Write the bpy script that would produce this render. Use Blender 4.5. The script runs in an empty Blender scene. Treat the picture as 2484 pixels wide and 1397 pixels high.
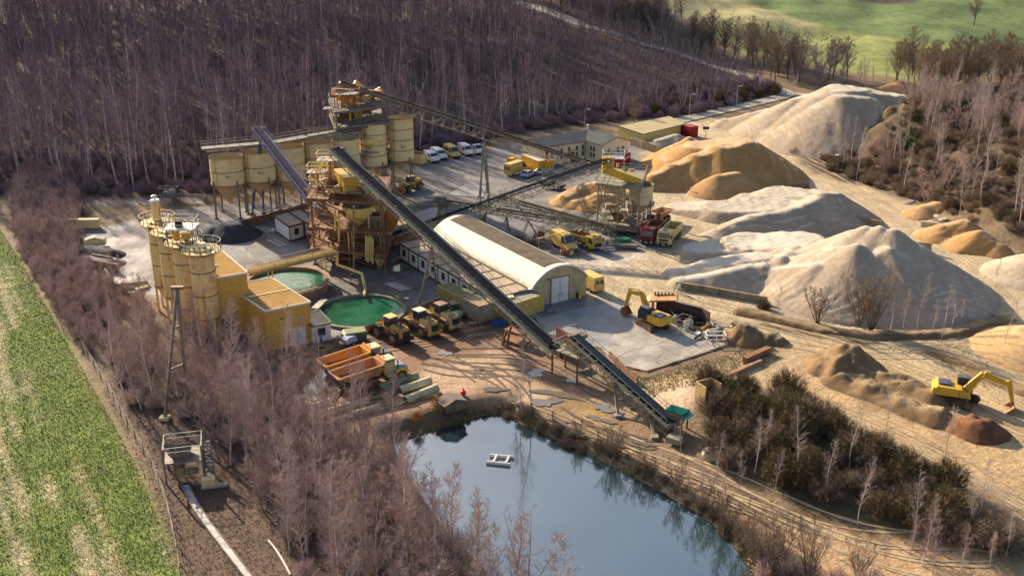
import bpy, math, random
import numpy as np
from mathutils import Vector, Matrix
R=math.radians
# ---------------- camera, sky, sun, exposure ----------------
F=2535.0; TH=R(20.5); CH=57.0; UC=1242.0; VC=698.5
CT,ST=math.cos(TH),math.sin(TH)
sc=bpy.context.scene
cd=bpy.data.cameras.new("camera"); cam=bpy.data.objects.new("camera",cd); sc.collection.objects.link(cam)
cam.location=(0,0,CH); cam.rotation_euler=(R(90)-TH,0,0)
cd.sensor_width=36; cd.sensor_fit='HORIZONTAL'; cd.lens=F/2484*36; cd.clip_start=1; cd.clip_end=5000
sc.camera=cam
SUN_EL=R(22); SUN_DX,SUN_DY=-0.60,0.80     # horizontal direction towards the sun
w=bpy.data.worlds.new("World"); sc.world=w; w.use_nodes=True
nt=w.node_tree; bg=nt.nodes["Background"]; sky=nt.nodes.new("ShaderNodeTexSky"); sky.sky_type='NISHITA'
sky.sun_disc=False; sky.sun_elevation=SUN_EL; sky.sun_rotation=math.atan2(SUN_DX,SUN_DY)
sky.air_density=1.0; sky.dust_density=2.5; sky.ozone_density=1.0
nt.links.new(sky.outputs[0],bg.inputs[0]); bg.inputs[1].default_value=0.082
sd=bpy.data.lights.new("sun",'SUN'); sd.energy=5.0; sd.angle=R(0.9); sd.color=(1,0.82,0.58)
so=bpy.data.objects.new("sun",sd); sc.collection.objects.link(so)
so.rotation_euler=Vector((SUN_DX*math.cos(SUN_EL),SUN_DY*math.cos(SUN_EL),math.sin(SUN_EL))).to_track_quat('Z','Y').to_euler()
so.location=(0,0,120)
sc.view_settings.view_transform='Standard'; sc.view_settings.look='None'; sc.view_settings.exposure=1.18; sc.view_settings.gamma=1
# ---------------- projection helpers ----------------
def at(u,v,gv):
    "point seen at pixel (u,v) standing over the flat ground row gv"
    Y=P(UC,gv)[1]; q=-(v-VC)/F
    wz=Y*(q*CT-ST)/(CT+q*ST); fw=Y*CT-wz*ST
    return Vector((fw*(u-UC)/F,Y,CH+wz))
def P(u,v,z=0.0):
    q=-(v-VC)/F; dy=q*ST+CT; dz=q*CT-ST; t=(z-CH)/dz
    return Vector(((u-UC)/F*t,dy*t,z))
def proj(X,Y,Z):
    fw=Y*CT-(Z-CH)*ST; up=Y*ST+(Z-CH)*CT
    return UC+F*X/fw, VC-F*up/fw
def PP(pts,z=0.0): return [P(u,v,z) for u,v in pts]
# ---------------- terrain ----------------
rs=np.random.RandomState(7); LAT=rs.rand(256,256)
def vn(x,y,s,k=0):
    x=np.asarray(x,float)/s+k*17.3; y=np.asarray(y,float)/s+k*9.1
    xi=np.floor(x).astype(int); yi=np.floor(y).astype(int); fx=x-xi; fy=y-yi
    fx=fx*fx*(3-2*fx); fy=fy*fy*(3-2*fy)
    a=LAT[xi%256,yi%256]; b=LAT[(xi+1)%256,yi%256]; c=LAT[xi%256,(yi+1)%256]; d=LAT[(xi+1)%256,(yi+1)%256]
    return (a*(1-fx)+b*fx)*(1-fy)+(c*(1-fx)+d*fx)*fy-0.5
def fbm(x,y,s,k=0,o=4): return sum(vn(x,y,s/2**i,k+i)*0.6**i for i in range(o))
def ss(a,b,x): t=np.clip((np.asarray(x,float)-a)/(b-a),0,1); return t*t*(3-2*t)
def sdpoly(X,Y,poly):
    "signed distance, positive inside"
    X=np.asarray(X,float); Y=np.asarray(Y,float); d=np.full(X.shape,1e9); ins=np.zeros(X.shape,bool); n=len(poly)
    for i in range(n):
        ax,ay=poly[i][0],poly[i][1]; bx,by=poly[(i+1)%n][0],poly[(i+1)%n][1]
        ex,ey=bx-ax,by-ay; L=ex*ex+ey*ey+1e-9
        t=np.clip(((X-ax)*ex+(Y-ay)*ey)/L,0,1)
        d=np.minimum(d,np.hypot(X-ax-t*ex,Y-ay-t*ey))
        c=((ay>Y)!=(by>Y))
        with np.errstate(divide='ignore',invalid='ignore'): xx=(bx-ax)*(Y-ay)/(by-ay+1e-12)+ax
        ins^=(c&(X<xx))
    return np.where(ins,d,-d)
def sdline(X,Y,pts):
    d=np.full(np.shape(X),1e9)
    for (ax,ay),(bx,by) in zip([p[:2] for p in pts[:-1]],[p[:2] for p in pts[1:]]):
        ex,ey=bx-ax,by-ay; L=ex*ex+ey*ey+1e-9
        t=np.clip(((X-ax)*ex+(Y-ay)*ey)/L,0,1); d=np.minimum(d,np.hypot(X-ax-t*ex,Y-ay-t*ey))
    return d
FOOT=PP([(-900,470),(150,478),(480,468),(740,440),(1000,392),(1170,352),(1290,318),(1530,290),(1900,222),(2100,212),(2484,205),(3300,190)])
FOOT=[(-900,FOOT[0][1])]+[(p[0],p[1]) for p in FOOT]+[(1200,FOOT[-1][1])]
fx_=np.array([p[0] for p in FOOT]); fy_=np.array([p[1] for p in FOOT])
WZ=-1.6
LAKE=PP([(955,1078),(1003,1062),(1060,1043),(1128,1023),(1180,1008),(1222,1004),(1262,1030),(1300,1046),(1400,1090),(1500,1140),(1600,1192),(1700,1252),(1765,1305),(1805,1360),(1840,1420),(1870,1700),(1500,1800),(1360,1600),(1260,1450),(1170,1370),(1090,1290),(1010,1180)],WZ)
BUMPS=[ # polyline, radius, height
 (PP([(2130,330),(2330,400),(2500,500),(2600,560)]),26,9),
 (PP([(2330,262),(2450,255),(2620,262)]),15,6),
 (PP([(2440,330),(2640,360)]),16,7),
 (PP([(1750,990),(1850,1040),(2000,1110),(2200,1210),(2420,1330)]),11,2.6),
 (PP([(560,900),(480,820),(330,760)]),14,-0.5),
]
def H(X,Y):
    X=np.asarray(X,float); Y=np.asarray(Y,float)
    t=np.maximum(0,Y-np.interp(X,fx_,fy_)); hill=0.145*t*t/(t+18)
    sx=ss(60,180,X)*0.32; hill=hill*(1-sx)
    h=hill+ss(10,80,t)*(fbm(X,Y,90,3)*9+np.sin(X*.02+Y*.012)*1.5)
    for pl,r,a in BUMPS:
        d=sdline(X,Y,pl); k=ss(r,r*0.15,d)*a; h=h+k*(1+0.5*fbm(X,Y,9,5))
    ln=sdpoly(X,Y,LAKE); h=h-ss(-3,3,ln)*3.4
    veg=1-0; h=h+fbm(X,Y,7,9,3)*0.10*ss(0,6,-ln)
    fl=ss(3,-3,sdpoly(X,Y,YARD)); return h*fl-0.03
YARD=PP([(180,520),(480,500),(760,470),(1010,400),(1260,345),(1500,330),(1700,300),(1800,330),(1900,400),(2150,500),(2300,640),(2300,740),(1900,790),(1790,830),(1500,930),(1360,880),(1150,940),(700,960),(640,870),(380,830),(240,760)])
def G(u,v):
    "where the ray through pixel (u,v) meets the terrain"
    q=-(v-VC)/F; d=Vector(((u-UC)/F,q*ST+CT,q*CT-ST)); t=np.linspace(60,900,1700)
    X=d.x*t; Y=d.y*t; Z=CH+d.z*t; h=H(X,Y); i=int(np.argmax(Z<h))
    return Vector((float(X[i]),float(Y[i]),float(h[i])))
# ---------------- objects ----------------
COL=sc.collection
def props(o,label=None,cat=None,group=None,kind=None):
    if label: o['label']=label
    if cat: o['category']=cat
    if group: o['group']=group
    if kind: o['kind']=kind
    return o
def T(name,label,cat,loc,rz=0,group=None):
    o=bpy.data.objects.new(name,None); o.empty_display_size=.3; COL.objects.link(o); o.location=loc; o.rotation_euler=(0,0,rz)
    return props(o,label,cat,group)
def head(u,v,du,dv):
    a=P(u,v); b=P(u+du,v+dv); return math.atan2(b.y-a.y,b.x-a.x)
class MB:
    def __init__(s): s.v=[]; s.f=[]
    def add(s,vs,fs):
        o=len(s.v); s.v+=[tuple(v) for v in vs]; s.f+=[tuple(i+o for i in f) for f in fs]; return s
    def box(s,c,d,rz=0,M=None):
        x,y,z=d[0]/2,d[1]/2,d[2]/2; vs=[Vector((a*x,b*y,e*z)) for a in(-1,1) for b in(-1,1) for e in(-1,1)]
        if M is not None: vs=[M@v for v in vs]
        elif rz: 
            m=Matrix.Rotation(rz,3,'Z'); vs=[m@v for v in vs]
        c=Vector(c); return s.add([v+c for v in vs],[(0,1,3,2),(4,6,7,5),(0,4,5,1),(2,3,7,6),(0,2,6,4),(1,5,7,3)])
    def bar(s,a,b,w,h=None,up=(0,0,1)):
        h=h or w; a=Vector(a); b=Vector(b); d=(b-a)
        if d.length<1e-5: return s
        d.normalize(); r=d.cross(Vector(up))
        if r.length<1e-3: r=Vector((1,0,0))
        r.normalize(); n=r.cross(d); vs=[]
        for p in(a,b):
            for i,j in((-1,-1),(1,-1),(1,1),(-1,1)): vs.append(p+r*i*w/2+n*j*h/2)
        return s.add(vs,[(0,1,2,3),(7,6,5,4),(0,4,5,1),(1,5,6,2),(2,6,7,3),(3,7,4,0)])
    def cyl(s,a,b,r1,r2=None,n=12,caps=True):
        r2=r1 if r2 is None else r2; a=Vector(a); b=Vector(b); d=(b-a).normalized()
        x=d.orthogonal().normalized(); y=d.cross(x); vs=[]
        for p,r in((a,r1),(b,r2)):
            for i in range(n):
                t=2*math.pi*i/n; vs.append(p+(x*math.cos(t)+y*math.sin(t))*max(r,.001))
        fs=[(i,(i+1)%n,n+(i+1)%n,n+i) for i in range(n)]
        if caps: fs+=[tuple(range(n-1,-1,-1)),tuple(range(n,2*n))]
        return s.add(vs,fs)
    def lathe(s,c,prof,n=28,a0=0,a1=2*math.pi):
        c=Vector(c); vs=[]; full=abs(a1-a0-2*math.pi)<1e-6; m=n if full else n+1
        for r,z in prof:
            for i in range(m):
                t=a0+(a1-a0)*i/n; vs.append(c+Vector((r*math.cos(t),r*math.sin(t),z)))
        fs=[]
        for k in range(len(prof)-1):
            for i in range(n):
                j=(i+1)%m; fs.append((k*m+i,k*m+j,(k+1)*m+j,(k+1)*m+i))
        return s.add(vs,fs)
    def prism(s,prof,y0,y1,taper=None):
        "side profile (x,z) extruded from y0 to y1; taper(x,z)->y scale"
        n=len(prof); vs=[]
        for y in(y0,y1):
            for x,z in prof: vs.append((x,y*(taper(x,z) if taper else 1),z))
        return s.add(vs,[tuple(range(n)),tuple(range(2*n-1,n-1,-1))]+[(i,n+i,n+(i+1)%n,(i+1)%n) for i in range(n)])
    def extr(s,poly,z0,z1):
        "plan polygon extruded upwards"
        n=len(poly); vs=[(p[0],p[1],z) for z in(z0,z1) for p in poly]
        return s.add(vs,[tuple(range(n-1,-1,-1)),tuple(range(n,2*n))]+[(i,(i+1)%n,n+(i+1)%n,n+i) for i in range(n)])
    def tube(s,pts,r,n=8):
        for a,b in zip(pts[:-1],pts[1:]): s.cyl(a,b,r,r,n)
        return s
    def rail(s,pts,h=1.05,w=.06,closed=False,sp=2.0):
        pts=[Vector(p) for p in pts]; q=pts+[pts[0]] if closed else pts
        for a,b in zip(q[:-1],q[1:]):
            U=Vector((0,0,h)); s.bar(a+U,b+U,w); s.bar(a+U*.5,b+U*.5,w*.8); L=(b-a).length; k=max(1,int(L/sp))
            for i in range(k+1): p=a.lerp(b,i/k); s.bar(p,p+U,w*.9)
        return s
    def off(s,o):
        o=Vector(o); s.v=[tuple(Vector(v)-o) for v in s.v]; return s
    def build(s,name,m,par=None,world=False,smooth=False,bev=0,lab=None):
        me=bpy.data.meshes.new(name)
        if world and par is not None:
            iv=Matrix.LocRotScale(par.location,par.rotation_euler,None).inverted(); s.v=[tuple(iv@Vector(v)) for v in s.v]
        me.from_pydata(s.v,[],s.f); me.update()
        if m: me.materials.append(m)
        if smooth:
            me.polygons.foreach_set('use_smooth',[True]*len(me.polygons)); me.set_sharp_from_angle(angle=R(40))
        o=bpy.data.objects.new(name,me); COL.objects.link(o)
        if par is not None: o.parent=par
        if bev:
            b=o.modifiers.new('b','BEVEL'); b.width=bev; b.segments=2; b.limit_method='ANGLE'; b.angle_limit=R(35)
        if lab: o['label']=lab
        return o
# ---------------- materials ----------------
def new(name):
    m=bpy.data.materials.new(name); m.use_nodes=True; n=m.node_tree; return m,n,n.nodes['Principled BSDF'],n.links
def ramp(n,lo,hi,c0=(0,0,0,1),c1=(1,1,1,1)):
    r=n.nodes.new('ShaderNodeValToRGB'); r.color_ramp.elements[0].position=lo; r.color_ramp.elements[1].position=hi
    r.color_ramp.elements[0].color=c0; r.color_ramp.elements[1].color=c1; return r
def noise(n,l,vec,scale,det=6,rough=.6):
    t=n.nodes.new('ShaderNodeTexNoise'); t.inputs['Scale'].default_value=scale; t.inputs['Detail'].default_value=det; t.inputs['Roughness'].default_value=rough
    if vec is not None: l.new(vec,t.inputs['Vector'])
    return t
def mix(n,l,f,a,b,mode='MIX'):
    m=n.nodes.new('ShaderNodeMix'); m.data_type='RGBA'; m.blend_type=mode
    for s,x in((m.inputs[0],f),(m.inputs[6],a),(m.inputs[7],b)):
        if hasattr(x,'links'): l.new(x,s)
        elif isinstance(x,(int,float)): s.default_value=x
        else: s.default_value=(*x[:3],1)
    return m.outputs[2]
def vecmap(n,l,scale=(1,1,1),kind='Object'):
    c=n.nodes.new('ShaderNodeTexCoord'); mp=n.nodes.new('ShaderNodeMapping'); mp.inputs['Scale'].default_value=scale
    l.new(c.outputs[kind],mp.inputs[0]); return mp.outputs[0]
def geo(n,l,scale=(1,1,1),rot=0):
    c=n.nodes.new('ShaderNodeNewGeometry'); mp=n.nodes.new('ShaderNodeMapping'); mp.inputs['Scale'].default_value=scale; mp.inputs['Rotation'].default_value=(0,0,rot)
    l.new(c.outputs['Position'],mp.inputs[0]); return mp.outputs[0]
def M(name,c,c2=None,amt=.5,scale=1.2,rough=.6,metal=0,streak=None,bump=0,bs=8,spec=.28,wave=None,rand=0):
    m,n,b,l=new(name); v=vecmap(n,l); nz=noise(n,l,v,scale,8,.65)
    lo=.5+.25*(1-2*amt); r=ramp(n,max(0,lo-.07),min(1,lo+.10)); l.new(nz.outputs[0],r.inputs[0])
    c2=c2 or tuple(x*.65 for x in c); col=mix(n,l,r.outputs[0],c,c2)
    f=noise(n,l,v,scale*9,4); rf=ramp(n,.3,.75,(.78,.78,.78,1),(1.12,1.12,1.12,1)); l.new(f.outputs[0],rf.inputs[0])
    col=mix(n,l,1.0,col,rf.outputs[0],'MULTIPLY')
    if streak:
        sv=vecmap(n,l,(2.2,2.2,.16)); sn=noise(n,l,sv,1.0,6,.7); sr=ramp(n,streak[1],streak[1]+.1); l.new(sn.outputs[0],sr.inputs[0])
        col=mix(n,l,sr.outputs[0],col,streak[0])
    if wave:
        wv=n.nodes.new('ShaderNodeTexWave'); wv.bands_direction=wave[0]; wv.inputs['Scale'].default_value=wave[1]; wv.wave_profile='SIN'
        l.new(vecmap(n,l),wv.inputs[0]); col=mix(n,l,.25,col,wv.outputs[0],'MULTIPLY')
        bp=n.nodes.new('ShaderNodeBump'); bp.inputs['Distance'].default_value=.06; bp.inputs['Strength'].default_value=.8
        l.new(wv.outputs[1],bp.inputs['Height']); l.new(bp.outputs[0],b.inputs['Normal'])
    elif bump:
        bn=noise(n,l,v,bs,6); bp=n.nodes.new('ShaderNodeBump'); bp.inputs['Distance'].default_value=bump; l.new(bn.outputs[0],bp.inputs['Height']); l.new(bp.outputs[0],b.inputs['Normal'])
    if rand:
        oi=n.nodes.new('ShaderNodeObjectInfo'); rr=ramp(n,0,1,(1-rand,1-rand,1-rand*.8,1),(1+rand,1+rand*.8,1+rand*.8,1)); l.new(oi.outputs['Random'],rr.inputs[0])
        col=mix(n,l,1.0,col,rr.outputs[0],'MULTIPLY')
    l.new(col,b.inputs['Base Color']); b.inputs['Roughness'].default_value=rough; b.inputs['Metallic'].default_value=metal; b.inputs['Specular IOR Level'].default_value=spec
    return m
# ================= GROUND =================
def GG(pts): return [G(u,v)[:2] for u,v in pts]
def axis(segs):
    out=[]
    for a,b,s in segs: out+=list(np.arange(a,b,s))
    return np.array(out+[segs[-1][1]])
gx=axis([(-520,-160,7),(-160,-75,1.6),(-75,135,.75),(135,190,1.8),(190,520,7)])
gy=axis([(45,255,.75),(255,330,1.6),(330,760,5)])
GX,GY=np.meshgrid(gx,gy); GZ=H(GX,GY); X=GX.ravel(); Y=GY.ravel()
def grid_mesh(name,GX,GY,GZ,m,keep=None):
    ny,nx=GX.shape; co=np.stack([GX.ravel(),GY.ravel(),GZ.ravel()],1)
    idx=np.arange(nx*ny).reshape(ny,nx); q=np.stack([idx[:-1,:-1],idx[:-1,1:],idx[1:,1:],idx[1:,:-1]],-1).reshape(-1,4)
    if keep is not None:
        k=keep.ravel(); q=q[k[q].any(1)]; used=np.unique(q); mp=np.full(nx*ny,-1); mp[used]=np.arange(len(used)); co=co[used]; q=mp[q]
    me=bpy.data.meshes.new(name); me.vertices.add(len(co)); me.vertices.foreach_set('co',co.ravel().astype(np.float32))
    me.loops.add(q.size); me.loops.foreach_set('vertex_index',q.ravel().astype(np.int32)); me.polygons.add(len(q))
    me.polygons.foreach_set('loop_start',np.arange(0,q.size,4,dtype=np.int32)); me.polygons.foreach_set('loop_total',np.full(len(q),4,np.int32))
    me.update(); me.validate(); me.polygons.foreach_set('use_smooth',[True]*len(me.polygons)); me.materials.append(m)
    o=bpy.data.objects.new(name,me); COL.objects.link(o); return o
C=np.zeros((X.size,4)); C[:]=(.22,.155,.10,.0)
def cropk(x,y,extra=0):
    a=-x*fd[1]+y*fd[0]; t=x*fd[0]+y*fd[1]; e=sdpoly(x,y,GG(FIELD)); r=vn(a,t/18,.8,3)*2.0+vn(a,t/12,2.6,6)*2.6+fbm(x,y,22,4)*1.6+extra+.62
    return ss(-.12,.22,r-ss(11,2,e)*1.3)*(1-.85*(np.abs(np.mod(a+3,11)-1)<.28))*(1-.85*(np.abs(np.mod(a+3,11)-2.9)<.28)),e
N1=fbm(X,Y,14,1,5); N2=fbm(X,Y,5,2,4); N3=fbm(X,Y,40,4,3)
def paint(poly,c,soft=2.0,wet=0.,mod=None,rag=3.0,world=False,amt=1.0):
    p=poly if world else PP(poly)
    d=sdpoly(X,Y,p)+N1*rag+N2*rag*.5; a=ss(-soft,soft,d)*amt
    if mod is not None: a=a*mod
    for i in range(3): C[:,i]=C[:,i]*(1-a)+c[i]*a
    C[:,3]=C[:,3]*(1-a)+wet*a
SAND=(.52,.42,.28)
# far meadows and fields
paint(GG([(1200,-120),(1480,0),(1700,60),(1900,150),(2160,190),(2500,215),(2700,200),(2700,-140)]),(.30,.33,.10),world=True)
paint(GG([(1650,-120),(1800,-2),(1960,55),(2160,92),(2300,110),(2500,140),(2800,150),(2800,-160)]),(.15,.22,.07),soft=1,rag=.5,world=True)
paint(GG([(1490,-60),(1490,4),(1640,42),(1800,60),(1950,75),(1980,62),(1820,8),(1790,-30)]),(.42,.38,.18),soft=3,rag=4,world=True)
paint(GG([(2070,-60),(2080,0),(2130,12),(2230,3),(2300,-60)]),(.10,.07,.06),soft=1,rag=.5,world=True)
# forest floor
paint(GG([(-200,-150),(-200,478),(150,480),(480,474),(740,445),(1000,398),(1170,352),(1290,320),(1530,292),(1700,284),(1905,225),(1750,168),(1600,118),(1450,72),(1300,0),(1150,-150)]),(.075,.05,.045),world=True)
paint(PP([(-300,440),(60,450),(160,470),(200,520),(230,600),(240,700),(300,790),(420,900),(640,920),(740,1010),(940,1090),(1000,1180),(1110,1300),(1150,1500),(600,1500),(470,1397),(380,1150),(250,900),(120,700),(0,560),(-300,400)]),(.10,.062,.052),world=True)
paint([(440,1180),(560,1190),(700,1330),(760,1420),(470,1420)],(.14,.09,.07))
paint([(150,486),(300,484),(500,476),(500,488),(300,500),(160,503)],(.22,.17,.17),soft=.8,rag=.5)
# crop field
FIELD=[(-400,420),(0,556),(55,640),(110,740),(190,880),(260,1000),(330,1130),(395,1290),(430,1400),(480,1560),(-500,1560)]
FA=P(60,640); FB=P(430,1397); fd=np.array([FB.x-FA.x,FB.y-FA.y]); fd/=np.linalg.norm(fd)
paint(FIELD,(.16,.22,.04),soft=.6,rag=.6)
paint(FIELD,(.46,.42,.24),soft=.6,rag=.6,mod=cropk(X,Y)[0])
# yard
paint([(195,560),(480,500),(700,484),(960,450),(1010,402),(1180,360),(1290,330),(1500,335),(1600,370),(1540,430),(1330,470),(1500,515),(1700,500),(1660,600),(1450,700),(1300,750),(1000,740),(860,800),(790,840),(600,830),(380,720),(260,700)],(.20,.19,.205),soft=1.0,wet=.35,rag=1)
paint([(215,590),(330,560),(370,600),(372,690),(270,700)],(.30,.27,.29),soft=1,wet=.4,rag=1)
paint([(520,600),(620,560),(800,600),(760,640),(560,660)],(.26,.25,.27),soft=1,wet=.4,rag=1)
paint([(1380,640),(1500,610),(1640,600),(1700,560),(1660,700),(1560,760),(1440,720)],(.56,.50,.41),soft=2,rag=3)
paint([(1330,480),(1500,450),(1560,440),(1480,510),(1340,520)],(.42,.34,.24),soft=2,rag=2)
paint([(860,480),(980,470),(1060,500),(1000,560),(960,640),(1000,700),(920,720),(760,690),(740,560)],(.12,.095,.09),soft=2,wet=.6,rag=3)
paint([(560,640),(700,620),(860,640),(1000,700),(1000,760),(880,800),(760,720),(600,700)],(.15,.125,.12),soft=2,wet=.55,rag=3)
# sand areas right
paint([(1640,300),(1720,285),(1850,300),(1960,370),(2150,470),(2300,560),(2484,640),(2700,700),(2700,1060),(2484,1000),(2350,960),(2150,930),(1900,850),(1780,800),(1620,745),(1480,770),(1440,700),(1520,640),(1640,560),(1560,490),(1560,440),(1560,370)],SAND,soft=2,rag=2)
paint([(2484,900),(2700,900),(2700,1400),(2484,1290),(2250,1180),(2050,1080),(1900,1000),(1760,930),(1830,850),(1920,860),(2100,950),(2300,1020)],(.52,.36,.20),soft=2,rag=3)
paint([(1860,850),(2000,800),(2300,900),(2484,960),(2484,1100),(2250,1010),(2050,950)],(.52,.38,.22),soft=2,rag=3)
paint([(1980,860),(2130,900),(2300,960),(2380,1040),(2300,1060),(2050,960)],(.27,.18,.12),soft=2,rag=5)
paint([(2240,840),(2330,860),(2484,930),(2484,960),(2400,930),(2280,880)],(.24,.20,.12),soft=1,rag=2)
paint([(2180,820),(2300,800),(2460,830),(2484,900),(2300,880),(2210,880)],(.47,.38,.25),soft=2,rag=4)
# mud
paint([(640,840),(760,835),(900,825),(1150,785),(1235,790),(1360,880),(1330,970),(1100,975),(900,1010),(720,1010),(650,920)],(.25,.135,.08),soft=1.5,wet=.5,rag=3)
paint([(1080,880),(1240,850),(1330,900),(1560,1000),(1560,1060),(1330,1010),(1200,960),(1090,940)],(.47,.33,.22),soft=2.5,wet=.15,rag=7)
paint([(1440,880),(1560,920),(1800,850),(1880,820),(1960,880),(1860,930),(1780,940),(1700,960),(1680,1060),(1560,1010),(1490,1000),(1500,940)],(.42,.32,.19),soft=2,rag=5)
paint([(1560,960),(1690,925),(1700,1010),(1620,1040)],(.55,.42,.31),soft=1.2,rag=2)
paint([(1360,950),(1500,1000),(1640,1060),(1700,1120),(1600,1100),(1450,1040),(1350,990)],(.24,.15,.085),soft=2,wet=.5,rag=5)
paint([(1380,985),(1440,990),(1480,1030),(1430,1040)],(.42,.27,.07),soft=1,wet=.5,rag=3)
paint([(1290,1000),(1400,1035),(1560,1090),(1700,1170),(1900,1270),(2200,1340),(2484,1370),(2600,1560),(2200,1500),(1950,1400),(1760,1290),(1600,1170),(1440,1085),(1290,1030)],(.50,.34,.20),soft=1.5,rag=3)
# vegetated banks
paint([(1960,400),(2100,340),(2180,260),(2300,225),(2500,250),(2700,300),(2700,640),(2484,610),(2360,560),(2240,500),(2130,455),(2040,420)],(.13,.095,.05),soft=2,rag=4)
paint([(1950,385),(2150,380),(2300,420),(2450,520),(2484,580),(2300,520),(2100,450),(1980,420)],(.10,.065,.045),soft=2,rag=3)
paint([(1700,940),(1850,970),(2000,1050),(2200,1150),(2400,1290),(2484,1330),(2484,1400),(2300,1330),(2100,1270),(1800,1180),(1680,1060)],(.10,.08,.045),soft=1.5,rag=3)
paint([(1790,780),(1900,790),(2100,812),(2330,800),(2400,770),(2420,790),(2330,820),(2100,835),(1880,805)],(.14,.10,.06),soft=.8,rag=2)
paint([(900,1090),(980,1020),(1100,985),(1230,970),(1300,1000),(1290,1035),(1400,1085),(1500,1130),(1600,1185),(1720,1260),(1860,1397),(1960,1500),(1820,1500),(1700,1300),(1400,1110),(1300,1060),(1210,1010),(1010,1080)],(.15,.11,.055),soft=1.5,rag=3)
paint([(1860,700),(2000,690),(2300,740),(2300,790),(1950,790),(1860,760)],(.40,.33,.26),soft=2,rag=2)
def ground_mat():
    m,n,b,l=new('ground_soil'); va=n.nodes.new('ShaderNodeVertexColor'); va.layer_name='soil'; g=geo(n,l)
    a=noise(n,l,g,.22,10,.62); ra=ramp(n,.3,.72,(.66,.66,.66,1),(1.25,1.25,1.25,1)); l.new(a.outputs[0],ra.inputs[0])
    c=mix(n,l,1.,va.outputs[0],ra.outputs[0],'MULTIPLY')
    a2=noise(n,l,g,2.2,6,.7); rb=ramp(n,.3,.7,(.7,.69,.68,1),(1.2,1.2,1.2,1)); l.new(a2.outputs[0],rb.inputs[0])
    c=mix(n,l,1.,c,rb.outputs[0],'MULTIPLY')
    gs=geo(n,l,(.5,.06,.5),R(33)); a3=noise(n,l,gs,1.6,6,.65); rc=ramp(n,.48,.62,(1,1,1,1),(.72,.68,.64,1)); l.new(a3.outputs[0],rc.inputs[0])
    c=mix(n,l,.6,c,rc.outputs[0],'MULTIPLY'); l.new(c,b.inputs['Base Color'])
    p=noise(n,l,g,.12,5,.6); pr=ramp(n,.45,.60); l.new(p.outputs[0],pr.inputs[0])
    mu=n.nodes.new('ShaderNodeMath'); mu.operation='MULTIPLY'; l.new(pr.outputs[0],mu.inputs[0]); l.new(va.outputs[1],mu.inputs[1])
    mr=n.nodes.new('ShaderNodeMapRange'); mr.inputs['To Min'].default_value=.92; mr.inputs['To Max'].default_value=.25; l.new(mu.outputs[0],mr.inputs[0]); l.new(mr.outputs[0],b.inputs['Roughness'])
    b.inputs['Specular IOR Level'].default_value=.35
    bn=noise(n,l,g,1.3,8,.7); bp=n.nodes.new('ShaderNodeBump'); bp.inputs['Distance'].default_value=.35; bp.inputs['Strength'].default_value=.7
    ms=n.nodes.new('ShaderNodeMath'); ms.operation='SUBTRACT'; ms.inputs[0].default_value=1; l.new(va.outputs[1],ms.inputs[1]); l.new(ms.outputs[0],bp.inputs['Strength'])
    l.new(bn.outputs[0],bp.inputs['Height']); l.new(bp.outputs[0],b.inputs['Normal']); return m
MG=ground_mat()
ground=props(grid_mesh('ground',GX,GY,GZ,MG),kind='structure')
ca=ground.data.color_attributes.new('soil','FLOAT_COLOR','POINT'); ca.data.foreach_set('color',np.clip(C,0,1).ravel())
# ---- sheets: roads, ruts, slabs, puddles ----
def ribbon(mb,pts,wd,off=.05,step=1.5,jit=0,seed=0):
    rr=random.Random(seed); L=[]; 
    for a,b in zip(pts[:-1],pts[1:]):
        a=Vector(a[:2]); b=Vector(b[:2]); k=max(1,int((b-a).length/step)); L+=[a.lerp(b,i/k) for i in range(k)]
    L.append(Vector(pts[-1][:2])); vs=[]
    for i,p in enumerate(L):
        d=(L[min(i+1,len(L)-1)]-L[max(i-1,0)]).normalized(); nrm=Vector((-d.y,d.x)); w2=wd/2*(1+jit*rr.uniform(-1,1))
        for s in(-1,1): q=p+nrm*w2*s; vs.append((q.x,q.y,float(H(q.x,q.y))+off))
    mb.add(vs,[(2*i,2*i+1,2*i+3,2*i+2) for i in range(len(L)-1)])
def smoothline(pts,it=3):
    p=[Vector(a[:2]) for a in pts]
    for _ in range(it):
        q=[p[0]]
        for a,b in zip(p[:-1],p[1:]): q+=[a.lerp(b,.25),a.lerp(b,.75)]
        p=q+[p[-1]]
    return p
MROAD=M('pale_gravel_road',(.47,.43,.37),(.36,.32,.27),.5,.3,.9)
mb=MB(); ribbon(mb,smoothline([G(*p)[:2] for p in [(1640,296),(1760,268),(1860,246),(1925,228),(1850,204),(1750,166),(1600,117),(1440,70),(1300,20),(1180,-40)]]),5.2,.16,2.5)
props(mb.build('access_road',MROAD,smooth=True),kind='structure')
mb=MB(); ribbon(mb,smoothline([G(*p)[:2] for p in [(1925,228),(1990,236),(2100,215),(2300,225),(2500,232)]]),4,.16,2.5)
props(mb.build('dirt_track',M('field_track_dirt',(.5,.42,.3),(.36,.29,.2),.5,.3,.9),smooth=True),kind='structure')
MRUT=M('rut_soil',(.46,.36,.235),(.36,.275,.175),.5,2,.9)
MRUTD=M('wet_rut_soil',(.15,.095,.065),(.10,.065,.045),.5,2,.5)
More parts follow.
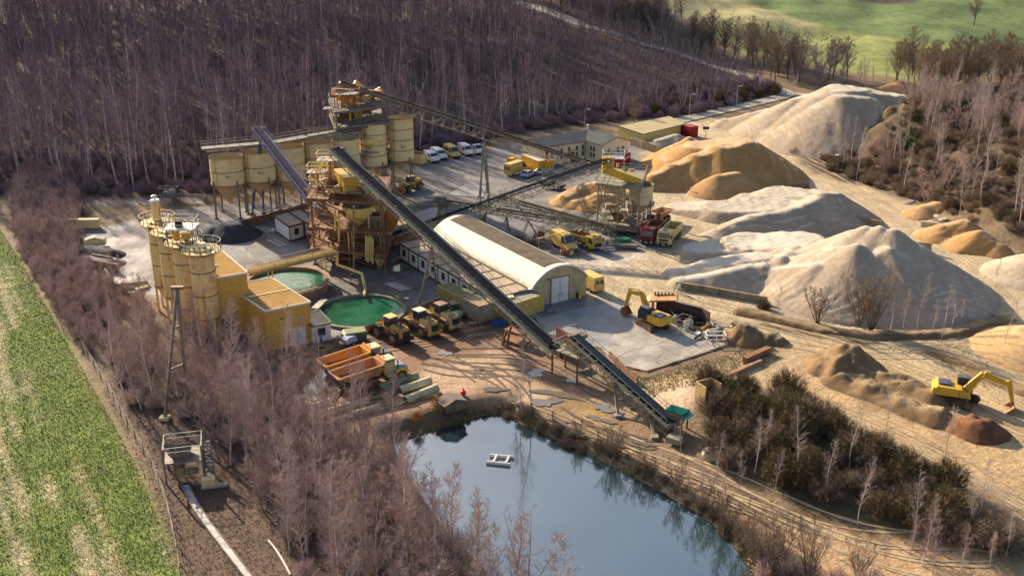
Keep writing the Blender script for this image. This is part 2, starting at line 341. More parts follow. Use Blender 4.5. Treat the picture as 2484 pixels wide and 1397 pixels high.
def ruts(name,m,lines,n,spread,seed,w=.32):
    mb=MB(); rr=random.Random(seed)
    for pts in lines:
        base=smoothline(PP(pts))
        for k in range(n):
            o=rr.gauss(0,spread); ph=rr.uniform(0,6); a=rr.randrange(0,max(1,len(base)//2)); b_=min(len(base),a+rr.randrange(len(base)//3,len(base)))
            sub=base[a:b_]
            if len(sub)<3: continue
            for g_ in(0,2.0):
                L=[]
                for i,p in enumerate(sub):
                    d=(sub[min(i+1,len(sub)-1)]-sub[max(i-1,0)]).normalized(); nn=Vector((-d.y,d.x)); L.append(p+nn*(o+g_+.8*math.sin(ph+i*.25)))
                ribbon(mb,L,w,.045+.004*k/n,1.2,.3,seed+k)
    return props(mb.build(name,m),kind='structure')
ruts('wheel_ruts',MRUT,[[(1700,292),(1850,345),(2000,425),(2200,540),(2330,620),(2500,735)],[(1470,640),(1600,720),(1800,775),(2050,830),(2300,840),(2520,800)],
 [(1800,775),(2050,850),(2200,900),(2500,1060)],[(2180,860),(2240,840),(2330,850),(2400,890),(2520,960)],[(2520,830),(2400,830),(2320,860),(2380,930),(2520,1010)]],6,2.2,3,.26)
ruts('mud_ruts',MRUT,[[(2000,1000),(2200,1090),(2380,1180),(2520,1260)],[(1900,960),(2150,1070),(2400,1210),(2520,1290)],[(1300,1012),(1450,1075),(1620,1150),(1800,1240),(2050,1330),(2400,1420)]],5,1.4,8,.26)
ruts('yard_ruts',MRUTD,[[(760,840),(1000,830),(1200,800),(1400,760)],[(1050,860),(1150,890),(1240,950),(1300,1000)],[(1000,880),(1120,900),(1280,900),(1400,980)],[(1340,1000),(1450,1040),(1600,1080)]],4,1.8,5,.3)
MCON=M('worn_concrete',(.44,.41,.36),(.27,.25,.23),.55,.22,.8,bump=.03)
MCON2=M('patched_concrete',(.33,.32,.32),(.24,.24,.25),.5,.4,.55)
MCOND=M('dark_concrete',(.22,.215,.23),(.15,.15,.165),.5,.5,.45)
def slab(name,pts,m,z0=-.02,z1=.05):
    mb=MB(); mb.extr([(p.x,p.y) for p in PP(pts)],z0,z1); return props(mb.build(name,m),kind='structure')
slab('concrete_pad',[(1484,880),(1566,899),(1772,832),(1700,795),(1560,780),(1500,800),(1460,845)],MCON,-1.6,.06)
mb=MB()
for L_ in ([(1480,880),(1530,850),(1590,835),(1640,815),(1700,800)],[(1590,835),(1620,850),(1660,868)],[(1530,850),(1500,835),(1480,838)],[(1640,815),(1610,800),(1560,800),(1530,785)],[(1600,890),(1590,870),(1620,850)],[(1700,800),(1725,820),(1740,842)],[(1660,868),(1690,850),(1725,820)]):
    q=PP(L_); rr_=random.Random(len(L_)*7); pts=[]
    for a,b in zip(q[:-1],q[1:]):
        for i in range(6): p=a.lerp(b,i/6); pts.append(Vector((p.x+rr_.uniform(-.15,.15),p.y+rr_.uniform(-.3,.3),.066)))
    for a,b in zip(pts[:-1],pts[1:]): mb.bar(a,b,rr_.uniform(.03,.09),.004)
props(mb.build('concrete_cracks',M('crack_dirt',(.10,.085,.07),None,.5,2,.95)),kind='structure')
slab('concrete_slab',[(1462,846),(1502,801),(1562,781),(1500,730),(1400,750),(1300,775),(1330,810)],MCON2,-.02,.052)
slab('concrete_slab',[(1270,740),(1420,712),(1480,735),(1380,790),(1290,770)],MCOND,-.02,.04)
slab('concrete_slab',[(1085,473),(1130,447),(1180,452),(1172,480)],MCON2,-.02,.05)
slab('concrete_slab',[(1000,520),(1060,500),(1075,520),(1010,545)],MCON2,-.02,.05)
slab('yard_patch',[(870,505),(960,478),(1010,520),(960,560)],MCOND,-.02,.03)
slab('yard_patch',[(930,688),(960,684),(1000,700),(975,706)],MCON,-.02,.03)
slab('yard_patch',[(590,600),(690,575),(760,610),(640,640)],MCOND,-.02,.03)
slab('yard_patch',[(600,570),(640,560),(668,600),(632,610)],M('brown_concrete',(.19,.15,.14),(.14,.11,.1),.5,.5,.6),-.02,.034)
m,n,b,l=new('puddle_water'); b.inputs['Base Color'].default_value=(.16,.14,.12,1); b.inputs['Roughness'].default_value=.04; b.inputs['IOR'].default_value=1.5; b.inputs['Specular IOR Level'].default_value=1
bn=noise(n,l,geo(n,l),3,3); bp=n.nodes.new('ShaderNodeBump'); bp.inputs['Distance'].default_value=.01; l.new(bn.outputs[0],bp.inputs['Height']); l.new(bp.outputs[0],b.inputs['Normal']); MPUD=m
rr=random.Random(5)
def puddle(u,v,a,b_,rz,seed):
    r_=random.Random(seed); c=P(u,v); z=float(H(c.x,c.y)); ph=[r_.uniform(0,6) for _ in range(5)]; pts=[]
    for i in range(40):
        t=2*math.pi*i/40; k=1+.28*math.sin(2*t+ph[0])+.2*math.sin(3*t+ph[1])+.13*math.sin(5*t+ph[2])+.08*math.sin(8*t+ph[3])
        x,y=a*k*math.cos(t),b_*k*math.sin(t); pts.append((c.x+x*math.cos(rz)-y*math.sin(rz),c.y+x*math.sin(rz)+y*math.cos(rz)))
    mb=MB(); zt=max(float(H(*p)) for p in pts)+.07
    mb.add([(x,y,zt) for x,y in pts],[tuple(range(40))]); props(mb.build('puddle',MPUD),kind='structure')
for i,q in enumerate([(785,935,2.6,3.4,.3),(770,960,1.6,1.4,0),(1300,905,1.2,1.0,.3),(1345,955,2.3,.9,-.4),(1325,975,1.4,1.2,.2),(1465,990,1.1,1.0,0),(1500,1008,.8,.7,0),(1455,1017,1.6,.6,-.5),(1560,1075,1.3,.5,-.5),(1075,856,1.0,.9,0),(1200,945,1.5,.6,.2),(1385,925,.8,.6,0),(2310,790,1.6,1.1,0),(940,725,2.5,1.2,.3),(970,650,2.2,1.6,.6),(1010,625,2.0,1.4,.5),(560,700,2.2,1.2,0)]): puddle(*q,i)
# ---- lake ----
m,n,b,l=new('lake_water'); g=geo(n,l); 
wn=noise(n,l,g,.05,3); wr=ramp(n,.4,.65,(.012,.035,.045,1),(.03,.07,.08,1)); l.new(wn.outputs[0],wr.inputs[0]); l.new(wr.outputs[0],b.inputs['Base Color'])
b.inputs['Roughness'].default_value=.03; b.inputs['IOR'].default_value=2.5; b.inputs['Specular IOR Level'].default_value=1.0
b1=noise(n,l,geo(n,l,(1,1.8,1),.5),1.6,4,.6); bp=n.nodes.new('ShaderNodeBump'); bp.inputs['Distance'].default_value=.012; bp.inputs['Strength'].default_value=.5; l.new(b1.outputs[0],bp.inputs['Height'])
l.new(bp.outputs[0],b.inputs['Normal']); MLAKE=m
lk=np.array([p[:2] for p in LAKE]); mb=MB(); x0,y0=lk.min(0)-8; x1,y1=lk.max(0)+8
mb.add([(x0,y0,WZ),(x1,y0,WZ),(x1,y1,WZ),(x0,y1,WZ)],[(0,1,2,3)]); props(mb.build('lake_water',MLAKE),kind='structure')
# ================= HEAPS =================
def sandmat(name,c,c2,slope_shade=0):
    m,n,b,l=new(name); g=geo(n,l); a=noise(n,l,g,.25,8,.6); r=ramp(n,.38,.62); l.new(a.outputs[0],r.inputs[0]); col=mix(n,l,r.outputs[0],c,c2)
    gn=n.nodes.new('ShaderNodeNewGeometry'); sx=n.nodes.new('ShaderNodeSeparateXYZ'); l.new(gn.outputs['True Normal'],sx.inputs[0]); fr=ramp(n,.86,.96,(.82-.02*slope_shade,.74-.10*slope_shade,.68-.22*slope_shade,1),(1.06,1.10,1.16+slope_shade*.5,1)); l.new(sx.outputs[2],fr.inputs[0]); col=mix(n,l,1,col,fr.outputs[0],'MULTIPLY'); ln=noise(n,l,geo(n,l,(1.,.16,1.),R(15)),1.3,6,.7); lr=ramp(n,.42,.62,(1.04,1.04,1.04,1),(.92,.915,.91,1)); l.new(ln.outputs[0],lr.inputs[0]); col=mix(n,l,1,col,lr.outputs[0],'MULTIPLY')  # steep faces darkened, flat tops lightened: damp sand and painted shade together
    f=noise(n,l,g,4,5,.75); rf=ramp(n,.3,.7,(.82,.82,.82,1),(1.12,1.12,1.12,1)); l.new(f.outputs[0],rf.inputs[0]); col=mix(n,l,1,col,rf.outputs[0],'MULTIPLY')
    l.new(col,b.inputs['Base Color']); b.inputs['Roughness'].default_value=.95; b.inputs['Specular IOR Level'].default_value=.15
    bn=noise(n,l,g,1.1,8,.7); bp=n.nodes.new('ShaderNodeBump'); bp.inputs['Distance'].default_value=.12; l.new(bn.outputs[0],bp.inputs['Height']); l.new(bp.outputs[0],b.inputs['Normal']); return m
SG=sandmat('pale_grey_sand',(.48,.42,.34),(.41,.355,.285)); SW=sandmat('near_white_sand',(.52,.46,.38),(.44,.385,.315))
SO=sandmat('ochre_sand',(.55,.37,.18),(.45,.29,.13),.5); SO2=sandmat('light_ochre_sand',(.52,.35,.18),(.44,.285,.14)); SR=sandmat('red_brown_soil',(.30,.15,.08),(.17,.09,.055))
ST_=sandmat('tan_spoil',(.32,.225,.13),(.19,.14,.085)); SK=sandmat('dark_chippings',(.055,.06,.08),(.08,.085,.10)); SP=sandmat('pinkish_chippings',(.33,.27,.26),(.26,.21,.2))
HEAPF=[]
def heap(name,label,m,ridges,slope=.64,lob=.5,rip=0,res=.5,base=None,cones=(),group=None,sc_=6,gul=.0,cat='sand heap'):
    segs=[]; pts=[]
    for rg in ridges:
        L=[]
        for q in rg:
            p=at(q[0],q[1],q[2]); L.append((p.x,p.y,p.z,q[3] if len(q)>3 else .6)); pts.append(L[-1])
        if len(L)==1: L=L*2
        segs+=list(zip(L[:-1],L[1:]))
    for u,v,gv in cones:
        p=at(u,v,gv); q=(p.x,p.y,p.z,.3); segs.append((q,q)); pts.append(q)
    a=np.array(pts); mg=a[:,2].max()/slope+4; xs=np.arange(a[:,0].min()-mg,a[:,0].max()+mg,res); ys=np.arange(a[:,1].min()-mg,a[:,1].max()+mg,res)
    XX,YY=np.meshgrid(xs,ys); Z=np.full(XX.shape,-9.); lob*=.45
    wx=XX+fbm(XX,YY,sc_,11,3)*lob*1.1; wy=YY+fbm(XX,YY,sc_,12,3)*lob*1.1
    for A,B in segs:
        ex,ey=B[0]-A[0],B[1]-A[1]; L=ex*ex+ey*ey+1e-9; t=np.clip(((wx-A[0])*ex+(wy-A[1])*ey)/L,0,1)
        d=np.hypot(wx-A[0]-t*ex,wy-A[1]-t*ey); hh=A[2]+(B[2]-A[2])*t; ww=A[3]+(B[3]-A[3])*t
        Z=np.maximum(Z,hh-slope*(np.sqrt(np.maximum(0,d-ww)**2+.04)-.2))
    k=ss(0,1.5,Z); Z=Z+fbm(XX,YY,2.2,5,3)*.12*k
    if m in(ST_,SR): Z=Z+k*(fbm(XX,YY,1.9,15,3)*.9+fbm(XX,YY,5,16,2)*.6)
    if gul: Z=Z+k*gul*fbm(XX*1.0,YY*.18,2.6,8,3)
    if rip: th=R(-12); q=XX*math.sin(th)+YY*math.cos(th)+fbm(XX,YY,12,3)*3; Z=Z+k*rip*.55*(np.abs(np.sin(q*2.3))-.5)*ss(5,1.5,Z)*(0.6+fbm(XX,YY,8,6))
    HB=H(XX,YY); c=P(UC,700); cx,cy=a[:,0].mean(),a[:,1].mean(); cz=float(H(cx,cy))
    Zf=np.where(Z>HB,Z,HB-.35); o=grid_mesh(name,XX-cx,YY-cy,Zf-cz,m,keep=(Z>HB-.05)); o.location=(cx,cy,cz)
    return props(o,label,cat,group)
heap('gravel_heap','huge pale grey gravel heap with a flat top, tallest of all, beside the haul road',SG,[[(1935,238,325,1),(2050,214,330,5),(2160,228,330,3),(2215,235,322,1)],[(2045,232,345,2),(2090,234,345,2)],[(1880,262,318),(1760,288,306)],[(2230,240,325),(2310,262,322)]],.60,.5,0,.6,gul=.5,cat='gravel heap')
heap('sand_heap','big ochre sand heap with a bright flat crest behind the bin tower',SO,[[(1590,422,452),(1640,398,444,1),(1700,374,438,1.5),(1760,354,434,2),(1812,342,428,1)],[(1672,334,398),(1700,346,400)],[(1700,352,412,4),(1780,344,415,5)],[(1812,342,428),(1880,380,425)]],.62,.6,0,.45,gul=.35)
heap('sand_heap','small light ochre sand heap of three humps in front of the big ochre heap',SO2,[[(1700,447,464),(1722,436,466)],[(1745,424,466),(1785,418,463),(1800,426,461)]],.6,.5,0,.4)
heap('sand_heap','low pale ochre mound tucked between the short wall and the bay divider',SO2,[[(1850,432,446),(1872,440,450)]],.6,.5,0,.4)
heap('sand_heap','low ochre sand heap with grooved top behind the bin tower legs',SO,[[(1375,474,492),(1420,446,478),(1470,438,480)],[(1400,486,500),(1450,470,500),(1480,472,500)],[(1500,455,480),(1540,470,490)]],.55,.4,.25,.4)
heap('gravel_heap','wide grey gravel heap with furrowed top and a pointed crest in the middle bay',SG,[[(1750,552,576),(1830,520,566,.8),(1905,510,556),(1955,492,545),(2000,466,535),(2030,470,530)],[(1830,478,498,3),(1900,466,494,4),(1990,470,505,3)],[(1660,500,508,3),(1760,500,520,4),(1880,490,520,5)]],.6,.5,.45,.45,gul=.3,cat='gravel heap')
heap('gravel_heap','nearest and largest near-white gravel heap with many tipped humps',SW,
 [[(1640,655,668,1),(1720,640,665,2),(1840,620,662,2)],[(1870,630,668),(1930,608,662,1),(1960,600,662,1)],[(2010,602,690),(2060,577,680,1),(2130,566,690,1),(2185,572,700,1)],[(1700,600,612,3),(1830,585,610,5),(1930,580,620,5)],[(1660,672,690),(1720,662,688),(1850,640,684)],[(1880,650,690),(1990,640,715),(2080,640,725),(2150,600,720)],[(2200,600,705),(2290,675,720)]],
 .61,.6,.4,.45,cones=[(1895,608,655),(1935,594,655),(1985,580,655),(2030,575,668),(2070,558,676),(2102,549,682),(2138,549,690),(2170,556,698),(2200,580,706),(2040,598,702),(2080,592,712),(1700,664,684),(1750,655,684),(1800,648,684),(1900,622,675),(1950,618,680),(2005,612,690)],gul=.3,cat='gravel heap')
heap('gravel_heap','small dark grey gravel pile at the start of the roadside heaps',SP,[[(2212,486,495)]],.55,.4,0,.35,cat='gravel heap')
heap('sand_heap','tan sand heap by the roadside behind the rough concrete blocks',SO2,[[(2245,498,522),(2275,490,520),(2310,505,522)]],.55,.5,0,.4)
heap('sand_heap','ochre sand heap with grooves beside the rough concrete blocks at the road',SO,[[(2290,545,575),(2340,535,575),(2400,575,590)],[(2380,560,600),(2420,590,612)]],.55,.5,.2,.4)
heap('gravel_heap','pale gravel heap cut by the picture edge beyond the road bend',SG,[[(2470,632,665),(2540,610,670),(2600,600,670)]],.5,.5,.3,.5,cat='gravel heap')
heap('sand_heap','flat pale sand mound inside the road loop with a bare sapling',SO2,[[(2530,812,850,3),(2620,800,860,4)]],.4,.4,0,.5)
heap('sand_heap','pointed ochre sand heap on top of the overgrown bank',SO2,[[(2420,190,235),(2470,178,235),(2560,180,235)]],.5,.5,0,.6)
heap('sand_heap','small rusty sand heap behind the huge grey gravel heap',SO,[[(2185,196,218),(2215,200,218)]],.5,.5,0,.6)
heap('sand_heap','bare ochre sand face at the picture edge below the ivy covered bank top',SO2,[[(2465,325,355),(2500,318,350),(2560,320,350)]],.6,.5,0,.5)
heap('spoil_heap','pointed tan spoil heap with one steep face at the track junction',ST_,[[(2020,858,890),(2056,833,890),(2090,862,893)],[(2000,880,900),(2030,860,905)]],.75,.6,0,.4,cat='spoil heap')
heap('spoil_heap','long low brown spoil ridge with dry grass between the two tracks',ST_,[[(2110,895,912),(2180,910,935),(2260,945,965)],[(2050,900,925),(2150,945,965),(2280,1000,1020)]],.6,.8,0,.4,cat='spoil heap')
heap('spoil_heap','freshly dug red brown soil heap under the excavator bucket',SR,[[(2352,1022,1042),(2376,1017,1045),(2396,1028,1047)]],.6,1.2,0,.35,cat='spoil heap')
heap('chippings_heap','blue black chippings heap in the yard behind the cement silos',SK,[[(520,548,572),(560,540,570,1.5),(575,552,570)]],.6,.4,0,.35,cat='chippings heap')
heap('chippings_heap','dark chippings heap in the top bay beside the purple bushes',SK,[[(215,598,612),(265,606,620)]],.55,.4,0,.35,cat='chippings heap')
heap('chippings_heap','pinkish chippings heap in the lower bay beside the purple bushes',SP,[[(215,622,636),(270,628,640)]],.55,.4,0,.35,cat='chippings heap')
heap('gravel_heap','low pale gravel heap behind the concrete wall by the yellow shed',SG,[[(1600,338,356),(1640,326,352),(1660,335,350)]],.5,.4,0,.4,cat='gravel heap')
heap('earth_berm','long brown earth berm between the haul road and the white gravel heap',ST_,[[(1800,748,758),(1900,772,780),(1990,795,801),(2100,806,814),(2240,806,814),(2340,796,806),(2440,765,775)]],.8,.5,0,.35,cat='berm')
heap('earth_berm','dark weedy earth berm curving through the middle of the road loop',ST_,[[(2260,845,851),(2330,868,878),(2400,905,915),(2500,945,955)]],.7,.5,0,.35,cat='berm')
heap('spoil_heap','dark scrub covered rubble heap at the corner of the concrete pad',ST_,[[(1770,800,818),(1810,790,822),(1830,812,830)],[(1870,812,826),(1885,820,830)]],.7,.8,0,.35,cat='spoil heap')
# ================= TREES =================
class TM:
    def __init__(s): s.v=[]; s.f=[]; s.n=0
    def tube(s,pts,rad,sides=5):
        pts=np.array(pts); k=len(pts); d=np.gradient(pts,axis=0); d/=np.linalg.norm(d,axis=1)[:,None]+1e-9
        x=np.cross(d,[.3,.9,.2]); x/=np.linalg.norm(x,axis=1)[:,None]+1e-9; y=np.cross(d,x); V=[]
        for i in range(k):
            for j in range(sides):
                t=2*math.pi*j/sides; V.append(pts[i]+(x[i]*math.cos(t)+y[i]*math.sin(t))*rad[i])
        b=s.n; s.v.append(np.array(V)); s.n+=len(V)
        for i in range(k-1):
            for j in range(sides):
                a=b+i*sides+j; c=b+i*sides+(j+1)%sides; s.f.append((a,c,c+sides)); s.f.append((a,c+sides,a+sides))
    def tri(s,a,b,c):
        s.v.append(np.array([a,b,c])); s.f.append((s.n,s.n+1,s.n+2)); s.n+=3
    def arr(s): return (np.concatenate(s.v) if s.v else np.zeros((0,3))),np.array(s.f,dtype=np.int32)
def twig(tm,rr,p,d,L,w,sub=2):
    d=d/np.linalg.norm(d); s=np.cross(d,rr.normal(size=3)); s/=np.linalg.norm(s)+1e-9; q=p+d*L
    tm.tri(p-s*w/2,p+s*w/2,q)
    for _ in range(sub):
        t=rr.uniform(.25,.85); d2=d+rr.normal(size=3)*.55; d2/=np.linalg.norm(d2); s2=np.cross(d2,rr.normal(size=3)); s2/=np.linalg.norm(s2)+1e-9
        p2=p+d*L*t; tm.tri(p2-s2*w*.35,p2+s2*w*.35,p2+d2*L*rr.uniform(.4,.7))
def gen_tree(seed,Ht=16,r0=.16,nb=34,tw=11,sub=2,crown=.32,spread=.2,up=.9,w=.035,lean=.04,droop=0.,fork=0,start=.3):
    rr=np.random.RandomState(seed); tr=TM(); cr=TM(); n=9
    def stem(base,dirv,L,r,startt,nb):
        ph=rr.uniform(0,6,2); pts=[]; 
        for i in range(n):
            t=i/(n-1); pts.append(base+dirv*L*t+np.array([math.sin(ph[0]+t*4)-math.sin(ph[0]),math.sin(ph[1]+t*3.5)-math.sin(ph[1]),0])*L*lean*.5)
        pts=np.array(pts); tr.tube(pts,[r*(1-.93*i/(n-1))+.008 for i in range(n)])
        for k in range(nb):
            t=startt+(1-startt)*((k+rr.uniform(0,1))/nb); x=t*(n-1); i=min(int(x),n-2); p=pts[i]*(1-(x-i))+pts[i+1]*(x-i)
            az=rr.uniform(0,2*math.pi); q=(t-startt)/(1-startt); env=(1.0-q)**.65*(.45+.55*min(1,q*4)); Lb=max(.5,L*spread*env*rr.uniform(.7,1.25)+.3)
            d=np.array([math.cos(az),math.sin(az),up*rr.uniform(.6,1.5)]); d/=np.linalg.norm(d)
            bp=[p]; dd=d.copy()
            for j in range(3): dd=dd+np.array([0,0,.12 if not droop else -droop*j*.3])+rr.normal(size=3)*.10; dd/=np.linalg.norm(dd); bp.append(bp[-1]+dd*Lb/3)
            rb=max(.012,r*(1-t)*.45); (tr if rb>.035 else cr).tube(bp,[rb,rb*.7,rb*.45,rb*.2+.004],3)
            for _ in range(tw):
                tt=rr.uniform(.15,1)*3; j=min(int(tt),2); pp=bp[j]*(1-(tt-j))+bp[j+1]*(tt-j); dv=bp[j+1]-bp[j]; dv/=np.linalg.norm(dv)
                d2=dv+rr.normal(size=3)*.55+np.array([0,0,.25-droop]); twig(cr,rr,pp,d2,rr.uniform(.5,1.15)*(Lb*.28+.35),w,sub)
    if fork:
        for k in range(fork):
            a=2*math.pi*k/fork+rr.uniform(-.4,.4); d=np.array([math.cos(a)*rr.uniform(.12,.5),math.sin(a)*rr.uniform(.12,.5),1.]); d/=np.linalg.norm(d)
            stem(np.array([math.cos(a)*.15,math.sin(a)*.15,0.]),d,Ht*rr.uniform(.8,1),r0*.7,start,nb//fork+2)
    else: stem(np.zeros(3),np.array([0,0,1.]),Ht,r0,start,nb)
    return tr.arr(),cr.arr()
def gen_bush(seed,Rr=1.6,Ht=2.2,n=60,tw=10,w=.03,sub=2):
    rr=np.random.RandomState(seed); cr=TM()
    for k in range(n):
        a=rr.uniform(0,2*math.pi); q=rr.uniform(0,1)**.6; b=np.array([math.cos(a)*Rr*.35*q,math.sin(a)*Rr*.35*q,0]); top=np.array([math.cos(a)*Rr*q,math.sin(a)*Rr*q,Ht*(1-.55*q*q)*rr.uniform(.75,1.1)])
        mid=(b+top)/2+rr.normal(size=3)*.12; cr.tube([b,mid,top],[.03,.018,.006],3)
        for _ in range(tw): t=rr.uniform(.25,1); p=b+(top-b)*t; twig(cr,rr,p,(top-b)/np.linalg.norm(top-b)+rr.normal(size=3)*.6,rr.uniform(.35,.8),w,sub)
    return cr.arr()
def tmesh(name,arr,m,smooth=False):
    v,f=arr; me=bpy.data.meshes.new(name); me.vertices.add(len(v)); me.vertices.foreach_set('co',v.astype(np.float32).ravel())
    me.loops.add(f.size); me.loops.foreach_set('vertex_index',f.ravel()); me.polygons.add(len(f))
    me.polygons.foreach_set('loop_start',np.arange(0,f.size,3,dtype=np.int32)); me.polygons.foreach_set('loop_total',np.full(len(f),3,np.int32)); me.update()
    me.materials.append(m)
    if smooth: me.polygons.foreach_set('use_smooth',[True]*len(f))
    return me
def barkmat(name,c,c2,dark=.0):
    m,n,b,l=new(name); v=vecmap(n,l,(1.5,1.5,.9)); a=noise(n,l,v,2.2,5,.7); r=ramp(n,.5,.62); l.new(a.outputs[0],r.inputs[0]); col=mix(n,l,r.outputs[0],c,c2)
    oi=n.nodes.new('ShaderNodeObjectInfo'); rr_=ramp(n,0,1,(.6,.6,.6,1),(1.25,1.2,1.2,1)); l.new(oi.outputs['Random'],rr_.inputs[0]); col=mix(n,l,1,col,rr_.outputs[0],'MULTIPLY')
    l.new(col,b.inputs['Base Color']); b.inputs['Roughness'].default_value=.8; return m
def twigmat(name,cs,world=True):
    m,n,b,l=new(name); oi=n.nodes.new('ShaderNodeObjectInfo'); g=geo(n,l); a=noise(n,l,g,.09,4,.6)
    ad=n.nodes.new('ShaderNodeMath'); ad.operation='ADD'; l.new(oi.outputs['Random'],ad.inputs[0]); l.new(a.outputs[0],ad.inputs[1])
    ml=n.nodes.new('ShaderNodeMath'); ml.operation='MULTIPLY'; ml.inputs[1].default_value=.5; l.new(ad.outputs[0],ml.inputs[0])
    r=n.nodes.new('ShaderNodeValToRGB'); e=r.color_ramp.elements; e[0].position=.18; e[0].color=(*cs[0],1); e[1].position=.82; e[1].color=(*cs[-1],1)
    for i,c in enumerate(cs[1:-1]): x=e.new(.18+.64*(i+1)/(len(cs)-1)); x.color=(*c,1)
    l.new(ml.outputs[0],r.inputs[0]); l.new(r.outputs[0],b.inputs['Base Color']); b.inputs['Roughness'].default_value=.85; b.inputs['Specular IOR Level'].default_value=.2; return m
BK_BIRCH=barkmat('birch_bark',(.58,.50,.50),(.16,.12,.13)); BK_DARK=barkmat('dark_bark',(.10,.075,.06),(.06,.045,.04)); BK_GREY=barkmat('grey_bark',(.24,.19,.17),(.14,.11,.10))
TW_F=twigmat('forest_twigs',[(.11,.068,.10),(.19,.125,.17),(.28,.20,.24),(.19,.11,.13)]); TW_N=twigmat('near_twigs',[(.23,.15,.15),(.37,.26,.245),(.46,.35,.33),(.32,.23,.17)])
TW_B=twigmat('brown_twigs',[(.13,.09,.07),(.22,.16,.12),(.28,.21,.15)]); TW_P=twigmat('pink_birch_twigs',[(.36,.28,.25),(.44,.36,.32)]); TW_G=twigmat('green_brown_scrub',[(.09,.075,.035),(.14,.105,.05),(.19,.13,.075)])
TW_E=twigmat('evergreen_leaves',[(.02,.05,.02),(.05,.10,.03)]); TW_R=twigmat('rust_leaves',[(.35,.16,.07),(.42,.24,.12)])
def protos(n,bark,tw_,seed,**k):
    out=[]
    for i in range(n):
        kk={a:(b[0]+(b[1]-b[0])*((i*.618)%1) if isinstance(b,tuple) else b) for a,b in k.items()}
        t,c=gen_tree(seed+i,**kk); out.append((tmesh('trunk',t,bark,True),tmesh('crown',c,tw_),t,c))
    return out
PF=protos(7,BK_BIRCH,TW_F,100,Ht=(15,20),r0=.15,nb=42,tw=12,sub=2,spread=.17,w=.05,start=.3,lean=.05)
PFB=protos(3,BK_BIRCH,TW_F,140,Ht=(11,15),r0=.12,nb=44,tw=12,spread=.24,w=.05,start=.15,fork=3)
PN=protos(6,BK_BIRCH,TW_N,200,Ht=(10,13.5),r0=.10,nb=52,tw=15,sub=3,spread=.18,w=.026,start=.18,lean=.05)
PNB=protos(4,BK_GREY,TW_N,240,Ht=(8,11),r0=.11,nb=60,tw=15,sub=3,spread=.26,w=.026,start=.1,fork=4)
PO=protos(4,BK_DARK,TW_B,300,Ht=(10,13),r0=.2,nb=64,tw=15,sub=2,spread=.40,w=.05,start=.2,lean=.06,up=.8)
PS=protos(3,BK_DARK,TW_B,340,Ht=(7,9),r0=.10,nb=110,tw=14,sub=2,spread=.28,w=.03,start=.15,fork=7,up=1.3)
PW=protos(4,BK_BIRCH,TW_P,360,Ht=(8,12),r0=.075,nb=40,tw=9,sub=2,spread=.16,w=.022,start=.3,lean=.07)
BUS={k:[(None,tmesh('foliage',a,m),None,a) for a in [gen_bush(500+i+sd,*ar) for i in range(3)]] for k,m,sd,ar in (('purple',TW_F,0,(2.2,3.2,80,12,.045)),('brown',TW_B,10,(1.7,2.3,80,10,.035)),('green',TW_G,20,(2.1,2.8,110,16,.05)),('ever',TW_E,30,(1.4,1.6,60,16,.09)),('rust',TW_R,40,(1.0,1.3,40,12,.04)),('near',TW_N,50,(1.8,2.4,80,12,.03)))}
def plant(pr,x,y,s,rz,name,label,cat,group,z=None,tilt=(0,0)):
    o=T(name,label,cat,(x,y,float(H(x,y))-.1 if z is None else z),rz,group); o.scale=(s,s,s); o.rotation_euler=(tilt[0],tilt[1],rz)
    for nm,me in(('trunk',pr[0]),('crown' if pr[0] else 'foliage',pr[1])):
        if me: c=bpy.data.objects.new(nm,me); COL.objects.link(c); c.parent=o
    return o
def bush(kind,u,v,s,label=None,group=None,xy=None,name='shrub'):
    r_=random.Random(int(u*7+v*13)); p=G(u,v) if xy is None else xy
    pr=BUS[kind][r_.randrange(3)]; o=bpy.data.objects.new(name,pr[1]); COL.objects.link(o); o.location=(p[0],p[1],float(H(p[0],p[1]))-.08); o.scale=(s,s,s*r_.uniform(.85,1.15)); o.rotation_euler=(0,0,r_.uniform(0,6.28))
    return props(o,label,name.replace('_',' '),group)
def merged(name,items,part,m,kind='stuff'):
    V=[];Fc=[];o=0
    for pr,x,y,z,s,rz in items:
        v,f=pr[part]; c,sn=math.cos(rz)*s,math.sin(rz)*s
        V.append(np.stack([v[:,0]*c-v[:,1]*sn+x,v[:,0]*sn+v[:,1]*c+y,v[:,2]*s+z],1)); Fc.append(f+o); o+=len(v)
    me=tmesh(name,(np.concatenate(V),np.concatenate(Fc)),m); ob=bpy.data.objects.new(name,me); COL.objects.link(ob); return ob
def scatter(poly,spacing,seed,world_poly=None,zmax=None):
    wp=world_poly if world_poly is not None else GG(poly); a=np.array(wp); rr=np.random.RandomState(seed)
    xs=np.arange(a[:,0].min(),a[:,0].max(),spacing); ys=np.arange(a[:,1].min(),a[:,1].max(),spacing); XX,YY=np.meshgrid(xs,ys)
    XX=XX.ravel()+rr.uniform(-.48,.48,XX.size)*spacing; YY=YY.ravel()+rr.uniform(-.48,.48,YY.size)*spacing
    k=sdpoly(XX,YY,wp)>0; XX,YY=XX[k],YY[k]; zz=H(XX,YY); u,v=proj(XX,YY,zz); vt=proj(XX,YY,zz+16)[1]
    k=(u>-140)&(u<2620)&(v>-10000)&(vt<1460)&(v>-60); return XX[k],YY[k],zz[k],u[k],v[k]
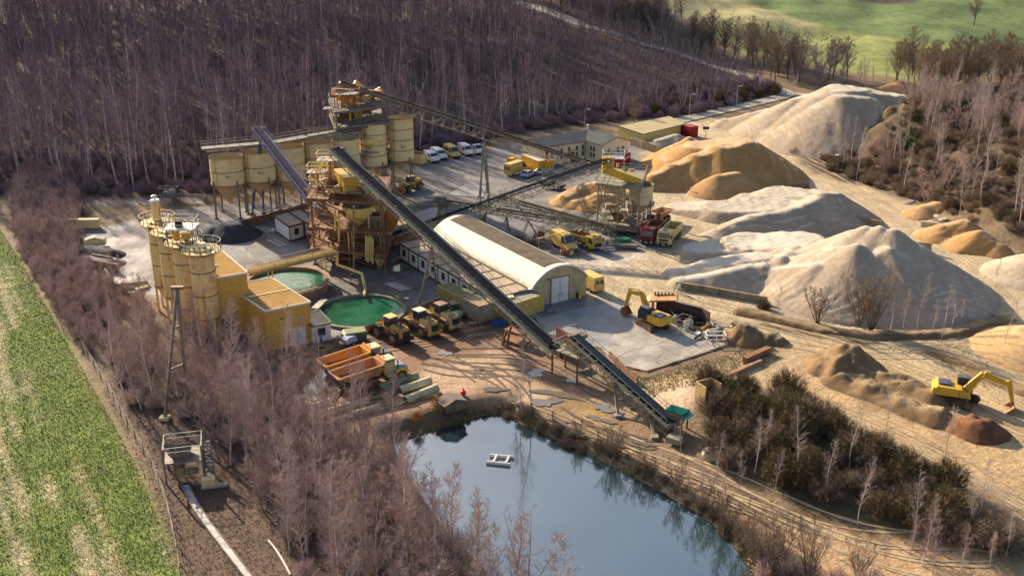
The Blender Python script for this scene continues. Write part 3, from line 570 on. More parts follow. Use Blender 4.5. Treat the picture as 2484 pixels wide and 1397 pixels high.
# ---- birch forest on the hill ----
FP=[(-250,-60),(-250,440),(60,452),(170,470),(480,460),(740,428),(1000,375),(1170,342),(1290,305),(1530,278),(1700,270),(1880,222),(1740,170),(1590,122),(1440,76),(1290,26),(1150,-60)]
xs,ys,zs,us,vs_=scatter(FP,4.7,11); rf=random.Random(3)
order=np.argsort(-vs_); its=[]; cnt=0
for j,i in enumerate(order):
    x,y,z=float(xs[i]),float(ys[i]),float(zs[i]); bushy=rf.random()<.25 or us[i]>1350; pr=rf.choice(PFB if bushy else PF); s=rf.uniform(.8,1.2)*(.8 if us[i]>1300 else 1)*(1 if us[i]<1000 else .85); rz=rf.uniform(0,6.28)
    if proj(x,y,z+15*s)[1]<-40 and vs_[i]<-20: continue
    if cnt<298 and -30<us[i]<1900:
        plant(pr,x,y,s,rz,'birch_tree','pale stemmed leafless birch in the dense purple brown wood behind the plant','tree','birches in the wood behind the plant',z-.2,(rf.uniform(-.05,.05),rf.uniform(-.05,.05))); cnt+=1
    else: its.append((pr,x,y,z-.2,s,rz))
wt=merged('wood_trunks',its,2,BK_BIRCH); wc=merged('far_wood',its,3,TW_F)
props(wc,'unbroken leafless purple brown wood covering the hillside behind','wood',None,'stuff'); wt.name='trunk'; wt.parent=wc; wt['kind']='stuff'
print('forest',len(xs),cnt,len(its))
# understorey at the wood's foot
xs,ys,zs,us,vs_=scatter([(-200,380),(-200,480),(160,482),(480,470),(740,440),(1000,388),(1170,350),(1290,315),(1530,288),(1700,282),(1890,224),(1850,200),(1500,230),(1000,330),(500,390)],3.4,12)
its=[(rf.choice(BUS['purple' if rf.random()<.7 else 'brown']),float(x),float(y),float(z),rf.uniform(.5,1.1),rf.uniform(0,6)) for x,y,z in zip(xs,ys,zs)]
props(merged('undergrowth',its,3,TW_F),'tangled leafless undergrowth along the foot of the birch wood','undergrowth',None,'stuff')
# ---- near wood between field and lake ----
NP=[(310,1010),(262,900),(225,800),(205,700),(240,655),(330,700),(380,800),(520,830),(640,880),(700,960),(740,1030),(900,1075),(960,1120),(1020,1230),(1100,1310),(1200,1390),(1330,1440),(1400,1560),(1300,1640),(800,1660),(740,1400),(640,1260),(540,1120),(470,1020),(400,1010),(370,1010)]
xs,ys,zs,us,vs_=scatter(NP,2.9,21,world_poly=[(p.x,p.y) for p in PP(NP)]); k=0
for x,y,z,u,v in sorted(zip(xs,ys,zs,us,vs_),key=lambda q:-q[4]):
    x,y=float(x),float(y)
    if sdpoly(x,y,LAKE)>-1.0: continue
    s=rf.uniform(.7,1.08)
    if u<420 and v<900: s*=.62
    if 380<u<720 and v<960: s*=.66
    if v<780: s*=.9
    pr=rf.choice(PN if rf.random()<.62 else PNB)
    if k<300: plant(pr,x,y,s,rf.uniform(0,6.28),'thicket_birch','slender leafless birch in the reddish thicket between crop field and lake','tree','birches between field and lake',float(z)-.1,(rf.uniform(-.07,.07),rf.uniform(-.07,.07)))
    k+=1
print('near',k)
bu=0
xs,ys,zs,us,vs_=scatter(NP,3.6,22,world_poly=[(p.x,p.y) for p in PP(NP)])
its=[(rf.choice(BUS['near']),float(x),float(y),float(z),rf.uniform(.45,1.0),rf.uniform(0,6)) for x,y,z in zip(xs,ys,zs) if sdpoly(float(x),float(y),LAKE)<-1]
props(merged('undergrowth',its,3,TW_N),'reddish brown brambles on the floor of the near thicket','undergrowth',None,'stuff')
# hedge thicket left of the yard
HP=[(60,420),(175,430),(200,520),(180,600),(250,690),(225,780),(215,860),(150,790),(95,690),(50,600),(20,520),(40,440)]
xs,ys,zs,us,vs_=scatter(HP,3.0,23)
for x,y,z in zip(xs,ys,zs):
    o=plant(rf.choice(PNB),float(x),float(y),rf.uniform(.35,.62),rf.uniform(0,6),'hedge_tree','bushy leafless brown tree in the hedge between crop field and yard','tree','hedge trees along the crop field')
its=[(rf.choice(BUS['near' if rf.random()<.6 else 'purple']),float(x),float(y),float(z),rf.uniform(.5,.9),rf.uniform(0,6)) for x,y,z,_,_ in zip(*scatter(HP,2.2,24))]
props(merged('undergrowth',its,3,TW_N),'brown brambles filling the hedge between crop field and yard','undergrowth',None,'stuff')
print('hedge',len(xs))
# ---- tree rows before the far meadow ----
def row(poly,sp,seed,prs,smin,smax,name,label,group,cat='tree'):
    X_=scatter(poly,sp,seed); n_=0
    for x,y,z in zip(*X_[:3]):
        plant(rf.choice(prs),float(x),float(y),rf.uniform(smin,smax),rf.uniform(0,6),name,label,cat,group,float(z)-.1); n_+=1
    print(label,n_)
row([(1455,72),(1600,108),(1760,152),(1900,210),(1960,214),(2065,205),(2060,188),(1960,168),(1800,128),(1640,88),(1480,40)],5.2,31,PO+PFB,.95,1.35,'bare_tree','leafless tree in the grove between access road and far meadow','grove by the access road')
row([(1180,-60),(1290,8),(1440,62),(1600,104),(1660,60),(1560,24),(1490,6),(1440,-60)],5.0,35,PFB+PO,.8,1.15,'bare_tree','leafless tree of the wood strip between access road and yellow meadow','wood strip above the access road')
row([(2165,205),(2300,212),(2500,218),(2600,220),(2600,196),(2480,190),(2300,186),(2180,180)],5.4,32,PO,.9,1.25,'bare_tree','spreading leafless tree in the row above the overgrown bank','tree row above the bank')
p=G(2362,62); plant(PO[1],p.x,p.y,1.15,1,'bare_tree','lone spreading leafless tree standing in the far green field','tree',None)
p=P(1538,308); plant(PO[2],p.x,p.y,.72,2,'bare_tree','single pale leafless tree between the two-storey office and yellow shed','tree',None,0)
row([(2080,196),(2160,206),(2160,214),(2080,212)],3.5,33,PW,.7,1,'young_birch','thin pale young birch in the clump behind the huge gravel heap','young birches behind the gravel heap')
# ---- overgrown bank on the right ----
BKP=[(2010,420),(1985,385),(2110,375),(2170,300),(2250,240),(2484,250),(2600,300),(2600,600),(2484,590),(2350,540),(2200,480),(2100,450)]
row(BKP,5.8,41,PW+PW+PNB,.85,1.25,'bank_birch','leafless birch on the overgrown bank right of the haul road','birches on the overgrown bank')
for x,y,z,u,v in zip(*scatter(BKP,5.0,42)):
    bush('brown' if rf.random()<.75 else 'green',0,0,rf.uniform(.6,1.15),'leafless bush on the overgrown bank right of the haul road','bushes on the overgrown bank',xy=(float(x),float(y)))
its=[(rf.choice(BUS['brown' if rf.random()<.7 else 'near']),float(x),float(y),float(z),rf.uniform(.4,.8),rf.uniform(0,6)) for x,y,z in zip(*scatter(BKP,2.3,44)[:3])]
props(merged('undergrowth',its,3,TW_B),'dense leafless undergrowth covering the overgrown bank','undergrowth',None,'stuff')
for i,(u,v,s) in enumerate([(2330,272,1.9),(2360,262,2.0),(2390,262,1.9),(2300,285,1.5),(2350,285,1.5)]): bush('ever',u,v,s,'evergreen ivy bush on top of the overgrown bank','evergreen bushes on the bank top',name='evergreen_bush')
for i,(u,v,s) in enumerate([(2208,345,1.2),(2205,368,1.5),(2212,330,.9)]): bush('ever',u,v,s,'small bright evergreen in front of the bank birches','small evergreens before the bank birches',name='evergreen_bush')
for x,y,z,u,v in zip(*scatter([(1900,372),(2000,395),(2100,392),(2120,375),(2000,372)],2.6,43)): bush('brown',0,0,rf.uniform(.4,.7),'low scrub at the foot of the huge gravel heap','scrub at the gravel heap foot',xy=(float(x),float(y)))
# bare shrubs in front of the white heap
for i,(u,v,s,lab) in enumerate([(1983,784,.86,'round leafless shrub tree alone before the white gravel heap'),(2082,790,.95,'leafless shrub tree with thin stems, middle one before the white gravel heap'),(2112,800,1.2,'tallest dark stemmed shrub tree before the white gravel heap')]):
    p=P(u,v); plant(PS[i],p.x,p.y,s,i*2,'shrub_tree',lab,'tree',None)
for i,(u,v) in enumerate([(1890,765),(2033,783),(2190,800),(2225,802),(2260,802),(2290,797),(2305,800),(2160,800),(2330,795)]):
    p=P(u,v); plant(PW[i%4],p.x,p.y,.55+.07*(i%4),i,'young_birch','thin pale young birch before the white gravel heap','tree','young birches before the white gravel heap')
for i,(u,v,s) in enumerate([(2480,590,1.0),(2463,595,.8),(2415,690,.5),(2435,855,.7),(2280,830,.4)]):
    p=P(u,v); plant(PW[i%4],p.x,p.y,s,i,'young_birch','thin leafless sapling by the curving haul road at the picture edge','tree','saplings by the haul road')
bush('green',1852,752,.6,'small green bush at the wall end of the white gravel heap')
# ---- bushy ridge lower right ----
RP=[(1705,925),(1790,940),(1850,985),(1920,960),(2010,1030),(2150,1100),(2280,1175),(2400,1260),(2470,1330),(2400,1370),(2250,1300),(2080,1240),(1900,1190),(1760,1140),(1690,1060)]
for x,y,z,u,v in zip(*scatter(RP,2.15,51)): bush('green' if rf.random()<.45 else 'brown',0,0,rf.uniform(.65,1.15),'dense brown green bush on the ridge between lake track and upper sand track','bushes on the ridge',xy=(float(x),float(y)))
for i,(u,v,s) in enumerate([(1862,1110,.8),(1930,1170,1),(2005,1215,.9),(2080,1280,.8),(2290,1125,1.0),(2150,1035,.7),(1830,1150,.9),(1740,1160,.6),(2250,1310,.7),(2210,1330,.9),(2340,1300,.75),(1650,1110,.5),(1790,1190,.7),(1880,1200,.6),(1700,1230,.8),(1760,1270,.6),(2440,1350,.7),(2060,1140,.9),(2380,1250,.8)]):
    p=G(u,v); plant(PW[i%4],p.x,p.y,s*.82,i*1.3,'young_birch','slender silvery birch on or beside the bushy ridge','tree','birches on the bushy ridge')
for i,(u,v,s) in enumerate([(2235,1375,.9),(2260,1395,.8),(2330,1390,.7),(2140,1380,.5),(2205,1350,.6),(2400,1380,.6),(2010,1345,.5)]):
    p=G(u,v); plant(PN[i%6],p.x,p.y,s*.6,i*1.7,'young_birch','reddish twigged birch on the sand track verge below the bushy ridge','tree','reddish birches below the bushy ridge')
# bank of the lake
LB=[(1010,1060),(1130,1000),(1240,975),(1290,1010),(1400,1060),(1500,1105),(1600,1160),(1700,1215),(1800,1290),(1900,1380),(2000,1480),(1830,1480),(1790,1340),(1700,1270),(1600,1205),(1500,1150),(1400,1100),(1290,1055),(1215,1010),(1130,1030),(1020,1085)]
its=[(rf.choice(BUS['brown' if rf.random()<.7 else 'green']),float(x),float(y),float(z),rf.uniform(.22,.5),rf.uniform(0,6)) for x,y,z,_,_ in zip(*scatter(LB,1.3,61))]
props(merged('bank_scrub',its,3,TW_B),'dry grass and low scrub lining the lake bank','bank scrub',None,'stuff')
for i,(u,v,s,k) in enumerate([(1268,1020,.95,0),(1285,1015,1.1,1),(1250,1015,.7,2),(1480,1115,.6,0),(1495,1122,.5,1),(1640,1200,.6,2),(1580,1165,.4,0),(1700,1255,.6,1),(1760,1300,.7,2),(1830,1370,.8,0),(1880,1390,.9,1),(1400,1072,.4,2),(1730,1270,.5,2),(1800,1340,.65,1),(1960,1400,.8,2),(2080,1400,.6,0),(1545,1150,.45,2)]):
    p=G(u,v); plant(PS[k] if i>2 else PW[k],p.x,p.y,s*.95,i,'bank_tree','bare many stemmed tree growing on the lake bank','tree','bare trees on the lake bank')
its=[]
for x,y,z,u,v in zip(*scatter([(1850,1340),(1760,1270),(1960,1390),(2200,1440),(2000,1560),(1850,1480)],2.3,62)):
    bush('near',0,0,rf.uniform(.5,.95),'reddish leafless bush on the lake bank below the sand track','bushes on the lake bank',xy=(float(x),float(y)))
for i,(u,v) in enumerate([(1060,985),(1015,1025),(1075,1000)]): bush('rust',u,v,.8,'rust coloured leafy bush by the lake corner','rust coloured bushes at the lake',name='bush')
for x,y,z,u,v in zip(*scatter([(1770,795),(1830,785),(1850,820),(1820,845),(1780,830)],1.8,64)): bush('near',0,0,rf.uniform(.3,.5),'reddish brush on the rubble at the concrete pad corner','brush at the pad corner',xy=(float(x),float(y)))
# pines/ dark shrubs by the far road
for x,y,z,u,v in zip(*scatter([(1540,232),(1700,215),(1860,218),(1900,232),(1700,268),(1560,285)],5.5,65)):
    bush('green',0,0,rf.uniform(.7,1.2),'dark green brown bush on the slope below the access road','bushes below the access road',xy=(float(x),float(y)))
# ---- crop tufts ----
m,n,b,l=new('crop_tufts'); va=n.nodes.new('ShaderNodeVertexColor'); va.layer_name='tuft'; l.new(va.outputs[0],b.inputs['Base Color']); b.inputs['Roughness'].default_value=.8; MT=m
def tufts(name,label,poly,den,seed,colf,hmin,hmax,par=None,cat='grass'):
    wp=GG(poly); a=np.array(wp); rr=np.random.RandomState(seed); A=(a[:,0].max()-a[:,0].min())*(a[:,1].max()-a[:,1].min()); N=int(A*den)
    x=rr.uniform(a[:,0].min(),a[:,0].max(),N); y=rr.uniform(a[:,1].min(),a[:,1].max(),N); k=sdpoly(x,y,wp)>0; x,y=x[k],y[k]; z=H(x,y); u,v=proj(x,y,z); k=(u>-30)&(u<2510)&(v<1430)&(v>-20); x,y,z=x[k],y[k],z[k]
    n_=len(x); B=3; V=np.zeros((n_,B,3,3)); h=rr.uniform(hmin,hmax,n_)
    col=colf(x,y,rr)
    for j in range(B):
        an=rr.uniform(0,6.28,n_); dx,dy=np.cos(an),np.sin(an); wd=h*.22
        V[:,j,0]=np.stack([x-dy*wd,y+dx*wd,z-.02],1); V[:,j,1]=np.stack([x+dy*wd,y-dx*wd,z-.02],1); V[:,j,2]=np.stack([x+dx*h*.7,y+dy*h*.7,z+h],1)
    me=tmesh(name,(V.reshape(-1,3),np.arange(n_*B*3,dtype=np.int32).reshape(-1,3)),MT); c4=np.ones((n_,B*3,4)); c4[:,:,:3]=col[:,None,:]
    at_=me.color_attributes.new('tuft','FLOAT_COLOR','POINT'); at_.data.foreach_set('color',c4.ravel()); o=bpy.data.objects.new(name,me); COL.objects.link(o); print(name,n_); return props(o,label,cat,None,'stuff')
FA=P(60,640); FB=P(430,1397); fd=np.array([FB.x-FA.x,FB.y-FA.y]); fd/=np.linalg.norm(fd)
def cropcol(x,y,rr):
    k=cropk(x,y,rr.normal(size=len(x))*.22)[0][:,None]; g=np.array([.17,.26,.03])*(rr.uniform(.82,1.15,len(x))[:,None]); c=np.array([.72,.66,.46])*(rr.uniform(.85,1.1,len(x))[:,None]); o=g*(1-k)+c*k
    q=(rr.rand(len(x))<.03+.5*ss(.28,.4,vn(-x*fd[1]+y*fd[0],(x*fd[0]+y*fd[1])/20,1.3,9)))[:,None]; o=np.where(q,np.array([.45,.30,.04]),o); return o
tufts('crop','bright green crop with cream stubble rows',FIELD,38,71,cropcol,.06,.17,cat='crop')
def drycol(x,y,rr): k=rr.rand(len(x))[:,None]; return np.array([.34,.24,.10])*(1-k)+np.array([.20,.17,.06])*k
tufts('dry_grass','dry yellow grass between concrete pad and lake track',[(1450,880),(1560,915),(1650,890),(1850,840),(1900,870),(1800,900),(1700,940),(1600,960),(1540,1000),(1480,960)],20,72,drycol,.08,.26)
def littercol(x,y,rr): k=rr.rand(len(x))[:,None]; return np.array([.16,.10,.08])*(1-k)+np.array([.07,.045,.04])*k
tufts('leaf_litter','brown litter and dead bracken under the thicket edge',[(280,900),(390,980),(500,1180),(600,1190),(760,1420),(780,1600),(440,1600),(400,1280),(330,1110),(250,950)],14,73,littercol,.05,.16,cat='leaf litter')
tufts('bank_grass','dry grass tussocks on the lake bank',LB,16,74,drycol,.12,.4)
# ================= MATERIALS FOR THE PLANT =================
YT=M('faded_yellow_paint',(.86,.66,.34),(.76,.56,.27),.4,.5,.55,streak=((.26,.13,.06),.66))
YTC=M('brown_cone_paint',(.62,.44,.22),(.46,.31,.16),.5,.5,.6,streak=((.26,.13,.06),.6))  # browner and darker than the shell paint
YS=M('silo_yellow_paint',(.90,.66,.31),(.80,.56,.25),.5,.4,.5,streak=((.33,.12,.045),.55))
YSR=M('rust_streaked_silo_paint',(.88,.62,.28),(.58,.27,.11),.35,.3,.5,streak=((.33,.10,.04),.54))
YB=M('ochre_cladding',(.95,.55,.13),(.88,.48,.11),.3,.3,.7,spec=.1,wave=('X',3.2)); YR=M('ochre_roof_sheet',(.60,.38,.15),(.50,.31,.12),.5,.4,.95,spec=.04,wave=('X',3.2))
YM=M('machine_yellow',(.70,.43,.05),(.50,.29,.06),.35,1.5,.4,streak=((.22,.12,.06),.62)); YP=M('pale_yellow_paint',(.72,.55,.20),(.62,.46,.17),.3,1.,.35)
RST=M('rusty_steel',(.30,.145,.075),(.16,.08,.05),.5,1.5,.8,bump=.01); RSO=M('orange_rust',(.55,.22,.055),(.34,.14,.055),.5,1.2,.8); GRS=M('weathered_grey_steel',(.24,.21,.18),(.16,.12,.09),.45,1.5,.6)
GAL=M('galvanised_steel',(.48,.46,.42),(.36,.33,.29),.4,2,.45); BRS=M('brown_steel',(.38,.27,.16),(.21,.135,.08),.5,1.5,.7); BLU=M('blue_steel',(.06,.10,.26),(.07,.07,.16),.5,1,.5)
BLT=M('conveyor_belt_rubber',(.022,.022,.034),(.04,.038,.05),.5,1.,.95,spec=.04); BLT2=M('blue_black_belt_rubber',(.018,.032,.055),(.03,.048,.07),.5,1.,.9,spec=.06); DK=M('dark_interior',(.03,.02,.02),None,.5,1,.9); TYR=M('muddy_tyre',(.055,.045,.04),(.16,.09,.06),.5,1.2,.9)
WHT=M('white_paint',(.74,.73,.70),(.62,.60,.55),.3,1,.4); CRM=M('cream_wall',(.82,.72,.50),(.74,.64,.44),.3,.4,.7,streak=((.42,.34,.22),.68)); GRY=M('grey_roof_sheet',(.16,.17,.185),(.12,.13,.14),.5,.3,.95,spec=.05,wave=('X',2.2)); FRM=M('brown_frame',(.10,.06,.045),None,.5,1,.6)
RED=M('dark_red_paint',(.35,.02,.035),(.26,.02,.03),.3,1,.4); GRN=M('dull_green_paint',(.10,.13,.08),(.07,.09,.06),.5,1,.6); TRQ=M('turquoise_plastic',(.05,.38,.28),None,.3,1,.4); BLP=M('blue_plastic',(.02,.12,.40),None,.3,1,.4); PNK=M('red_buoy',(.75,.04,.08),None,.3,1,.5)
m,n,b,l=new('window_glass'); b.inputs['Base Color'].default_value=(.03,.045,.055,1); b.inputs['Roughness'].default_value=.08; b.inputs['Specular IOR Level'].default_value=.8; GLS=m
CNW=M('rough_concrete_wall',(.27,.22,.17),(.17,.13,.10),.5,.8,.9,bump=.03,streak=((.10,.075,.06),.58)); CNL=M('pale_concrete_block',(.52,.48,.40),(.40,.36,.30),.5,1,.9,bump=.02)
WTR=None
m,n,b,l=new('green_process_water'); g=geo(n,l); wn=noise(n,l,g,.25,3); wr=ramp(n,.4,.6,(.008,.09,.045,1),(.025,.14,.085,1)); l.new(wn.outputs[0],wr.inputs[0]); l.new(wr.outputs[0],b.inputs['Base Color']); b.inputs['Roughness'].default_value=.05; b.inputs['IOR'].default_value=1.5; b.inputs['Specular IOR Level'].default_value=.9
b1=noise(n,l,g,1.6,3); bp=n.nodes.new('ShaderNodeBump'); bp.inputs['Distance'].default_value=.06; l.new(b1.outputs[0],bp.inputs['Height']); l.new(bp.outputs[0],b.inputs['Normal']); WTR=m
def text(s,loc,rot,size,m,par,name='lettering'):
    c=bpy.data.curves.new(name,'FONT'); c.body=s; c.size=size; c.extrude=.01; c.align_x='CENTER'; c.align_y='CENTER'; o=bpy.data.objects.new(name,c); COL.objects.link(o); c.materials.append(m); o.location=loc; o.rotation_euler=rot; o.parent=par
    bpy.context.view_layer.update(); me=bpy.data.meshes.new_from_object(o.evaluated_get(bpy.context.evaluated_depsgraph_get())); bpy.data.objects.remove(o)
    o=bpy.data.objects.new(name,me); COL.objects.link(o); o.location=loc; o.rotation_euler=rot; o.parent=par; return o
# ================= HOPPER TANKS =================
def tank(u,gv,v_rim,v_bot,v_tip,wpx,label,rings=2,num=None,legv=None,mat_=None,group='hopper silos in the row'):
    c=at(u,v_rim,gv); fw=c.y*CT-(c.z-CH)*ST; r=wpx/2*fw/F; zr=c.z; zb=at(u,v_bot,gv).z; zt=at(u,v_tip,gv).z
    x,y=c.x,c.y; o=T('hopper_silo',label,'silo',(x,y,0),0,group)
    mb=MB(); mb.lathe((0,0,0),[(r,zb),(r,zr),(r-.06,zr),(r-.06,zb+.1)],36); mb.build('shell',mat_ or YT,o,smooth=True)
    mb=MB(); mb.lathe((0,0,0),[(r-.05,zr-1.9),(r-.3,zr-2.3),(.0,zr-3.2)],24); mb.build('filling',DK,o)  # near-black surface stands in for the shade inside the open silo
    mb=MB(); mb.lathe((0,0,0),[(r,zb),(.35,zt),(.33,zt-.4),(.0,zt-.4)],30); mb.build('cone',YTC,o,smooth=True)
    mb=MB()
    for i in range(rings+1): z=zr-(zr-zb)*i/(rings+.0); mb.lathe((0,0,0),[(r+.02,z-.07),(r+.09,z-.07),(r+.09,z+.07),(r+.02,z+.07)],30)
    mb.build('ring',BRS,o)
    for k in range(4):
        a=math.pi/4+k*math.pi/2; px,py=(r+.1)*math.cos(a),(r+.1)*math.sin(a); mb=MB(); mb.bar((px,py,0),(px,py,zb+.8),.26); mb.box((px,py,.1),(.6,.6,.2)); mb.build('leg',GRS,o)
    mb=MB(); zz=zb-.3
    for k in range(4): a=math.pi/4+k*math.pi/2; b_=a+math.pi/2; A=Vector(((r+.1)*math.cos(a),(r+.1)*math.sin(a),zz)); B_=Vector(((r+.1)*math.cos(b_),(r+.1)*math.sin(b_),zz)); mb.bar(A,B_,.2)
    mb.build('brace',BRS,o)
    mb=MB(); a=R(-118); 
    for s in(-.25,.25): mb.bar(((r+.25)*math.cos(a)+s,(r+.25)*math.sin(a),.5),((r+.25)*math.cos(a)+s,(r+.25)*math.sin(a),zr+.9),.06)
    for k in range(int(zr/.5)): mb.bar(((r+.25)*math.cos(a)-.25,(r+.25)*math.sin(a),.8+k*.5),((r+.25)*math.cos(a)+.25,(r+.25)*math.sin(a),.8+k*.5),.045)
    mb.build('ladder',BRS,o)
    if num:
        a=R(-72); text(num,((r+.04)*math.cos(a),(r+.04)*math.sin(a),zb+(zr-zb)*.35),(R(90),0,a+R(90)),.75,FRM,o,'number')
    return o,r,zr
tank(548,522,379,443,489,81,'leftmost pale yellow hopper silo, open topped with a full cone, at the row end',2,'8-1')
tank(625,512,366,434,474,79,'second hopper silo from the row end with a support beam across its cone',2,'8-2')
tank(700,502,353,432,466,74,'hopper silo partly behind the purple blue conveyor',2,'8-3')
tank(769,492,343,415,450,70,'hopper silo behind the galvanised platform and bright railings',2,'8-4')
tank(838,486,334,410,440,66,'short hopper silo below the screen tower, mostly hidden',2,'8-5')
tank(903,470,297,398,418,66,'tall narrow hopper silo right beside the screen tower legs',4,'8-6')
tank(970,462,285,385,406,63,'tallest hopper silo at the right end of the row near the vans',4,'8-7')
# ---- gallery walkway over the silos ----
def walkway(a,b,wd,label,name='walkway',m=M('dull_walkway_steel',(.26,.24,.21),(.18,.16,.14),.5,1,.8),rails=2,posts=()):
    a=Vector(a); b=Vector(b); d=(b-a).normalized(); r=d.cross(Vector((0,0,1))).normalized(); o=T(name,label,name.replace('_',' '),((a+b)/2).to_tuple()[:2]+(0,))
    mb=MB(); mb.bar(a,b,wd,.12)
    for s in(-1,1): mb.bar(a+r*s*wd/2-Vector((0,0,.2)),b+r*s*wd/2-Vector((0,0,.2)),.1,.22)
    mb.build('deck',m,o,world=True)
    for s in((-1,1) if rails==2 else(-1,)):
        mb=MB(); mb.rail([a+r*s*wd/2,b+r*s*wd/2],1.1,.07); mb.build('handrail',m,o,world=True)
    return o
walkway(at(488,360,520),at(640,347,506),2.2,'galvanised walkway with railings over the leftmost two silos')
walkway(at(662,345,506),at(742,331,494),2.4,'galvanised platform with railings over the third silo')
walkway(at(745,330,492),at(945,296,470),1.6,'long greyish walkway leading from the third silo to the tall silos')
o=T('feed_conveyor','slim feed conveyor lying along the silo row under the railings','conveyor',at(640,352,500).to_tuple()[:2]+(0,))
mb=MB(); a=at(500,366,512); b_=at(880,318,474); mb.bar(a,b_,.8,.25); mb.build('belt',BLT,o,world=True)
mb=MB(); rvec=(b_-a).normalized().cross(Vector((0,0,1)))
for s in(-1,1): mb.bar(a+rvec*s*.55,b_+rvec*s*.55,.12,.4)
mb.build('frame',GAL,o,world=True)
mb=MB(); 
for t in(.12,.35,.58,.8): p=a.lerp(b_,t); mb.bar(p,(p.x,p.y,p.z-3),.3)
mb.build('support',BRS,o,world=True)
# ================= CEMENT SILOS =================
def csilo(u,gv,vt,wpx,label,m,ring=True,rust=False):
    c=at(u,vt,gv); fw=c.y*CT-(c.z-CH)*ST; r=wpx/2*fw/F; o=T('cement_silo',label,'silo',(c.x,c.y,0),0,'cement silos by the ochre buildings'); z=c.z
    mb=MB(); mb.lathe((0,0,0),[(.3,1.5),(r,4),(r,z-.6),(r*.9,z-.1),(.0,z)],36); mb.build('shell',m,o,smooth=True)
    mb=MB()
    for k in(.28,.52,.76,.93): mb.lathe((0,0,0),[(r+.01,z*k-.06),(r+.07,z*k-.06),(r+.07,z*k+.06),(r+.01,z*k+.06)],30)
    mb.build('ring',RST,o)
    R2=r+1.0; mb=MB(); mb.lathe((0,0,0),[(r-.1,z-.5),(R2,z-.5),(R2,z-.38),(r-.1,z-.38)],30)
    for k in range(12): a=k*math.pi/6; mb.bar((R2*math.cos(a),R2*math.sin(a),z-.5),(r*math.cos(a),r*math.sin(a),z-1.5),.07)
    mb.build('platform',YS,o)
    mb=MB(); mb.rail([(R2*math.cos(k*math.pi/12),R2*math.sin(k*math.pi/12),z-.4) for k in range(24)],1.15,.07,closed=True,sp=.9); mb.build('handrail',GAL if ring else YP,o)
    mb=MB(); mb.cyl((.3,0,z-.2),(.3,0,z+.5),.45,.4,12); mb.box((-.4,.4,z+.1),(.5,.5,.4)); mb.build('hatch',CRM,o)
    for k in range(4): a=math.pi/4+k*math.pi/2; mb=MB(); mb.bar((r*.95*math.cos(a),r*.95*math.sin(a),0),(r*.95*math.cos(a),r*.95*math.sin(a),4.6),.28); mb.build('leg',YS,o)
    return o,z,c
S1,z1,c1=csilo(381,748,533,50,'farthest ochre cement silo, carrying a chimney like filter',YS,False)
S2,z2,c2=csilo(408,775,554,54,'second ochre cement silo, squeezed behind the control platform',YS,False)
S3,z3,c3=csilo(444,802,580,57,'third ochre cement silo, below the small roofed platform',YS)
S4,z4,c4=csilo(486,830,598,60,'nearest ochre cement silo with heavy rust streaks and a white ringed top',YSR)
o=T('dust_filter','chimney like ochre dust filter with white cap on the farthest silo','filter',(c1.x,c1.y,z1))
mb=MB(); mb.cyl((0,0,-.2),(0,0,2.7),.62,.62,20); mb.build('housing',YS,o,smooth=True); mb=MB(); mb.cyl((0,0,2.7),(0,0,3.0),.75,.6,20); mb.cyl((0,0,3.0),(0,0,3.5),.16,.16,8); mb.cyl((0,0,3.5),(0,0,3.65),.45,.2,14); mb.build('cap',WHT,o)
o=T('service_platform','small white roofed service platform standing on the third silo','platform',(c3.x,c3.y,z3))
for sx in(-1.7,1.7):
    for sy in(-1.3,1.3): mb=MB(); mb.bar((sx,sy,-.4),(sx,sy,1.7),.12); mb.build('post',GRS,o)
mb=MB(); mb.box((0,0,1.75),(4.0,3.2,.15)); mb.build('deck',WHT,o); mb=MB(); mb.rail([(-2,-1.6,1.8),(2,-1.6,1.8),(2,1.6,1.8),(-2,1.6,1.8)],1.2,.07,True,1.3); mb.build('handrail',GAL,o)
mb=MB(); mb.box((-.3,-.2,2.3),(.8,.8,1.0)); mb.build('fan_box',DK,o); mb=MB(); mb.cyl((-.6,-.6,.2),(-.6,-.9,.9),.5,.5,12); mb.box((.6,-.4,.6),(1,1,.8)); mb.build('motor',YM,o)
# ================= OCHRE BUILDINGS =================
def hut(name,label,cat,base,z0,z1s,wall,roof,par=None,over=.15,fascia=WHT,thick=.12):
    "base: plan quad (ccw); z1s roof height at each corner"
    cx=sum(p[0] for p in base)/4; cy=sum(p[1] for p in base)/4; o=par or T(name,label,cat,(cx,cy,0))
    b4=[Vector((p[0]-cx,p[1]-cy,0)) for p in base]; vs=[b+Vector((0,0,z0)) for b in b4]+[b+Vector((0,0,z)) for b,z in zip(b4,z1s)]
    mb=MB(); mb.add(vs,[(3,2,1,0),(4,5,6,7)]+[(i,(i+1)%4,4+(i+1)%4,4+i) for i in range(4)]); mb.build('wall',wall,o)
    ov=[b*(1+over/max(.1,b.length)) for b in b4]; vs=[b+Vector((0,0,z+.01)) for b,z in zip(ov,z1s)]+[b+Vector((0,0,z+thick)) for b,z in zip(ov,z1s)]
    mb=MB(); mb.add(vs,[(3,2,1,0),(4,5,6,7)]+[(i,(i+1)%4,4+(i+1)%4,4+i) for i in range(4)]); mb.build('roof',roof,o)
    mb=MB()
    for i in range(4): mb.bar(vs[i]+Vector((0,0,.04)),vs[(i+1)%4]+Vector((0,0,.04)),.14,.26)
    mb.build('roof_edge',fascia,o); return o,b4
def quad(pts,gvs):
    "world plan points from pixel roof points over ground rows"
    return [at(u,v,g) for (u,v),g in zip(pts,gvs)]
q=quad([(514,673),(598,657),(541,616)],[828,812,756]); q.append(q[0]+q[2]-q[1]); z=sum(p.z for p in q)/4
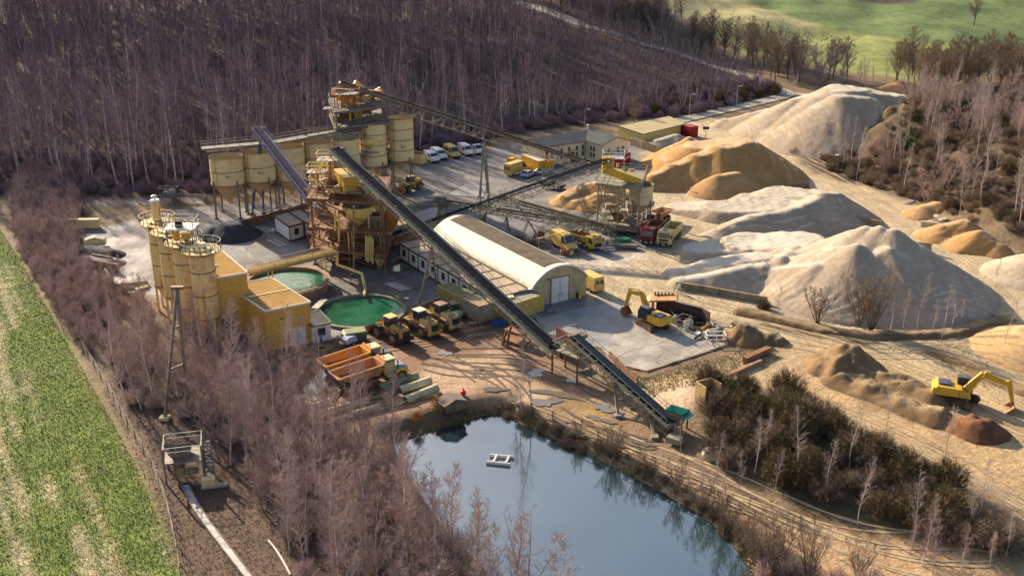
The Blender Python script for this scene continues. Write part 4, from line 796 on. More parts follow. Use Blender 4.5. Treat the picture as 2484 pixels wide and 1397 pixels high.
o,b4=hut('mixer_building','tall ochre clad mixer building raised beside the rusty cement silo','building',[p.to_tuple() for p in q],3.2,[z,z,z,z],YB,YR)
mb=MB(); a=b4[0].lerp(b4[3],.45); c=b4[1].lerp(b4[2],.45); mb.bar(a+Vector((0,0,z+.2)),a.lerp(c,.45)+Vector((0,0,z+.2)),.3,.15); mb.build('roof_flashing',WHT,o)
for p in b4: mb=MB(); k=p*.92; mb.bar((k.x,k.y,0),(k.x,k.y,3.2),.35); mb.build('leg',YB,o)
mb=MB(); mb.box(((b4[1].x+b4[0].x)/2+.9,(b4[0].y+b4[1].y)/2+1.2,2.2),(2.2,1.8,2.2)); mb.build('chute',YB,o)
mb=MB(); mb.box((0,1.2,1.6),(3,3,3.0)); mb.build('inner_housing',DK,o)
q=quad([(643,754),(751,732),(658,677)],[852,829,770]); q.append(q[0]+q[2]-q[1]); z=sum(p.z for p in q)/4
o,b4=hut('ochre_shed','low ochre clad shed with a white double door beside the green pool','building',[p.to_tuple() for p in q],0,[z-.1,z-.1,z+.1,z+.1],YB,YR)
d=(b4[1]-b4[0]).normalized(); nrm=Vector((d.y,-d.x,0)); p0=b4[0].lerp(b4[1],.49)+nrm*.03; p1=b4[0].lerp(b4[1],.86)+nrm*.03
mb=MB(); mb.bar(p0+Vector((0,0,1.25)),p1+Vector((0,0,1.25)),.08,2.5); dr=mb.build('door',WHT,o)
mb=MB(); pm=(p0+p1)/2; mb.bar(pm+nrm*.06+Vector((0,0,.05)),pm+nrm*.06+Vector((0,0,2.45)),.05); mb.box(pm+nrm*.1+Vector((.25,0,1.1)),(.2,.1,.08)); mb.build('handle',GRS,dr)
mb=MB(); pm=b4[0].lerp(b4[1],.33)+nrm*.12+Vector((0,0,z-1.6)); mb.box(pm,(.45,.25,.2)); mb.build('lamp',BRS,o)
mb=MB(); mb.bar(b4[0].lerp(b4[3],.5)+Vector((0,0,z+.16)),b4[1].lerp(b4[2],.5)+Vector((0,0,z+.16)),.25,.06); mb.build('ridge_cap',YP,o)
def window(par,p,d,nrm,w_,h_,fm=WHT,name='window'):
    p=Vector(p); u=Vector((0,0,1)); mb=MB()
    for s in(-1,1): mb.bar(p+d*s*w_/2-u*h_/2+nrm*.03,p+d*s*w_/2+u*h_/2+nrm*.03,.09,.09); mb.bar(p-d*w_/2+u*s*h_/2+nrm*.03,p+d*w_/2+u*s*h_/2+nrm*.03,.09,.09)
    f=mb.build(name,fm,par); mb=MB(); mb.bar(p-d*w_/2+nrm*.02,p+d*w_/2+nrm*.02,.03,h_); mb.build('pane',GLS,f); return f
q=quad([(757,797),(801,780),(775,752)],[835,826,800]); q=[q[0],q[1],q[1]+(q[2]-q[1]),q[0]+(q[2]-q[1])]
o,b4=hut('weigh_cabin','small white cabin with a grey roof between ochre shed and green pool','cabin',[p.to_tuple() for p in q],.15,[2.6,2.6,2.8,2.8],WHT,GRY,fascia=GRS)
d=(b4[1]-b4[0]).normalized(); nrm=Vector((d.y,-d.x,0)); window(o,b4[0].lerp(b4[1],.5)+Vector((0,0,1.6)),d,nrm,1.0,1.0,FRM)
# two site containers near tower
def cabin(base_uv,top,label,group,name='site_cabin',win=(.5,),roof=None,z=2.7,wall=WHT,side=None):
    q=[P(*p) for p in base_uv]; o,b4=hut(name,label,'cabin',[p.to_tuple() for p in q],.2,[z,z,z+.12,z+.12],wall,roof or M('cabin_roof_tan',(.46,.36,.27),(.36,.28,.2),.5,.6,.8),fascia=FRM,over=.05)
    if group:o['group']=group
    d=(b4[1]-b4[0]).normalized(); nrm=Vector((d.y,-d.x,0))
    for t in win: window(o,b4[0].lerp(b4[1],t)+Vector((0,0,1.6)),d,nrm,.85,1.0,FRM)
    mb=MB()
    for b in b4: mb.bar(b*1.002+Vector((0,0,.1)),b*1.002+Vector((0,0,z+.02)),.13)
    for a_,c_ in zip(b4,b4[1:]+b4[:1]): mb.bar(a_*1.003+Vector((0,0,.2)),c_*1.003+Vector((0,0,.2)),.12)
    mb.build('frame',FRM,o); return o
cabin([(704,587),(738,577),(702,553),(669,562)],0,'white site cabin with grey side wall standing alone behind the ochre buildings',None)
cabin([(741,576),(768,568),(731,546),(705,552)],0,'second white site cabin touching the lone cabin, next to the rusty tower',None)
# ================= THICKENERS =================
def basin(u,v,wpx,h,wall,label,zl):
    c=P(u,v); r=wpx/2*(c.y*CT+CH*ST)/F; o=T('settling_basin',label,'basin',(c.x,c.y,0))
    mb=MB(); mb.lathe((0,0,0),[(r+.02,-.02),(r+.02,h),(r-.45,h),(r-.45,-.6)],56); mb.build('rim',wall,o,smooth=True)
    mb=MB(); mb.lathe((0,0,0),[(r-.4,zl),(.0,zl)],48); mb.build('water',WTR,o); return o,r
o,r=basin(698,703,196,1.7,M('rusty_concrete_rim',(.30,.19,.12),(.18,.11,.08),.5,.6,.8,streak=((.33,.15,.06),.55)),'raised round settling basin with rusty rim behind the ochre shed',1.2)
mb=MB(); mb.lathe((0,0,0),[(r+.1,1.45),(r+.35,1.45),(r+.35,1.6),(r+.1,1.6)],56); mb.build('rim_flange',BRS,o)
c=P(698,690)
o,r2=basin(874,757,222,.35,M('mossy_concrete_rim',(.26,.24,.19),(.16,.17,.11),.5,.6,.85),'ground level round settling basin of dark green water beside the wheel loaders',.06)
for k in range(5): a=R(25+k*24); p=(math.cos(a)*(r2+.1),math.sin(a)*(r2+.1)); mb=MB(); mb.bar((*p,.2),(*p,1.3),.06); mb.build('post',GRS,o)
# pipe from tower to basin 2, pipe bridge to basin 1
o=T('feed_pipe','bent pale yellow pipe leading from the rusty tower down into the green basin','pipe',P(880,700))
mb=MB(); mb.tube([at(818,610,665),at(818,642,668),at(878,664,690),at(886,700,705),at(884,716,728)],.24,10); mb.build('pipe',YP,o,world=True,smooth=True)
mb=MB(); mb.bar(at(884,690,705),P(890,718),.2); mb.bar(at(850,655,680),P(850,690),.15); mb.build('support',BRS,o,world=True)
o=T('pipe_bridge','long yellowish pipe bridge running from the rusty tower over the raised basin','pipe bridge',P(720,650))
a=at(600,664,712); b_=at(812,612,672); d=(b_-a).normalized(); rv=d.cross(Vector((0,0,1))).normalized(); U=Vector((0,0,1))
mb=MB(); mb.tube([a+rv*-.5+U*.25,b_+rv*-.5+U*.25],.2,10); mb.tube([a+rv*.5+U*.25,b_+rv*.5+U*.25],.26,10); mb.build('pipe',YP,o,world=True,smooth=True)
mb=MB(); L=(b_-a).length; N=int(L/1.5)
for s in(-1,1): mb.bar(a+rv*s,b_+rv*s,.14,.25)
for i in range(N+1): p=a.lerp(b_,i/N); mb.bar(p-rv,p+rv,.1)
mb.build('deck',BRS,o,world=True)
for s in(-1,1): mb=MB(); mb.rail([a+rv*s,b_+rv*s],1.1,.07); mb.build('handrail',BRS,o,world=True)
for t in(.25,.86): p=a.lerp(b_,t); mb=MB(); mb.bar(p+rv,(p.x+rv.x,p.y+rv.y,0),.2); mb.bar(p-rv,(p.x-rv.x,p.y-rv.y,0),.2); mb.bar(p+rv-U*1.5,p-rv-U*1.5,.12); mb.build('support',YP,o,world=True)
o=T('basin_stair','small wooden step bridge between the two round basins','steps',P(778,745)); mb=MB(); a=at(764,748,760); b_=at(786,726,735)
mb.bar(a,b_,1.1,.1); mb.bar(a-U*.8,b_-U*.8,.9,.1); mb.build('board',CNL,o,world=True); mb=MB(); mb.bar(a,(a.x,a.y,0),.15); mb.bar(b_,(b_.x,b_.y,0),.15); mb.build('support',BRS,o,world=True)
# ================= OFFICE =================
def office():
    A=at(1316,361,404); B_=at(1420,341,386); Cc=at(1462,353,398); D=at(1524,340,388)
    h=(A.z+B_.z+Cc.z+D.z)/4; A,B_,Cc,D=[Vector((p.x,p.y,0)) for p in(A,B_,Cc,D)]
    d1=(B_-A).normalized(); n1=Vector((d1.y,-d1.x,0)); dep=7.5
    o=T('office_building','cream two-storey office building with a grey gabled roof in L shape','building',B_)
    off=lambda p:Vector(p)-B_
    A2=A-n1*dep; E=B_+d1*1.0
    d2=(D-Cc).normalized(); n2=Vector((d2.y,-d2.x,0)); dep2=max(7,(Cc-B_).length+5); C2=Cc-n2*dep2; D2=D-n2*dep2
    mb=MB(); mb.extr([off(p) for p in(A,B_+d1*4,B_+d1*4-n1*dep,A2)],0,h); mb.build('wing_wall',CRM,o)
    mb=MB(); mb.extr([off(p) for p in(B_,Cc,D,D2,C2)],0,h-.01); mb.build('wall',CRM,o)
    def gable(P0,P1,P2,P3,e,rise,axis_long=True):
        # P0-P1 long eave front, P3-P2 back
        P0,P1,P2,P3=[off(p) for p in(P0,P1,P2,P3)]; dl=(P1-P0).normalized(); dn=(P3-P0).normalized()
        a=P0-dl*e-dn*e; b=P1+dl*e-dn*e; c=P2+dl*e+dn*e; d=P3-dl*e+dn*e; m0=(a+d)/2; m1=(b+c)/2; zz=Vector((0,0,1))
        lo=h-.05; hi=h+rise; t=.18; vs=[p+zz*lo for p in(a,b,c,d)]+[m0+zz*hi,m1+zz*hi]+[p+zz*(lo+t) for p in(a,b,c,d)]+[m0+zz*(hi+t),m1+zz*(hi+t)]
        mb=MB(); mb.add(vs,[(0,4,5,1),(3,2,5,4),(6,7,11,10),(9,10,11,8),(0,1,7,6),(2,3,9,8),(0,6,10,4),(3,4,10,9),(1,5,11,7),(2,8,11,5)]); return mb
    gable(A,B_+d1*5,B_+d1*5-n1*dep,A2,.7,1.3).build('roof',GRY,o)
    g=gable(Cc,C2,D2,D,.7,1.45); g.v=[(x,y,z+.03) for x,y,z in g.v]; g.build('roof',GRY,o)
    mb=MB(); 
    for X0,X1 in((A,A2),(Cc,D)):
        X0,X1=off(X0),off(X1); mm=(X0+X1)/2; mb.add([X0+U*(h-.02),X1+U*(h-.02),mm+U*(h+1.25)],[(0,1,2)])
    mb.build('gable_wall',CRM,o)
    for row in(h-1.45,1.45):
        for t in(.10,.22,.44,.62,.8,.94):
            window(o,off(A.lerp(B_,t))+U*row,d1,n1,.75,1.15)
    d3=(Cc-B_).normalized(); n3=Vector((-d3.y,d3.x,0)) if False else Vector((d3.y,-d3.x,0))
    for row in(h-1.45,1.45):
        for t in(.35,.52): window(o,off(B_.lerp(Cc,t))+U*row,d3,n3,.8,1.15)
        for t in(.25,.6,.8): window(o,off(Cc.lerp(D,t))+U*row,d2,n2,.75,1.15)
    mb=MB(); mb.bar(off(A)+n1*.04+U*(h/2),off(B_)+n1*.04+U*(h/2),.04,.12); mb.bar(off(Cc)+n2*.04+U*(h/2),off(D)+n2*.04+U*(h/2),.04,.12); mb.build('floor_band',BRS,o)
    mb=MB(); p=off(A.lerp(B_,.36))+n1*.1; mb.bar(p,p+U*h,.12); p=off(A.lerp(B_,.99))+n1*.1; mb.bar(p,p+U*h,.12); mb.build('downpipe',BRS,o)
    p=off(A.lerp(B_,.7))+n1*.9+U*2.6; mb=MB(); mb.bar(p-d1*1.2,p+d1*1.2,1.6,.1); mb.build('door_canopy',YP,o)
    mb=MB(); p=off(A.lerp(B_,.7))+n1*.04+U*1.05; mb.bar(p-d1*.5,p+d1*.5,.05,2.1); mb.build('door',FRM,o)
    mb=MB(); p=off(B_+d1*4-n1*4)+U*(h+1.5); mb.cyl(p,p+U*.9,.15,.15,8); mb.cyl(p+U*.9,p+U*1.1,.35,.1,10); mb.build('roof_vent',WHT,o)
office()
q=[at(1560,337,352),at(1663,306,326),at(1622,289,312),at(1500,317,336)]; q=[Vector((p.x,p.y,0)) for p in q]
o,b4=hut('yellow_shed','long low yellow shed with a sand coloured flat roof behind the office','shed',[p.to_tuple() for p in q],0,[2.6,2.6,3.1,3.1],YP,M('sandy_roof',(.46,.38,.22),(.38,.31,.18),.4,.4,.9),fascia=BRS)
d=(b4[1]-b4[0]).normalized(); nrm=Vector((d.y,-d.x,0)); mb=MB(); p=b4[0].lerp(b4[1],.93)+nrm*.05+U*1.3; mb.bar(p-d*.8,p+d*.8,.06,2.2); mb.build('door',DK,o)
# containers
def container(u,v,du,dv,L,W,Hh,label,m,roof=None,group=None,name='shipping_container',z=0):
    o=T(name,label,'container',P(u,v,0)+Vector((0,0,z)),head(u,v,du,dv),group); mb=MB(); mb.box((0,0,Hh/2+.06),(L,W,Hh-.06)); bdy=mb.build('body',m,o)
    mb=MB(); k=int(L/.32)
    for i in range(k):
        x=-L/2+.2+i*(L-.4)/(k-1)
        for s in(-1,1): mb.box((x,s*(W/2+.02),Hh/2+.05),(.14,.05,Hh-.35))
    for i in range(max(3,int(W/.32))):
        y=-W/2+.2+i*(W-.4)/(max(3,int(W/.32))-1)
        mb.box((L/2+.02,y,Hh/2),(.05,.1,Hh-.3)); mb.box((-L/2-.02,y,Hh/2),(.05,.1,Hh-.3))
    mb.build('corrugation',m,o)
    mb=MB()
    for sx in(-1,1):
        for sy in(-1,1): mb.bar((sx*L/2,sy*W/2,0),(sx*L/2,sy*W/2,Hh+.05),.14)
        mb.bar((sx*L/2,-W/2,Hh+.02),(sx*L/2,W/2,Hh+.02),.12); mb.bar((-L/2,sx*W/2,Hh+.02),(L/2,sx*W/2,Hh+.02),.12)
    mb.build('frame',m,o)
    mb=MB(); mb.box((0,0,Hh+.03),(L-.15,W-.15,.04)); mb.build('roof',roof or m,o)
    return o
container(1673,330,1,.3,3.2,2.4,2.6,'dark red container standing at the end of the long yellow shed',RED)
container(1500,400,1,-.35,6,2.4,2.4,'wine red container with pale lid close to the office corner',RED,WHT)
container(1296,414,1,.42,7.5,2.4,3.0,'tall mustard yellow container beside the delivery van',YM,M('white_lid',(.6,.6,.62),None,.5,.5,.5))
container(1322,418,1,-.35,3.2,2.4,2.6,'shorter mustard yellow container joined to the tall one',YM)
container(1243,400,1,-.3,1.8,1.4,1.6,'small yellow bin container with a raised lid by the delivery van',YM,name='waste_container')
container(1012,395,1,.2,4.2,2.2,2.2,'ochre skip container between the tallest silo and the white pickup',YT,DK)
CY=M('dirty_yellow_container',(.46,.37,.15),(.34,.27,.12),.5,.8,.6,streak=((.20,.13,.06),.58))
container(1105,742,1,.50,6.0,2.4,2.6,'mossy topped yellowish container at the left end of the workshop row',CY,M('mossy_roof',(.12,.14,.05),(.17,.16,.09),.5,.8,.9))
container(1158,770,1,.50,4.2,2.4,2.6,'dirty beige container with junk on its roof in the workshop row',M('dirty_beige_paint',(.40,.36,.27),(.30,.26,.19),.5,.8,.7),BRS)
container(1203,764,1,-.35,3.0,2.4,2.4,'small container hidden half under the long conveyor',CY,BRS)
container(1266,762,1,-.33,6.2,2.4,2.6,'bright yellow corrugated container in front of the arched hall',M('bright_yellow_container',(.66,.50,.13),(.54,.39,.10),.4,.8,.5,streak=((.28,.16,.06),.62)),M('grey_dirty_lid',(.33,.30,.26),(.22,.2,.17),.5,.8,.8))
# ================= ARCHED HALL =================
def hall():
    nl=P(1324-38,752); nr=P(1421,716); fl=P(1048,612)
    nl=P(1287,748); d=(fl-nl); Lh=d.length; d.normalize(); rv=Vector((-d.y,d.x,0)); 
    if (nr-nl).dot(rv)<0: rv=-rv
    W=(nr-nl).dot(rv); o=T('arched_hall','long arched hall with a cream barrel roof, grey skylight strip and white gates','hall',nl)
    hs=3.1; rise=2.7; n_=18; prof=[]
    Rr=(W*W/4+rise*rise)/(2*rise); a0=math.asin(W/2/Rr)
    for i in range(n_+1): a=-a0+2*a0*i/n_; prof.append((W/2+Rr*math.sin(a),hs+Rr*math.cos(a)-(Rr-rise)))
    def roof(i0,i1,m,name,dr=0,x0=0,x1=Lh):
        mb=MB(); vs=[]
        for t in(x0,x1):
            for w_,z in prof[i0:i1+1]: vs.append(rv*w_+d*t+U*(z+dr))
        k=i1-i0+1; fs=[(i,i+1,k+i+1,k+i) for i in range(k-1)]; vs2=[v-U*.15 for v in vs]; o_=len(vs); fs+=[(o_+i,o_+k+i,o_+k+i+1,o_+i+1) for i in range(k-1)]+[(0,o_,o_+1,1)]
        for s in(0,k):
            fs+=[(s+i,s+i+1,o_+s+i+1,o_+s+i) for i in range(k-1)]
        fs+=[(0,k,o_+k,o_),(k-1,2*k-1,o_+2*k-1,o_+k-1)]
        mb.add(vs+vs2,fs); return mb.build(name,m,o,smooth=True)
    roof(0,n_,M('cream_roof_membrane',(.70,.67,.58),(.62,.59,.50),.4,.12,.6,spec=.15),'roof',x0=-.3,x1=Lh+.3)
    roof(6,12,M('dark_skylight_sheet',(.15,.125,.10),(.10,.08,.065),.5,.35,.9,spec=.08,streak=((.22,.18,.13),.6)),'skylight_strip',.07,1.2,Lh-1.0)
    WL=M('hall_wall_yellow',(.52,.45,.27),(.42,.35,.19),.5,.5,.7,streak=((.28,.22,.12),.6))
    mb=MB(); mb.add([Vector((0,0,0)),d*Lh,d*Lh+U*hs,U*hs],[(0,1,2,3)]); mb.add([rv*W,rv*W+d*Lh,rv*W+d*Lh+U*hs,rv*W+U*hs],[(3,2,1,0)])
    for t in(0.,Lh):
        vs=[d*t,d*t+rv*W]+[d*t+rv*w_+U*(z-.1) for w_,z in reversed(prof)]; mb.add(vs,[tuple(range(len(vs)))])
    mb.build('wall',WL,o)
    for a_,b_ in((.36,.505),(.515,.66)):
        mb=MB(); mb.bar(rv*W*a_-d*.08+U*1.95,rv*W*b_-d*.08+U*1.95,.1,3.9,up=(0,0,1)); g=mb.build('gate_leaf',WHT,o); mb=MB(); q=rv*W*(a_+.12 if a_<.4 else b_-.12)-d*.18+U*1.3; mb.box(q,(.12,.12,.3)); mb.build('handle',GRS,g)
    mb=MB(); mb.bar(rv*W*.345-d*.1,rv*W*.345-d*.1+U*4.0,.12); mb.bar(rv*W*.675-d*.1,rv*W*.675-d*.1+U*4.0,.12); mb.bar(rv*W*.345-d*.1+U*3.98,rv*W*.675-d*.1+U*3.98,.12); mb.build('gate_frame',BRS,o)
    mb=MB(); pp=[rv*w_-d*.32+U*(z+.06) for w_,z in prof]
    for a_,b_ in zip(pp[:-1],pp[1:]): mb.bar(a_,b_,.12,.16)
    mb.build('roof_trim',WHT,o)
    mb=MB(); mb.box(rv*W*.30-d*.15+U*4.0,(.4,.3,.25)); mb.build('lamp',BRS,o)
    return nl,d,rv,W,Lh
HN,HD,HR,HW,HL=hall()
# office cabins lined up on the hall's left side
b0=P(1009,683); b1=P(1293,808); 
d=-HD; nrm=-HR; n_=9; wd=2.55; st=P(1009,684)
rt=M('cabin_roof_tan',(.46,.36,.27),(.34,.26,.19),.5,.6,.8); o9=None
fr=HN+HD*(HL*.985)-HR*6.3
words=['first from the far end','second from the far end','third from the far end','fourth, under the long conveyor','fifth, under the long conveyor','sixth from the far end','seventh from the far end','eighth from the far end','last one next to the yellow container']
for i in range(9):
    a=fr-HD*(i*(HL*.98/9)); b_=a-HD*(HL*.98/9-.06); base=[a,b_,b_+HR*6.0,a+HR*6.0]
    cx=sum((p for p in base),Vector())/4; o,b4=hut('site_cabin','white site cabin with tan roof along the hall, '+words[i],'cabin',[p.to_tuple() for p in base],.25,[2.7,2.7,2.85,2.85],WHT,rt,fascia=FRM,over=.01); o['group']='cabins along the arched hall'
    dd=(b4[1]-b4[0]).normalized(); nn=-HR; window(o,b4[0].lerp(b4[1],.5)+U*1.6,dd,nn,.9,1.1,FRM)
    mb=MB()
    for k in(0,1): mb.bar(b4[k]+nn*.03+U*.1,b4[k]+nn*.03+U*2.7,.13)
    mb.bar(b4[0]+nn*.04+U*.2,b4[1]+nn*.04+U*.2,.12); mb.build('frame',FRM,o)
# ================= CONVEYORS =================
def conveyor(label,a,b_,wd=1.0,depth=1.1,belt=BLT,fm=GRS,rails=(-1,1),supports=(),idler=1.6,chord=.13,trough=True,walk=0,drive=True,side=None,name='belt_conveyor'):
    a=Vector(a); b_=Vector(b_); d=(b_-a); L=d.length; d.normalize(); r=d.cross(U).normalized(); n=r.cross(d)
    o=T(name,label,'conveyor',((a.x+b_.x)/2,(a.y+b_.y)/2,0)); h=wd/2
    mb=MB(); mb.bar(a+n*.28,b_+n*.28,wd*.62,.05,up=n)
    for s in(-1,1): 
        p0=a+r*s*wd*.42+n*.40; p1=b_+r*s*wd*.42+n*.40; q0=a+r*s*wd*.30+n*.27; q1=b_+r*s*wd*.30+n*.27; mb.add([p0,p1,q1,q0,p0+n*.04,p1+n*.04,q1+n*.04,q0+n*.04],[(0,1,2,3),(7,6,5,4),(0,4,5,1),(2,6,7,3)])
    mb.bar(a-n*.25,b_-n*.25,wd*.8,.03,up=n); mb.build('belt',belt,o,world=True)
    mb=MB()
    for s in(-1,1):
        mb.bar(a+r*s*h,b_+r*s*h,chord,chord*1.3)
        if depth: mb.bar(a+r*s*h-n*depth,b_+r*s*h-n*depth,chord,chord)
    N=max(2,int(L/max(1.2,depth*1.15)))
    for i in range(N+1):
        p=a+d*L*i/N
        if depth:
            for s in(-1,1):
                mb.bar(p+r*s*h,p+r*s*h-n*depth,.07)
                if i<N: q=a+d*L*(i+1)/N; (mb.bar(p+r*s*h,q+r*s*h-n*depth,.07) if i%2 else mb.bar(q+r*s*h,p+r*s*h-n*depth,.07))
            mb.bar(p+r*h-n*depth,p-r*h-n*depth,.08)
    mb.build('frame',fm,o,world=True)
    mb=MB(); k=int(L/idler)
    for i in range(k+1): p=a+d*L*i/k; mb.bar(p+r*(h+.08)+n*.16,p-r*(h+.08)+n*.16,.08,.22)
    mb.build('idlers',fm,o,world=True)['kind']='stuff'
    if side:
        mb=MB(); 
        for s in(-1,1): mb.bar(a+r*s*(h+.06)+n*.1,b_+r*s*(h+.06)+n*.1,.04,.5,up=n)
        mb.build('side_panel',side,o,world=True)
    for s in rails:
        W=h+(walk or .12)
        if walk: mb=MB(); mb.bar(a+r*s*(h+walk/2),b_+r*s*(h+walk/2),walk,.06); mb.build('walkway',fm,o,world=True)
        mb=MB(); mb.rail([a+r*s*W,b_+r*s*W],1.0,.055,sp=2.2); mb.build('handrail',fm,o,world=True)
    mb=MB(); mb.cyl(a+r*(h+.1)+n*.02,a-r*(h+.1)+n*.02,.28,.28,12); mb.build('drum',GRS,o,world=True)
    mb=MB(); mb.cyl(b_+r*(h+.1)+n*.02,b_-r*(h+.1)+n*.02,.32,.32,12); mb.build('drum',GRS,o,world=True)
    if drive: mb=MB(); mb.cyl(b_+r*(h+.2)-d*.4,b_+r*(h+1.0)-d*.4,.26,.26,10); mb.box(b_+r*(h+.35)-d*.4,(.5,.5,.5)); mb.build('motor',GRS,o,world=True)
    for t,legs in supports:
        p=a+d*L*t-n*depth
        for u,v in legs:
            f=P(u,v); mb=MB(); mb.bar(p,f,.28); mb.box(f+U*.15,(.8,.8,.3)); mb.build('leg',fm,o,world=True)
        if len(legs)>1: mb=MB(); f0,f1=P(*legs[0]),P(*legs[1]); mb.bar(p.lerp(f0,.55),p.lerp(f1,.55),.15); mb.bar(p.lerp(f0,.3),p.lerp(f1,.3),.12); mb.build('brace',fm,o,world=True)
    return o,a,b_,d,r,n
GR2=M('olive_grey_steel',(.30,.29,.22),(.20,.17,.12),.45,1.5,.6)
# main long conveyor M
conveyor('long main conveyor with dark belt crossing over the arched hall cabins',at(1350,850,905),at(812,362,648),1.35,1.25,BLT,GR2,(-1,1),[(.50,[(1016,738),(1060,702)])],walk=.7,idler=1.3)
o=T('conveyor_base','rusty trestle carrying the lower end of the long main conveyor','trestle',P(1252,830)); 
for (u,v,gv) in((1232,790,842),(1268,812,832),(1222,800,835)):
    mb=MB(); t=at(u+8,v,gv); mb.bar(t,P(u-4,gv),.3); mb.build('leg',RST,o,world=True)
mb=MB(); mb.box((0,0,1.6),(3.2,1.4,.3),R(-40)); mb.box((0,0,.2),(3.6,2,.4),R(-40)); mb.build('beam',RST,o)
# blue belt conveyor N
conveyor('steep conveyor with blue black belt and green handrails falling to the feed hopper',at(1632,1030,1058),at(1392,818,925),1.45,1.2,BLT2,GR2,(-1,1),[(.55,[(1500,1010),(1535,990)]),(.2,[(1588,1062),(1605,1045)])],walk=.35,idler=1.3)
# tail hopper
o=T('feed_hopper','small grey feed hopper with turquoise lining at the low end of the blue belt','hopper',P(1640,1050)); o.rotation_euler=(0,0,R(-35))
mb=MB(); c=[(-1.2,-.9),(1.2,-.9),(1.2,.9),(-1.2,.9)]; mb.add([(x*.5,y*.5,1.2) for x,y in c]+[(x,y,2.9) for x,y in c],[(i,(i+1)%4,4+(i+1)%4,4+i) for i in range(4)]); mb.build('hopper_body',GRS,o)
mb=MB(); mb.add([(x*.9,y*.9,2.95) for x,y in c]+[(x*.45,y*.45,2.2) for x,y in c],[(0,1,5,4),(1,2,6,5),(2,3,7,6),(3,0,4,7),(4,5,6,7)]); mb.bar((1.3,-.8,2.6),(1.3,.8,2.6),.9,.08); mb.build('lining',TRQ,o)
for x,y in c: mb=MB(); mb.bar((x*.8,y*.8,0),(x*.8,y*.8,2.4),.16); mb.build('leg',GRS,o)
mb=MB(); mb.box((1.0,-2.4,.6),(1.6,1.2,.7)); mb.bar((1.0,-2.4,.3),(.4,-1.2,1.8),.2); mb.build('drive_box',GR2,o)
# transfer platform between M and N
o=T('transfer_platform','green grey transfer station with railings where the main conveyor starts','platform',P(1400,915))
A=[at(1340,855,905),at(1400,905,930),at(1432,880,912),at(1372,832,890)]; z=3.4
A=[Vector((p.x,p.y,z)) for p in A]; mb=MB(); mb.extr([(p.x,p.y) for p in A],z-.15,z); mb.build('deck',GR2,o,world=True)
mb=MB(); mb.rail(A,1.1,.07,True,1.5); mb.build('handrail',GR2,o,world=True)
for p in A: mb=MB(); mb.bar((p.x,p.y,-1),p,.25); mb.build('leg',RST,o,world=True)
mb=MB(); c=(A[0]+A[2])/2; mb.box(c+Vector((.5,0,1.0)),(1.8,1.6,2.2),.6); mb.build('chute',BRS,o,world=True)
mb=MB(); mb.rail([at(1365,812,900),at(1400,806,900),at(1420,820,905)],1.1,.07,sp=1.3); mb.build('head_railing',GR2,o,world=True)
mb=MB(); p=at(1424,905,935); mb.box(p,(2.4,1.6,.1),.5); mb.build('cover',GRN,o,world=True)
# B: rising conveyor to bin tower
conveyor('dark belt conveyor rising in front of the office to the bin tower head',at(952,573,600),at(1478,388,566),1.2,1.3,BLT,GR2,(-1,),[(.42,[(1163,548),(1173,556)]),(.14,[(1032,598),(1022,590)])],walk=.5,idler=1.5)
# C,D : lattice conveyors
o,a,b_,d,r,n=conveyor('lattice conveyor from the small drive tower down to the bin tower foot',at(1478,552,576),at(1068,488,548),.8,.9,BRS,GR2,(-1,),[(.96,[(1082,548)]),(.6,[(1234,556)])],idler=2.2,chord=.1)
mb=MB(); mb.box(b_+Vector((0,0,.3)),(2.2,1.3,1.1),R(-6)); mb.build('drive_housing',GRS,o,world=True)
mb=MB(); q=b_-U*.8; mb.box(q,(3,2,.12)); mb.build('platform',GRS,o,world=True); mb=MB(); mb.rail([q+Vector(v_) for v_ in((-1.5,-1,0),(1.5,-1,0),(1.5,1,0),(-1.5,1,0))],1,.06,True,1.4); mb.build('handrail',GRS,o,world=True)
mb=MB(); mb.bar(q,P(1063,532),.8,.8); mb.build('pillar',CNL,o,world=True)
o,a,b_,d,r,n=conveyor('second lattice stacker conveyor on a V shaped wheeled strut beside the first',at(1486,556,584),at(1210,478,560),.8,1.0,BRS,GR2,(1,),[],idler=2.2,chord=.1)
w_=P(1306,582)
for t in(.80,.42): mb=MB(); mb.bar(a+(b_-a)*t-n*1.0,w_+U*.6,.2); mb.build('strut',GR2,o,world=True)
for s in(-.8,.8): mb=MB(); mb.cyl(w_+Vector((s,0,.55)),w_+Vector((s+.3,0,.55)),.55,.55,14); mb.build('wheel',TYR,o,world=True)
mb=MB(); mb.bar(w_+Vector((-1,0,.6)),w_+Vector((1.2,0,.6)),.2); mb.box(w_+Vector((.4,.3,1.2)),(1,.8,.8)); mb.build('axle',RST,o,world=True)
# A : top conveyor
conveyor('highest long lattice conveyor climbing to the top of the screen tower',at(1432,398,440),at(826,203,474),1.4,1.9,BLT,M('dusty_lattice_steel',(.32,.27,.2),(.2,.16,.12),.5,1.,.7),(-1,1),[(.43,[(1163,478),(1188,494)])],walk=.8,idler=2.0)
o=T('lattice_mast','tall narrow A frame mast standing in the yard under the highest conveyor','mast',P(1172,548))
for u,v in((1163,550),(1187,500)): mb=MB(); mb.bar(at(1171,345,505),P(u,v),.3); mb.build('leg',GR2,o,world=True)
mb=MB(); 
for t in(.35,.6,.8): mb.bar(at(1171,345,505).lerp(P(1163,550),t),at(1171,345,505).lerp(P(1187,500),t),.14)
mb.build('brace',GR2,o,world=True)
# S : purple blue conveyor
conveyor('steep purple blue conveyor from the rusty tower up over the silo row',at(752,478,610),at(622,312,505),1.3,.9,M('purple_belt',(.035,.03,.06),(.06,.05,.085),.5,1,.95,spec=.04),BLU,(1,),[(.92,[(612,520),(640,518)])],walk=.5,side=BLU,idler=2)
